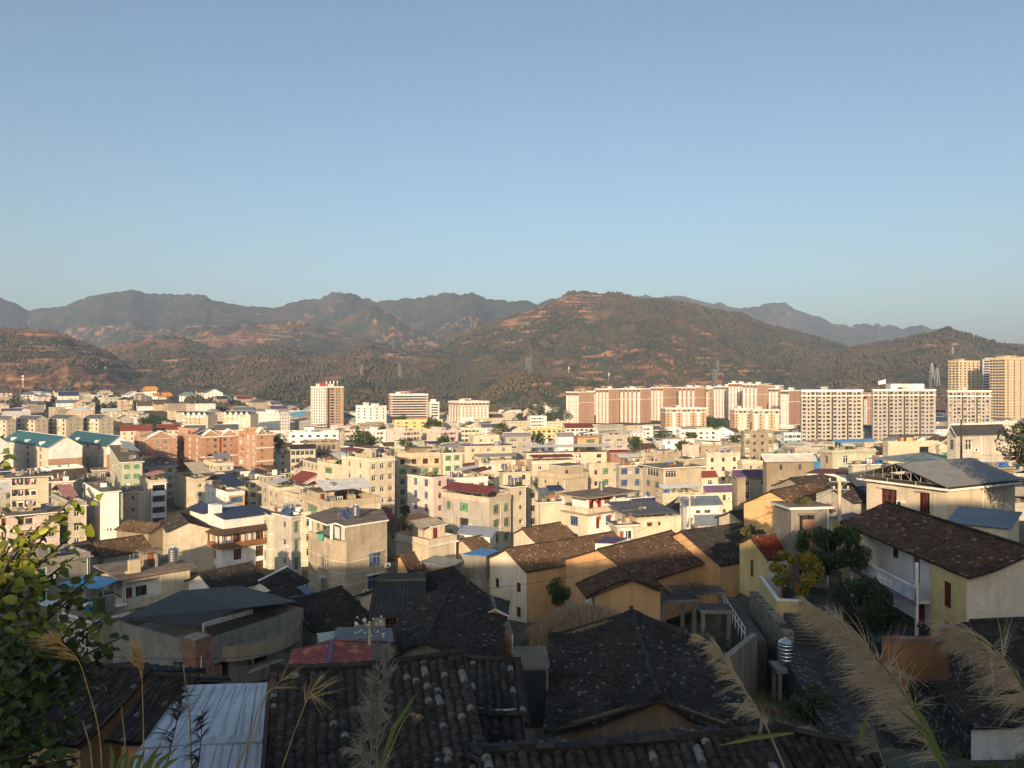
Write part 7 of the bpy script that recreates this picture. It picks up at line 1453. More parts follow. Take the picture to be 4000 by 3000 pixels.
def wallrun(name, label, pts, zt, zb, th, mat, cap=None, cat='wall', rough=0, group=None, cap_h=.12):
    """wall along (x, y) points with per-point top heights"""
    c = Vector((pts[0][0], pts[0][1], 0)); r = empty(name, (c.x, c.y, CZ + min(zb))); tag(r, label, cat, group); o = r.location; m = MB(); k = MB()
    for i in range(len(pts) - 1):
        a, b = Vector((*pts[i], 0)), Vector((*pts[i + 1], 0)); n = (b - a).normalized(); s = Vector((-n.y, n.x, 0)) * th / 2
        for M, t, z0, z1, mt in ((m, 1, (zb[i], zb[i + 1]), (zt[i], zt[i + 1]), mat),) + (((k, 1.15, (zt[i] + .003, zt[i + 1] + .003), (zt[i] + cap_h, zt[i + 1] + cap_h), cap),) if cap else ()):
            Q = [a - s * t, b - s * t, b + s * t, a + s * t]; zz = [0, 1, 1, 0]; B_ = [Vector((p.x, p.y, CZ + z0[j])) - o for p, j in zip(Q, zz)]; T_ = [Vector((p.x, p.y, CZ + z1[j])) - o for p, j in zip(Q, zz)]
            M.face(T_, mt)
            for q in range(4): M.face([B_[q], B_[(q + 1) % 4], T_[(q + 1) % 4], T_[q]], mt)
            M.face(B_[::-1], mt)
    m.build('masonry', r)
    if cap: k.build('coping', r)
    return r
wallrun('yard_wall', 'low pale yellow yard wall with white coping beside the steps', [(21.4, 66.0), (19.9, 57.5), (21.6, 57.2)], [-16.6, -16.2, -16.2], [-19.2, -18, -18], .22, 'wall_yellow', 'paint_white')
wallrun('retaining_wall', 'grey stone block retaining wall along the railed steps', [(21.1, 67), (19.6, 57.4), (19.3, 53.5)], [-18.1, -17.1, -17.3], [-22, -21.5, -21.5], .7, 'stone_block')
steps('stone_steps', 'short flight of worn dark steps at the corner of the yellow yard wall', (20.9, 53.6, CZ - 18.25), (21.0, 56.4, CZ - 16.8), 2.1, 9)
steps('railed_steps', 'long narrow concrete steps with white pipe handrail', (17.0, 53.5, CZ - 18.0), (21.0, 75, CZ - 20.9), 1.5, 22)
r = empty('handrail', (16.2, 53.4, CZ - 17.9)); tag(r, 'white double pipe handrail running beside the long concrete steps', 'handrail'); m = MB(); a, b = Vector((0, 0, 0)), Vector((4.0, 21.5, -2.9))
for h in (.5, .95): m.tube([a + Vector((0, 0, h)), b + Vector((0, 0, h))], .03, 'paint_white', 6)
m.build('rail', r)
for i in range(11): t = i / 10; q = MB(); p = a.lerp(b, t); q.bar(p - Vector((0, 0, .3)), p + Vector((0, 0, .98)), .03, 'paint_white', 5); q.build('post', r)
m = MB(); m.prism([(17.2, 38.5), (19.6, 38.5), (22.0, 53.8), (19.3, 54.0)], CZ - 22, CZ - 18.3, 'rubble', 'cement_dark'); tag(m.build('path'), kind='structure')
wallrun('rubble_wall', 'rough rubble stone wall on the left of the dark path, seen from above', [(19.1, 54), (16.9, 38)], [-18.0, -18.1], [-22, -22], 1.4, 'rubble')
wallrun('rubble_wall', 'rough rubble stone wall on the right of the dark path below the yard', [(22.2, 53.6), (19.8, 38)], [-17.0, -17.6], [-22, -22], 1.6, 'rubble')
wallrun('earth_wall', 'orange rammed earth wall with brick coping in the lower right', [(23.0, 47.5), (28.6, 47.8)], [-15.95, -16.1], [-21.5, -21.5], .5, 'wall_earth', 'brick_red', cap_h=.3)
wallrun('coping_wall', 'white wall topped by a row of tan bricks at the lower right corner', [(16.4, 23.3), (24, 23.3)], [-11.3, -11.3], [-15, -15], .3, 'wall_white', 'brick_red', cap_h=.35)
wallrun('mossy_wall', 'stained concrete wall behind the steel tank and its stand', [(13.2, 47), (16.4, 52)], [-16.6, -16.9], [-22, -22], .4, 'wall_stain')
wallrun('slope_wall', 'crumbling grey wall on the grassy slope by the small orange house', [(4.6, 66), (7.3, 64.5)], [-18.6, -18.9], [-24, -24], .3, 'wall_concrete')
r = empty('tank_stand', (17.9, 50.2, CZ - 21)); tag(r, 'grey concrete stand carrying a steel water tank', 'stand'); m = MB(); m.box((-.85, -.8, 2.35), (.85, .8, 2.62), 'wall_concrete'); m.build('slab', r)
for x, y in ((-.7, -.65), (.5, -.65), (-.7, .45), (.5, .45)): m = MB(); m.box((x, y, 0), (x + .22, y + .22, 2.348), 'wall_concrete'); m.build('leg', r)
water_tank(Vector((17.9, 50.2, CZ - 21 + 2.62)), None, True, 'ribbed steel water tank on the grey concrete stand, lower right', .86)
m = MB(); m.prism([(.2, 24.5), (1.25, 24.5), (1.25, 31), (.2, 31)], CZ - 16.5, CZ - 15.2, 'cement_slab'); tag(m.build('courtyard'), kind='structure')
# ---- debris and ruined slabs by the orange house
for i, (x, y, Y, w, d, h, lb) in enumerate(((2640, 2330, 66, 3.5, 2.2, .25, 'broken dark concrete slab nearest the small orange house'), (2730, 2300, 70, 4.2, 2.4, .25, 'broken dark concrete slab below the long orange wing'), (2790, 2370, 63, 2.6, 2.0, .3, 'low ruined slab beside the railed steps'))):
    p = W(x, y, Y); r = empty('ruined_slab', p, rnd.uniform(-.3, .4)); tag(r, lb, 'ruin'); m = MB(); m.box((-w / 2, -d / 2, -h), (w / 2, d / 2, 0), 'wall_concrete', 'cement_dark'); m.build('slab', r)
    for sx in (-1, 1): m = MB(); m.box((sx * w * .4 - .15, -d * .35, -3.2), (sx * w * .4 + .15, -d * .35 + .3, -h - .002), 'wall_concrete'); m.build('pillar', r)
r = empty('stick_pile', W(2700, 2318, 66)); tag(r, 'heap of dry sticks and firewood on the ruined slabs', 'firewood'); m = MB(); g = random.Random(3)
for i in range(130): a = Vector((g.uniform(-2, 2), g.uniform(-1, 1), g.uniform(0, .5))); t = g.uniform(0, 3.14); L = g.uniform(.5, 1.6); m.bar(a, a + Vector((math.cos(t) * L, math.sin(t) * L, g.uniform(-.1, .35))), .025, 'branch', 3)
m.build('sticks', r)
for i, x in enumerate((2190, 2212, 2236, 2262, 2282)):
    r = empty('planter_box', W(x, 2378 + (i % 2) * 5, 60)); tag(r, 'white foam planter box, %s in the row on the slope' % ('first from left', 'second from left', 'third from left', 'fourth from left', 'last at right')[i], 'planter', 'white foam planters in a row'); m = MB(); m.box((-.28, -.18, -.3), (.28, .18, 0), 'porcelain'); m.box((-.24, -.14, -.02), (.24, .14, .004), 'rock'); m.build('box', r)
r = empty('planter_box', W(2092, 2572, 40)); tag(r, 'white crate alone on the green slope above the gate', 'crate'); m = MB(); m.box((-.35, -.2, -.3), (.35, .2, 0), 'porcelain'); m.box((-.28, -.14, .001), (.28, .14, .003), 'rock'); m.build('box', r)
# ---- poles and wires
def pole(name, label, top, base_z, r0, mat, arms=1, cat='pole', bulbs=6, rot=0):
    top = Vector(top); r = empty(name, (top.x, top.y, base_z), rot); tag(r, label, cat); H = top.z - base_z; m = MB(); m.bar((0, 0, 0), (0, 0, H), r0 * 1.2, mat, 8, r0 * .8); m.build('post', r)
    for k in range(arms):
        m = MB(); z = H - .35 - k * .7; m.box((-.9, -.06, z), (.9, .06, z + .1), 'metal_frame'); m.bar((0, 0, z - .5), (.7, 0, z), .03, 'metal_frame'); m.build('cross_arm', r)
    g = random.Random(int(H * 10))
    for i in range(bulbs):
        m = MB(); x = -.8 + 1.6 * i / max(1, bulbs - 1); m.lathe([(0, 0), (.07, .02), (.04, .1), (.09, .16), (.05, .24), (0, .27)], 'porcelain', 8, (x, g.uniform(-.1, .1), H - .25 - .7 * (i % max(1, arms)))); m.build('insulator', r)
    return r
pole('utility_pole', 'pale wooden utility pole with white insulators left of the long tiled house', W(3279, 1868, 68), CZ - 14, .17, 'wood_pole', 2)
pole('utility_pole', 'thin concrete pole in front of the white house with blue-grey roof', W(2694, 1920, 118), CZ - 26, .14, 'wood_pole', 2, bulbs=4)
r = pole('junction_pole', 'short pole crowned by a tangle of white insulators over the red fascia', W(1443, 2428, 45), CZ - 18, .1, 'wood_pole', 2, bulbs=2); g = random.Random(5)
z_ = W(1443, 2428, 45).z - (CZ - 18)
for i in range(26):
    m = MB(); c = (g.uniform(-.75, .75), g.uniform(-.4, .4), z_ + g.uniform(-.75, .3)); m.lathe([(0, -.05), (.06, -.02), (.06, .04), (0, .1)], 'porcelain', 6, c); m.bar(c, (c[0] * .2, 0, z_ - .4), .015, 'metal_frame', 3); m.build('insulator', r)
pole('utility_pole', 'leaning dark pole beside the drab grey house at the right', W(3755, 1640, 100), CZ - 12, .13, 'wood_dark', 1, bulbs=4)
def cable(label, a, b, sag, r=.012, n=14):
    a, b = Vector(a), Vector(b); e = empty('cable', a); tag(e, label, 'cable', 'overhead cables'); m = MB(); m.tube([(a.lerp(b, i / n) - a) - Vector((0, 0, sag * 4 * (i / n) * (1 - i / n))) for i in range(n + 1)], r, 'wire', 4); m.build('strand', e)
for i, (a, b, s, lb) in enumerate((((3275, 1900, 68), (2080, 2225, 80), 1.2, 'upper long cable from the wooden pole across the orange gable'), ((3275, 1912, 68), (1900, 2300, 82), 1.5, 'lower long cable from the wooden pole across the orange gable'), ((3272, 1890, 68), (2694, 1945, 118), 1.0, 'cable between the wooden pole and the concrete pole'),
    ((3285, 1890, 68), (3760, 1660, 100), .8, 'cable rising from the wooden pole to the right'), ((3285, 1898, 68), (3760, 1675, 100), .9, 'second cable rising from the wooden pole to the right'), ((3760, 1660, 100), (4100, 1640, 90), .4, 'cable passing before the big dark tree'),
    ((400, 2562, 40), (1440, 2490, 45), .6, 'dark cable crossing the grey terraced building'), ((1443, 2470, 45), (1990, 2330, 60), .5, 'cable from the junction pole over the long dark roof'), ((3260, 1960, 67), (3195, 2000, 66), .05, 'short stay wire at the planter house'),
    ((3620, 2455, 50), (2900, 2790, 30), .8, 'pale cable crossing from the yard to the black tiled roof'), ((3100, 2700, 36), (3260, 2880, 24), .2, 'short pale cable descending to the bottom tiled roof'), ((2694, 1950, 118), (2480, 2080, 100), .5, 'cable from the concrete pole to the slate-roofed house'), ((2694, 1940, 118), (2300, 2000, 130), .8, 'cable from the concrete pole to the lantern house'))):
    cable(lb, W(*a), W(*b), s, .02 if a[2] > 60 else .014)
# ---- trees and bushes
tree('yellow_tree', 'yellow-leaved tree in front of the red glazed roof', 'tree', (21.9, 59.6, CZ - 17.6), 4.9, 1.85, .09, ['leaf_yellow', 'leaf_green'], 5600, .12, 26, 3, squash=1.0, opened=True)
tree('green_tree', 'round dark green tree beside the yellow-leaved one', 'tree', (25.6, 61.5, CZ - 17.6), 6.4, 2.5, .16, ['leaf_green', 'leaf_dark'], 9000, .13, 34, 4, opened=True)
tree('green_tree', 'dark bushy tree in the yard, in front of the balcony', 'tree', (23.4, 51.8, CZ - 17.8), 4.9, 2.5, .12, ['leaf_dark', 'leaf_green'], 8500, .10, 36, 5, opened=True)
tree('small_yellow_tree', 'small yellow-green tree top between the dark roofs left of the planter house', 'tree', (26.4, 84, CZ - 20), 4.6, 1.5, .1, ['leaf_bush', 'leaf_yellow'], 2500, .12, 14, 6)
tree('big_tree', 'big dark tree leaning in at the right picture edge', 'tree', (52.3, 72, CZ - 14), 13, 4.7, .35, ['leaf_dark', 'leaf_bush'], 16000, .17, 40, 7, squash=1.1)
tree('round_bush', 'leafy green tree beside the large orange gable', 'tree', (5.2, 84, CZ - 26.5), 5.2, 1.7, .1, ['leaf_green', 'leaf_bush'], 3000, .12, 16, 8)
tree('slope_bush', 'wide tangled bush on the slope left of the railed steps', 'bush', (14.2, 57, CZ - 21.5), 3.2, 2.4, .06, ['leaf_bush', 'leaf_green'], 5200, .1, 26, 9, squash=.6)
tree('slope_bush', 'brownish bush under the small orange house gable', 'bush', (11.9, 53, CZ - 21.5), 2.2, 1.7, .06, ['grass_dry', 'leaf_bush'], 2600, .1, 16, 10, squash=.6)
tree('slope_bush', 'low green bush on the grass slope below the crumbling wall', 'bush', (3.3, 50.5, CZ - 20.5), 1.6, 1.1, .05, ['leaf_green', 'leaf_bush'], 1500, .08, 12, 11, squash=.6)
tree('path_bush', 'dark scrub on the left edge of the dark path below the steps', 'bush', (17.3, 43.5, CZ - 20), 2.6, 1.3, .05, ['leaf_bush', 'leaf_green'], 2600, .1, 18, 21, squash=.6)
tree('path_bush', 'green scrub at the foot of the orange earth wall', 'bush', (24.5, 45.5, CZ - 20.4), 2.2, 1.7, .05, ['leaf_green', 'leaf_bush'], 3000, .1, 18, 22, squash=.5)
tree('path_bush', 'brown scrub below the rubble wall right of the path', 'bush', (21.8, 40, CZ - 20), 2.2, 1.6, .05, ['grass_dry', 'leaf_bush'], 2600, .1, 18, 23, squash=.5)
tree('conifer_bush', 'dark feathery bush in front of the grey tiled shed', 'bush', (-.45, 23.2, CZ - 12.4), 2.6, .62, .05, ['leaf_dark', 'leaf_green'], 5000, .06, 22, 12, squash=1.5)
tree('roof_garden', 'yellow-green shrubs growing on the planter house roof', 'shrub', (25.6, 68.5, CZ - 11.6), 1.5, 1.3, .03, ['leaf_bush', 'leaf_yellow'], 2000, .09, 12, 13, squash=.4)
tree('roof_garden', 'pinkish shrub at the right end of the planter house roof', 'shrub', (28.3, 68.3, CZ - 11.6), .9, .8, .03, ['flower_pink', 'leaf_bush'], 900, .07, 8, 14, squash=.4)
tree('potted_tree', 'small leafy tree by the pink house wall', 'tree', W(1578, 2060, 178), 5, 1.6, .06, ['leaf_green', 'leaf_bush'], 1200, .18, 10, 15)
tree('courtyard_tree', 'round green tree under the tan canopy corner', 'tree', W(1580, 2090, 150), 3.2, 1.6, .06, ['leaf_green'], 1200, .16, 10, 16)
TR = [(1440, 1725, 330, 9, 5, 'broad green tree before the salmon blocks'), (1400, 1715, 350, 8, 4.5, 'left tree of the green clump before the salmon blocks'), (1600, 1735, 330, 7, 4.5, 'green tree below the left salmon block'), (1745, 1725, 340, 8, 4, 'green tree below the right salmon block'), (2100, 1715, 360, 9, 4, 'tree left of the white gabled shed'),
      (2480, 1740, 320, 8, 3.6, 'tree right of the grey house with paired windows'), (2590, 1700, 420, 9, 4.5, 'tree below the low white and tan block'), (2700, 1708, 400, 8, 4, 'tree right of the pink roof'), (1090, 1735, 380, 9, 4, 'tree right of the terracotta blocks'), (600, 1652, 600, 15, 8, 'dark tree clump left of the balconied terrace'), (560, 1660, 560, 12, 7, 'second dark tree clump left of the balconied terrace'),
      (1420, 1675, 560, 10, 9, 'dark trees right of the white tower foot'), (1500, 1682, 540, 9, 8, 'dark trees on the rise under the white angular building'), (1360, 1672, 600, 9, 6, 'tree beside the white tower'), (1690, 1650, 640, 12, 7, 'dark tree at the right end of the striped office'), (1570, 1640, 680, 10, 8, 'dark tree in front of the striped office'),
      (2100, 1600, 900, 18, 13, 'green trees at the hill foot left of the brown towers'), (2180, 1620, 850, 18, 13, 'tall bright green trees touching the leftmost brown tower'), (2140, 1640, 800, 15, 10, 'tree group above the white stepped building'), (2775, 1640, 850, 12, 9, 'golden tree between the tan blocks'), (2800, 1665, 700, 12, 9, 'dark trees between the tan blocks'),
      (2030, 1640, 800, 14, 9, 'tree group left of the white stepped building'), (1960, 1680, 480, 10, 6, 'dark tree left of the yellow banded school'), (520, 1575, 950, 9, 8, 'trees left of and below the temple'), (800, 1580, 900, 9, 8, 'trees right of the grey-roofed hall'), (2660, 1736, 330, 6, 3, 'shrub right of the pink roof'), (2865, 1720, 300, 5, 2.5, 'shrub on the corner house roof edge')]
for i, (x, y, Y, h, r_, lb) in enumerate(TR):
    p = W(x, y, Y); g_ = gz(p.x, p.y); H_ = max(h, p.z + h * .5 - g_); tree('town_tree', lb, 'tree', (p.x, p.y, g_ - .5), H_, r_, .25, ['leaf_green', 'leaf_bush'], 1500, r_ * .085, 16, 30 + i, group='trees between the houses')
# grass on the slopes
def grass(name, label, area, n, h, mat, seed, w=.03, lean=.5):
    g = np.random.default_rng(seed); x0, x1, y0, y1 = area; X = g.uniform(x0, x1, n); Y = g.uniform(y0, y1, n); keep = fbm(X / 2.5, Y / 2.5, 3, seed) > .47; X, Y = X[keep], Y[keep]; n = len(X); Z = land(X, Y); a = g.uniform(0, 6.28, n); hh = h * g.uniform(.5, 1.3, n); L = hh * lean * g.uniform(.3, 1.4, n)
    V = np.zeros((n, 4, 3)); b = np.stack([X, Y, Z - .05], -1); s = np.stack([-np.sin(a), np.cos(a), 0 * a], -1) * w; tp = np.stack([np.cos(a) * L, np.sin(a) * L, hh], -1); md = np.stack([np.cos(a) * L * .3, np.sin(a) * L * .3, hh * .6], -1)
    V[:, 0] = b - s; V[:, 1] = b + s; V[:, 2] = b + md + s * .8; V[:, 3] = b + md - s * .8; V2 = np.zeros((n, 4, 3)); V2[:, 0] = V[:, 3]; V2[:, 1] = V[:, 2]; V2[:, 2] = b + tp + s * .1; V2[:, 3] = b + tp - s * .1
    VV = np.concatenate([V, V2], 0).reshape(-1, 3); F_ = np.arange(len(VV)).reshape(-1, 4); o = newobj(name, npmesh(name, VV, F_, [mat], None, g.random(len(F_)))); tag(o, label, 'grass', kind='stuff')
grass('dry_grass', 'dry reddish grass on the slope between the dark roofs', (1.2, 9, 40, 66), 26000, .75, 'grass_dry', 1, .022)
grass('green_grass', 'green weeds on the slope and around the tank stand', (1.0, 20, 36, 66), 16000, .35, 'blade_green', 2, .03)
grass('dry_grass', 'dry weeds under the path walls at the lower right', (8, 16, 36, 52), 9000, .5, 'grass_dry', 3, .02)
grass('green_grass', 'dark weeds below the earth wall', (18.8, 30, 30, 47), 9000, .5, 'blade_green', 4, .03)
# ---- person bending in the yard
def person():
    B = Vector((28.15, 52.3, CZ - 17.6)); r = empty('person', B, R(200)); tag(r, 'person in black clothes bending forward with hands raised to the face in the yard', 'person')
    def skin(name, J, E, mats, parent, sub=1, root=0):
        me = bpy.data.meshes.new(name); me.from_pydata([j[:3] for j in J], E, []); o = newobj(name, me, parent); md = o.modifiers.new('s', 'SKIN')
        for i, j in enumerate(J): v = me.skin_vertices[0].data[i]; v.radius = (j[3], j[4] if len(j) > 4 else j[3]); v.use_root = (i == root)
        s = o.modifiers.new('u', 'SUBSURF'); s.levels = s.render_levels = 2
        for m_ in mats: me.materials.append(MATS[m_])
        return o
    # x = forward
    J = [(0, 0, .92, .13, .15), (.13, 0, 1.10, .12, .16), (.28, 0, 1.28, .13, .18), (.36, 0, 1.36, .06), (.42, 0, 1.40, .055), (.50, 0, 1.46, .095, .085), (.55, 0, 1.50, .08, .07),
         (-.02, .1, .86, .085), (.05, .12, .48, .06), (-.03, .13, .08, .04), (.12, .14, .03, .035), (-.02, -.1, .86, .085), (.07, -.13, .48, .06), (.02, -.14, .08, .04), (.17, -.15, .03, .035),
         (.29, .2, 1.28, .06), (.40, .24, 1.04, .045), (.55, .13, 1.24, .035), (.58, .09, 1.31, .03), (.29, -.2, 1.28, .06), (.42, -.24, 1.03, .045), (.56, -.12, 1.22, .035), (.59, -.08, 1.29, .03)]
    E = [(0, 1), (1, 2), (2, 3), (3, 4), (4, 5), (5, 6), (0, 7), (7, 8), (8, 9), (9, 10), (0, 11), (11, 12), (12, 13), (13, 14), (2, 15), (15, 16), (16, 17), (17, 18), (2, 19), (19, 20), (20, 21), (21, 22)]
    for sd, k in ((1, 18), (-1, 22)):
        for f in range(5): J.append((.60 + (.03 if f else 0), sd * (.085 - .018 * f + (.03 if f == 0 else 0)), J[k][2] + (.05 if f else .02) + .004 * (f % 3), .009)); E.append((k, len(J) - 1))
    skin('body', J, E, ['skin'], r)
    J2 = [(0, 0, .93, .16, .18), (.13, 0, 1.10, .15, .19), (.28, 0, 1.29, .155, .21), (.34, 0, 1.35, .09), (.29, .22, 1.28, .085), (.41, .26, 1.03, .07), (.53, .16, 1.20, .055), (.29, -.22, 1.28, .085), (.43, -.26, 1.02, .07), (.54, -.15, 1.18, .055)]
    skin('jacket', J2, [(0, 1), (1, 2), (2, 3), (2, 4), (4, 5), (5, 6), (2, 7), (7, 8), (8, 9)], ['cloth_black'], r)
    J3 = [(0, 0, .93, .15, .17), (-.02, .1, .84, .11), (.05, .12, .48, .08), (-.03, .13, .1, .065), (-.02, -.1, .84, .11), (.07, -.13, .48, .08), (.02, -.14, .1, .065)]
    skin('trousers', J3, [(0, 1), (1, 2), (2, 3), (0, 4), (4, 5), (5, 6)], ['denim'], r)
    skin('hair', [(.45, 0, 1.47, .09), (.50, 0, 1.52, .105), (.55, 0, 1.565, .08)], [(0, 1), (1, 2)], ['hair_black'], r)
    for sd in (1, -1): m = MB(); m.box((-.08 + (.05 if sd < 0 else 0), sd * .135 - .05, -.01), (.18 + (.05 if sd < 0 else 0), sd * .135 + .05, .08), 'cloth_black'); m.build('shoe', r)
person()
r = empty('glass_table', (24.9, 50.8, CZ - 17.6), .4); tag(r, 'glass-topped low table or skylight in the shaded yard', 'table'); m = MB(); m.box((-1.1, -.6, .62), (1.1, .6, .68), 'glass_teal'); m.build('top', r)
for x, y in ((-1, -.5), (.95, -.5), (-1, .45), (.95, .45)): m = MB(); m.box((x, y, 0), (x + .07, y + .07, .618), 'metal_frame'); m.build('leg', r)

# ---------------------------------------------------------------- foreground leaves and reeds
def leaves_at(P, D, Nn, L, g):
    """broad pointed leaves folded along the midrib: P base, D direction, Nn side normal, L length"""
    n = len(P); S = np.cross(D, Nn); S /= np.linalg.norm(S, axis=1)[:, None] + 1e-9; Nn = np.cross(S, D); l = L[:, None]; w = l * .36; c = -Nn * l * .10
    pts = [P, P + D * l * .52 + c * .4, P + D * l + c * 2.2]
    for s in (1, -1): pts += [P + D * l * .2 + S * w * s * .78 + Nn * l * .10, P + D * l * .62 + S * w * s * .82 + Nn * l * .07]
    V = np.stack(pts, 1).reshape(-1, 3); T = np.array([(0, 1, 3), (3, 1, 4), (4, 1, 2), (0, 5, 1), (5, 6, 1), (6, 2, 1)]); F_ = (T[None] + (np.arange(n) * 7)[:, None, None]).reshape(-1, 3)
    return V, F_
def left_tree():
    g = np.random.default_rng(5); r = empty('leafy_tree', (-5.2, 6.2, CZ - 5.5)); tag(r, 'broad-leaved tree with dark and sunlit-tinted yellow-green leaves filling the left edge', 'tree'); o = np.array(r.location)
    tips = [(300, 1945, 5.6), (255, 1990, 5.7), (215, 2060, 5.6), (25, 1790, 5.5), (10, 2000, 5.4), (40, 2110, 5.3), (130, 2060, 5.6), (400, 2240, 5.9), (340, 2300, 5.9), (290, 2100, 5.8), (250, 2150, 5.5), (300, 2180, 5.8), (470, 2390, 6.1), (420, 2440, 6.0), (510, 2485, 6.1), (455, 2545, 6.0), (370, 2410, 5.7), (420, 2640, 6.0), (360, 2620, 5.8), (300, 2500, 5.6), (200, 2250, 5.2), (120, 2200, 5.2), (180, 2400, 5.0),
            (60, 2350, 5.0), (100, 2500, 5.0), (220, 2550, 5.3), (160, 2640, 5.0), (280, 2680, 5.5), (320, 2790, 5.6), (200, 2750, 5.2), (100, 2700, 4.9), (50, 2800, 4.8), (180, 2860, 5.0), (300, 2880, 5.3), (340, 2960, 5.3), (100, 2950, 4.8), (230, 2980, 5.0), (40, 2620, 4.8), (40, 2480, 4.8), (30, 2200, 5.0), (150, 2120, 5.3), (120, 2320, 5.1), (240, 2350, 5.3), (90, 2130, 5.4), (320, 2420, 5.5), (60, 2920, 5.0), (140, 2780, 5.0), (250, 2820, 5.2), (330, 2560, 5.6), (20, 2330, 5.1)]
    m = MB(); P = []; D = []; Nn = []; L = []; T = []
    for i, (x, y, Y) in enumerate(tips):
        tip = np.array(W(x * .95, y, Y)); st = np.array(W(-160 + g.uniform(-40, 40), min(3150, y + 380 + g.uniform(0, 250)), Y + g.uniform(-.2, .5))); n = 14; md = (st + tip) / 2 + np.array([-.05, 0, .12]); pts = [(1 - t) ** 2 * st + 2 * t * (1 - t) * md + t * t * tip for t in np.linspace(0, 1, n)]
        m.tube([p - o for p in pts], [.022 * (1 - k / n) + .004 for k in range(n)], 'branch', 5)
        k = 33
        for j in range(k):
            t = .2 + .8 * (j + g.random()) / k; q = (1 - t) ** 2 * st + 2 * t * (1 - t) * md + t * t * tip; tg = tip - st; tg /= np.linalg.norm(tg); side = 1 if j % 2 else -1
            d = tg * g.uniform(.1, .8) + np.array([side * g.uniform(.2, .9), g.uniform(-.7, .5), g.uniform(-.95, .1)]); d /= np.linalg.norm(d); q = q + g.normal(0, .035, 3) + (g.normal(0, .12, 3) if j % 3 == 0 else 0)
            P.append(q - o); D.append(d); nn = np.array([g.normal(0, .6), -.5 + g.normal(0, .5), .7 + g.normal(0, .4)]); Nn.append(nn / np.linalg.norm(nn)); L.append(g.uniform(.06, .108)); T.append(np.clip(abs(g.normal(0, .13)) + (.6 * g.random() if t > .6 and y < 2450 else 0) + (.25 * g.random() if y < 2200 else 0), 0, 1))  # upper tip leaves tinted yellow-green, sunlight put into their colour
    m.build('branch', r)
    V, F_ = leaves_at(np.array(P), np.array(D), np.array(Nn), np.array(L), g); newobj('foliage', npmesh('foliage', V, F_, ['leaf_big'], None, np.repeat(T, 6)), r)
left_tree()
def plume(label, stem, t0, n, Ls, side, mat, r=.0022, seed=1, down=.35, name='reed_plume', stemmat=None, spread=1.0, width=1.0, cat='reed', ribbon=.0011, seg=4):
    g = np.random.default_rng(seed); S = [np.array(W(*p)) for p in stem]; o = S[0].copy(); e = empty(name, o); tag(e, label, cat)
    # smooth stem
    def at(t):
        k = t * (len(S) - 1); i = min(int(k), len(S) - 2); f = k - i; p0 = S[max(i - 1, 0)]; p1 = S[i]; p2 = S[i + 1]; p3 = S[min(i + 2, len(S) - 1)]
        return .5 * ((2 * p1) + (-p0 + p2) * f + (2 * p0 - 5 * p1 + 4 * p2 - p3) * f * f + (-p0 + 3 * p1 - 3 * p2 + p3) * f ** 3)
    m = MB(); k = 22; m.tube([at(i / k) - o for i in range(k + 1)], [r * (1.15 - i / k) + .0006 for i in range(k + 1)], stemmat or mat, 5, tv=.6); m.build('stem', e)
    V = []; T = []
    sv = np.array([side[0], side[2] if len(side) > 2 else 0, -side[1]], float); sv /= np.linalg.norm(sv) + 1e-9
    for i in range(n):
        if i % 9 == 0: tc = t0 + (1 - t0) * g.random() ** .8; j0 = g.normal(0, .24, 3) * width; a0 = g.uniform(.1, .8); a1 = g.uniform(-.1, 1.0); l0 = g.uniform(.55, 1.1)
        t = min(.995, tc + g.uniform(0, .02)); p = at(t); tg = at(min(1, t + .02)) - at(t - .02); tg /= np.linalg.norm(tg)
        taper = (1 - t) ** .45 * .9 + .12; L = Ls * l0 * g.uniform(.6, 1.1) * taper * (.35 + .65 * min(1, (t - t0) / (.16 * (1 - t0)) + .3)); d = tg * a0 + sv * a1 * spread + j0 + g.normal(0, .07, 3); d /= np.linalg.norm(d)
        q = p.copy(); wv = np.cross(d, [0, 1, 0]); wv /= np.linalg.norm(wv) + 1e-9; prev = None; wd = ribbon * g.uniform(.6, 1.3)
        for s in range(seg + 1):
            f = s / seg; w_ = wv * wd * (1 - f * .75)
            if prev is not None: V += [prev[0], prev[1], q + w_, q - w_]; T.append(g.random())
            prev = (q - w_, q + w_); d = d + np.array([0, 0, -down * .25]) + sv * .05 + g.normal(0, .05, 3); d /= np.linalg.norm(d); q = q + d * L / seg
    V = np.array(V) - o; F_ = np.arange(len(V)).reshape(-1, 4); newobj('plume', npmesh('plume', V, F_, [mat], None, T), e); return e
def blade(label, pts, w, mat='blade_green'):
    S = [Vector(W(*p)) for p in pts]; e = empty('grass_blade', S[0]); tag(e, label, 'grass'); m = MB(); n = 10; Q = []
    for i in range(n + 1):
        t = i / n; k = t * (len(S) - 1); j = min(int(k), len(S) - 2); Q.append(S[j].lerp(S[j + 1], k - j) - S[0])
    for i in range(n):
        d = (Q[i + 1] - Q[i]).normalized(); s = d.cross(Vector((0, 1, 0))).normalized(); a, b = w * math.sin(math.pi * (.12 + .85 * i / n)), w * math.sin(math.pi * (.12 + .85 * (i + 1) / n)); f = Vector((0, .3 * w, 0))
        m.face((Q[i] - s * a, Q[i] + f, Q[i + 1] + f, Q[i + 1] - s * b), mat, tv=.3); m.face((Q[i] + f, Q[i] + s * a, Q[i + 1] + s * b, Q[i + 1] + f), mat, tv=.7)
    m.build('leaf', e)
plume('largest feathery reed plume sweeping from the yellow wall to the bottom right', [(3740, 3080, 2.1), (3590, 2800, 2.12), (3440, 2590, 2.15), (3290, 2440, 2.17), (3150, 2352, 2.2)], .10, 1700, .18, (-1, .35), 'plume_tan', .0042, 1, .45, ribbon=.0009, stemmat='blade_green')
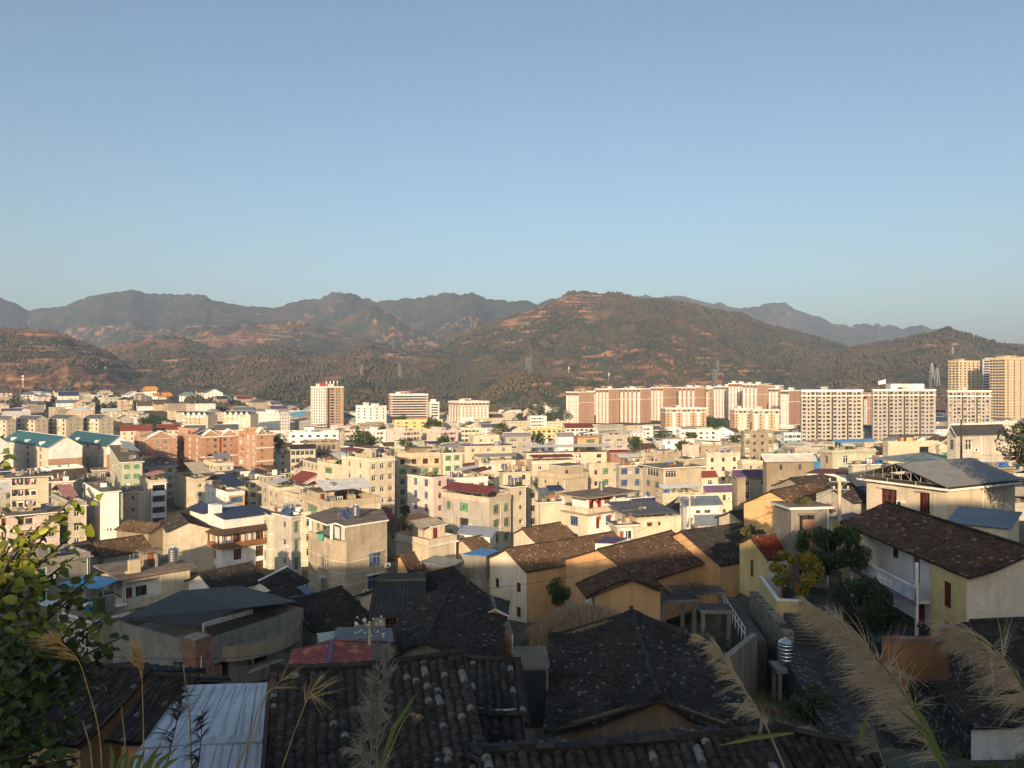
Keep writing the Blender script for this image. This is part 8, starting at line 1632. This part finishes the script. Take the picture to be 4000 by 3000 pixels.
plume('second big reed plume arching in from the right edge', [(4180, 3060, 2.2), (4050, 2780, 2.2), (3930, 2580, 2.2), (3810, 2490, 2.2), (3700, 2448, 2.2)], .08, 1250, .18, (-1, .35), 'plume_tan', .0038, 2, .45, ribbon=.0009, stemmat='blade_green')
plume('slender reed plume bending across the black tiled roof', [(3080, 3040, 2.4), (2990, 2830, 2.4), (2900, 2680, 2.4), (2820, 2550, 2.4), (2728, 2478, 2.4)], .22, 560, .12, (-1, .3), 'plume_tan', .0026, 3, .35, ribbon=.0009)
plume('golden sunlit reed head bowing left among the leaves', [(400, 3040, 3.0), (385, 2850, 3.0), (340, 2680, 3.0), (300, 2570, 3.0), (215, 2490, 3.0)], .70, 130, .28, (-1, -.1), 'plume_gold', .0022, 4, .25, ribbon=.0012)
plume('upright golden reed head left of the pale metal roof', [(560, 3040, 3.0), (560, 2850, 3.0), (556, 2700, 3.0), (552, 2600, 3.0), (548, 2530, 3.0)], .55, 110, .19, (-.5, -.6), 'plume_gold', .002, 5, -.1, ribbon=.0011)
plume('dark drooping reed head over the pale metal roof', [(640, 3060, 2.8), (660, 2950, 2.8), (690, 2820, 2.8), (705, 2720, 2.8), (708, 2640, 2.8)], .30, 420, .15, (-.9, .6), 'plume_dark', .002, 6, .9, ribbon=.0012)
plume('small dark reed head right of the drooping one', [(760, 3060, 2.8), (775, 2980, 2.8), (785, 2900, 2.8), (790, 2830, 2.8), (796, 2790, 2.8)], .2, 240, .12, (-.6, .6), 'plume_dark', .0018, 7, .9, ribbon=.0012)
plume('thin reed head fanning over the roof edge, left of the nearest roof', [(1085, 3050, 2.6), (1150, 2860, 2.6), (1190, 2760, 2.6), (1215, 2700, 2.6), (1235, 2660, 2.6)], .42, 60, .22, (.7, -.3), 'plume_straw', .0016, 8, .1, ribbon=.0009)
plume('wispy reed head fanning over the pale metal roof corner', [(960, 2990, 2.6), (1000, 2850, 2.6), (1035, 2720, 2.6), (1065, 2690, 2.6), (1110, 2650, 2.6)], .35, 46, .22, (.9, -.1), 'plume_straw', .0014, 9, .15, ribbon=.0008)
plume('tall grey weed in the middle of the nearest roof, orange tips', [(1470, 3060, 2.5), (1475, 2900, 2.5), (1480, 2760, 2.5), (1500, 2640, 2.5), (1515, 2545, 2.5)], .06, 520, .13, (.1, -.2), 'plume_grey', .0022, 10, -.2, spread=.3, width=2.2, ribbon=.0011, name='dry_weed', cat='weed')
plume('second stem of the grey weed, leaning left', [(1440, 3060, 2.5), (1450, 2920, 2.5), (1455, 2820, 2.5), (1470, 2700, 2.5), (1480, 2610, 2.5)], .06, 420, .13, (-.3, -.2), 'plume_grey', .0022, 11, -.1, spread=.4, width=2.2, ribbon=.0011, name='dry_weed', cat='weed')
plume('low grey side stem of the weed, arching left', [(1470, 3060, 2.5), (1420, 2960, 2.5), (1390, 2930, 2.5), (1350, 2920, 2.5)], .1, 160, .09, (-.6, .6), 'plume_grey', .0016, 12, .5, ribbon=.001, name='dry_weed', cat='weed')
plume('single bowed straw reed right of the grey weed', [(1480, 3040, 2.5), (1530, 2920, 2.5), (1570, 2830, 2.5), (1600, 2790, 2.5), (1625, 2790, 2.5)], .6, 60, .09, (1, .4), 'plume_straw', .0016, 13, .6, ribbon=.0009)
plume('grey reed tuft at the bottom right under the big plume', [(3480, 3060, 2.3), (3440, 2950, 2.3), (3420, 2890, 2.3), (3390, 2840, 2.3)], .15, 260, .12, (-1, .3), 'plume_grey', .0018, 14, .5, ribbon=.001)
blade('long green grass blade right of the grey weed', [(1480, 3010, 2.5), (1540, 2840, 2.5), (1640, 2690, 2.5)], .008); blade('green grass blade crossing the grey weed', [(1480, 3010, 2.5), (1460, 2940, 2.5), (1435, 2850, 2.5)], .006)
blade('green blade at the lowest tiled roof', [(3100, 2862, 2.3), (2950, 2880, 2.3), (2810, 2912, 2.3)], .008); blade('broad grey-green blade over the largest plume', [(3700, 3040, 2.0), (3620, 2870, 2.0), (3500, 2760, 2.0)], .007); blade('second broad blade beside the largest plume', [(3680, 2960, 2.0), (3620, 2830, 2.0), (3560, 2730, 2.0)], .006)
blade('dark green blade crossing the path', [(3360, 2900, 2.2), (3370, 2840, 2.2), (3400, 2780, 2.2)], .007)
for i in range(9): blade('green blade %s in the tuft at the foot of the pale metal roof' % ('leftmost', 'second', 'third', 'fourth', 'middle', 'sixth', 'seventh', 'eighth', 'rightmost')[i], [(430 + i * 22, 3060, 2.6), (440 + i * 26, 2960 + (i % 3) * 15, 2.6), (430 + i * 34 + (i % 2) * 30, 2900 + (i * 37) % 60, 2.6)], .008)
def straw(label, a, b, r=.0016):
    A, B = W(*a), W(*b); e = empty('straw', A); tag(e, label, 'straw'); m = MB(); m.tube([(0, 0, 0), (B - A) * .5 + Vector((.01, 0, 0)), B - A], [r * 1.3, r, r * .7], 'plume_straw', 5); m.build('stem', e)
for a, b, lb in (((362, 3020, 3), (323, 2815, 3), 'bare broken straw left of the golden reed'), ((482, 3020, 3), (474, 2762, 3), 'bare upright straw between the two golden reeds'), ((748, 3020, 2.8), (716, 2600, 2.8), 'long bare straw crossing the pale metal roof'), ((925, 3000, 2.7), (1010, 2760, 2.7), 'bare straw leaning right at the edge of the pale roof')): straw(lb, a, b, .003)
# ---------------------------------------------------------------- the rest of the town: every remaining house, fitted between the ones above
def cap(xa, xb, Y):
    """highest picture line a filler at distance Y may reach without hiding the visible part of a house behind it"""
    c = 0
    for p in PLACED:
        if p['Y'] > Y and p['x1'] > xa and p['x0'] < xb and p.get('yb'): c = max(c, p['yb'])
    return c
fg = random.Random(21)
HITS = np.array([p['poly'] for p in PLACED])
def hidden(xa, xb, yt, Y):
    n = 0
    for x in np.linspace(xa, xb, 7):
        c = min([p['yt'] for p in PLACED if p['Y'] < Y and p['x0'] <= x <= p['x1']] + [9999])
        n += yt > c - 4
    return n >= 7
def free(x, y, r, k=.72):
    global HITS
    d = np.hypot(HITS[:, 0] - x, HITS[:, 1] - y); return bool((d > (HITS[:, 2] + r) * .66).all())
walls_ = ['wall_cream'] * 6 + ['wall_beige'] * 5 + ['wall_grey'] * 4 + ['wall_white'] * 6 + ['wall_pink'] + ['wall_stain'] * 2 + ['wall_pink', 'wall_green', 'wall_tan']
CW = {'wall_cream': 'cream', 'wall_beige': 'beige', 'wall_grey': 'grey', 'wall_white': 'white', 'wall_stain': 'stained', 'wall_pink': 'pink', 'wall_green': 'pale green', 'wall_tan': 'tan'}
rm_ = ['metal_grey', 'metal_red', 'metal_greyblue', 'metal_white', 'metal_slate', 'metal_navy', 'metal_purple', 'metal_tan', 'metal_sky', 'metal_palegreen']
RN = {'metal_grey': 'grey', 'metal_red': 'dark red', 'metal_greyblue': 'blue-grey', 'metal_white': 'white', 'metal_slate': 'slate', 'metal_navy': 'navy', 'metal_purple': 'purple', 'metal_tan': 'tan', 'metal_sky': 'bright blue', 'metal_palegreen': 'pale green', 'fartile_brown': 'brown tiled', 'fartile_dark': 'dark tiled', 'fartile_red': 'red tiled', 'fartile_orange': 'orange tiled'}
nfill = 0
rows = [138, 152, 167, 184, 202, 221, 242, 264, 288, 314, 342, 374, 410, 450, 495, 545, 600, 660, 730, 800, 880, 960, 1020, 1080]
for Yr in rows:
    step = 11.5 if Yr < 300 else (16 if Yr < 550 else 22); half = Yr * .70; x = -half
    while x < half:
        X = x + fg.uniform(-2, 2); Yv = Yr * fg.uniform(.97, 1.03); x += step
        s = X / Yv
        if Yv < 200 and s > .22 : 
            if Yv < 130: continue
        L = fg.uniform(8, 13) if Yr < 550 else fg.uniform(12, 22)
        if not free(X, Yv + L * .4, L * .55): continue
        a = fg.uniform(28, 46) if s < -.1 else (fg.uniform(10, 40) if s < .25 else fg.uniform(-5, 22))
        fl = fg.choice((3, 3, 4, 4, 5, 5)) if Yr < 300 else fg.choice((3, 4, 4, 5, 6))
        if Yr > 600: fl = fg.choice((2, 3, 3, 4))
        g_ = gz(X, Yv) - CZ; zt = g_ + fl * 3.1 + .6
        xc = 2000 + s * 3000; hw = L / Yv * 3000 * .62; yt = 1500 - zt / Yv * 3000
        lim = cap(xc - hw, xc + hw, Yv) + 6
        lim2 = np.interp(Yv, [110, 140, 200, 300, 420, 600, 1000], [2110, 2015, 1855, 1765, 1712, 1662, 1612])
        if s < -.25 and Yv > 500: lim2 = 1500
        if Yv < 150 and s < -.15: continue
        wl = fg.choice(walls_); k = fg.random(); top = 'par' if k < .42 else ('slab' if k < .6 else ('gx' if k < .82 else ('gy' if k < .92 else 'hip')))
        if Yv < 150: top = fg.choice(('gx', 'gx', 'gy', 'par', 'slab'))
        if top in ('gx', 'gy', 'hip'): lim += L * .27 / Yv * 3000
        yt = max(yt, lim, lim2 - fg.uniform(0, 25)); zt = -(yt - 1500) / 3000 * Yv
        if zt - g_ < 3.2: continue
        if hidden(xc - hw * .8, xc + hw, yt, Yv) or xc + hw < -20 or xc - hw > 4020: continue
        fl = max(1, int((zt - g_) / 3.05))
        rmt = fg.choice(rm_) if fg.random() < (.3 if Yv < 170 else .6) else fg.choice(('fartile_brown', 'fartile_brown', 'fartile_dark'))
        ext = []; can = None
        if top in ('par', 'slab'):
            if fg.random() < .5: can = fg.choice(rm_); ext.append(('can', fg.uniform(0, .3), fg.uniform(0, .2), fg.uniform(.6, 1), fg.uniform(.7, 1), 2.3, fg.choice(('L', 'R', 'F', 'gx', 'gy')), can))
            if fg.random() < .5: ext.append(('pent', fg.uniform(.05, .4), fg.uniform(.2, .5), fg.uniform(.6, .95), fg.uniform(.7, .95), fg.uniform(2.2, 2.9)))
        if ext and yt - 2.9 / Yv * 3000 < lim - 4: ext = []; can = None
        tk = [(fg.uniform(.1, .9), fg.uniform(.1, .6))] if (fg.random() < .5 and top in ('par', 'slab') and Yv < 420) else []
        ht = [(fg.uniform(.2, .8), fg.uniform(.2, .6))] if (fg.random() < .12 and top in ('par', 'slab') and Yv < 350) else []
        d = 'flat roof' if not can else '%s rooftop canopy' % RN[can]
        if top in ('gx', 'gy', 'hip'): d = '%s %sroof' % (RN[rmt], 'hip ' if top == 'hip' else 'gabled ')
        far = Yv > 480
        stl = fg.choice(('d3', 'g2', 'g3', 'bal2', 'mix', 'bal', 'bal2', 'mixb', 'rb', 'd2')) if Yv < 480 else fg.choice(('d3', 'd4', 'bal2'))
        stA = fg.choice(('none', 'd1', 's2', 'd2', 'g1', 'mix')) if not far else 'd3'
        wpx = L / Yv * 3000 * .5
        b = bld(xc - hw * .8, xc, xc + hw * 1.1, yt, Yv, a, None, None, wl, stA, stl, top, None, fh=3.05, roofmat=rmt, ext=ext, tanks=tk, heaters=ht, auto=True, ac=1, floors=min(fl, 6), len_a=L * fg.uniform(.7, 1), len_b=L * fg.uniform(.9, 1.25), band=fg.random() < .3, group='houses filling the town' if not far else 'houses at the far edge of town', grille=Yv < 180, over=.5)
        b['desc'] = '%s %s house with %s' % (CW[wl], ['', 'one-storey', 'two-storey', 'three-storey', 'four-storey', 'five-storey', 'six-storey'][min(fl, 6)], d); b['colour'] = CW[wl]; b['yt'] = yt
        HITS = np.vstack([HITS, [b['poly']]]); nfill += 1
print('fillers', nfill)
# past three hundred the smallest far houses become one mass
_small = sorted(TODO, key=lambda p: (p['x1'] - p['x0']))[:max(0, len([o for o in COL.objects if o.parent is None and o.get('category') == 'house']) - 288)]
if _small:
    bpy.context.view_layer.update(); objs = []; roots = [p['root'] for p in _small] + [t for p in _small for t in p['tanks']]
    for r_ in roots:
        for o in r_.children_recursive:
            if o.type == 'MESH': objs.append(o)
    CV, CL, CT, CM, CU, CA, off, mats = [], [], [], [], [], [], 0, []; cache = {}
    for o in objs:
        me = o.data
        if me.name not in cache:
            nv, nl, nf = len(me.vertices), len(me.loops), len(me.polygons); v = np.zeros(nv * 3, np.float32); me.vertices.foreach_get('co', v); l = np.zeros(nl, np.int32); me.loops.foreach_get('vertex_index', l); t = np.zeros(nf, np.int32); me.polygons.foreach_get('loop_total', t)
            mi = np.zeros(nf, np.int32); me.polygons.foreach_get('material_index', mi); u = np.zeros(nl * 2, np.float32)
            if me.uv_layers: me.uv_layers[0].data.foreach_get('uv', u)
            a = np.zeros(nf, np.float32); me.attributes['tv'].data.foreach_get('value', a); ids = []
            for m_ in me.materials:
                if m_ not in mats: mats.append(m_)
                ids.append(mats.index(m_))
            cache[me.name] = (v.reshape(-1, 3), l, t, np.array(ids)[mi], u, a)
        v, l, t, mi, u, a = cache[me.name]; M_ = np.array(o.matrix_world); CV.append(v @ M_[:3, :3].T + M_[:3, 3]); CL.append(l + off); off += len(v); CT.append(t); CM.append(mi); CU.append(u); CA.append(a)
    me = bpy.data.meshes.new('distant_houses'); V = np.concatenate(CV).astype(np.float32); L_ = np.concatenate(CL); T_ = np.concatenate(CT); me.vertices.add(len(V)); me.vertices.foreach_set('co', V.ravel()); me.loops.add(len(L_)); me.loops.foreach_set('vertex_index', L_)
    me.polygons.add(len(T_)); me.polygons.foreach_set('loop_start', np.concatenate([[0], np.cumsum(T_)[:-1]]).astype(np.int32)); me.polygons.foreach_set('material_index', np.concatenate(CM).astype(np.int32))
    for m_ in mats: me.materials.append(m_)
    me.uv_layers.new(name='UVMap').data.foreach_set('uv', np.concatenate(CU)); me.attributes.new('tv', 'FLOAT', 'FACE').data.foreach_set('value', np.concatenate(CA)); me.update(calc_edges=True)
    bpy.data.batch_remove(objs + roots); J = newobj('distant_houses', me); tag(J, 'mass of small pale houses at the far edge of the town under the hills', 'houses', kind='stuff')
    PLACED = [p for p in PLACED if not any(p is q for q in _small)]; TODO = [p for p in TODO if not any(p is q for q in _small)]
# name each remaining house by the one it stands next to
anch = [p for p in PLACED if p['short'] and not p['auto']]
def rel(p, q):
    dx = p['cx'] - q['cx']; dy = p['yt'] - q['yt']
    v = 'above' if dy < -18 else ('below' if dy > 18 else ''); h = 'left' if dx < -25 else ('right' if dx > 25 else '')
    if v and not h: return v
    if h and not v: return h + ' of'
    if not h and not v: return 'behind' if p['Y'] > q['Y'] else 'in front of'
    return v + ' and ' + h + ' of'
used = {}
for p in PLACED: used[p['root'].get('label', '')] = 1
from collections import defaultdict
buckets = defaultdict(list)
for p in TODO:
    q = min(anch, key=lambda q: abs(q['cx'] - p['cx']) + 1.6 * abs(q['yt'] - p['yt']) + (0 if not q['short'] in ('',) else 999))
    p['anchor'] = q; p['rel'] = rel(p, q); buckets[(p['desc'], p['rel'], q['short'])].append(p)
for k, L in buckets.items():
    L.sort(key=lambda p: p['cx'])
    for i, p in enumerate(L):
        o = '' if len(L) == 1 else (', leftmost' if i == 0 else (', rightmost' if i == len(L) - 1 else ', ' + ORD[i].strip() + ' from left'))
        lb = '%s %s the %s%s' % (k[0], k[1], k[2], o)
        while lb in used: lb += ', nearer'
        used[lb] = 1
        ws = lb.split()
        if len(ws) > 16: lb = lb.replace(' and left of', ' left of').replace(' and right of', ' right of').replace('-storey house', '-storey house')
        p['root']['label'] = lb; p['short'] = '%s house %s the %s' % (p['colour'], k[1].replace(' and left of', '-left of').replace(' and right of', '-right of'), k[2])
# steel tanks and solar heaters are named after the roof they stand on
for p in PLACED:
    T = defaultdict(list)
    for r in p.get('tanks', []): T[r['category']].append(r)
    for c, L in T.items():
        L.sort(key=lambda r: r.location.x / r.location.y)
        for i, r in enumerate(L):
            o = '' if len(L) == 1 else ('leftmost ' if i == 0 else ('rightmost ' if i == len(L) - 1 else ORD[i] + ''))
            kd = 'steel water tank' if c == 'water tank' else 'solar water heater'
            lb = ('%s%s on the roof of the %s' % (o, kd, p['short']))
            n = 2
            while lb in used: lb = ('small ' if n == 2 else 'pale ') + lb; n += 1
            used[lb] = 1; r['label'] = ' '.join(lb.split()[:18]); 
            if '_own' in r: del r['_own']

for o in COL.objects:
    l = o.get('label')
    if l and len(l.split()) > 16 and o.parent is None:
        for a, b in ((' rooftop canopy', ' canopy'), ('steel water tank on the roof of the', 'steel tank on the'), ('solar water heater on the roof of the', 'solar heater on the'), (' gabled roof', ' roof'), (' and left of', ' left of'), (' and right of', ' right of'), (', second from left', ', second'), (', third from left', ', third')):
            if len(l.split()) > 16: l = l.replace(a, b)
        l = ' '.join(l.split()[:16]); o['label'] = l
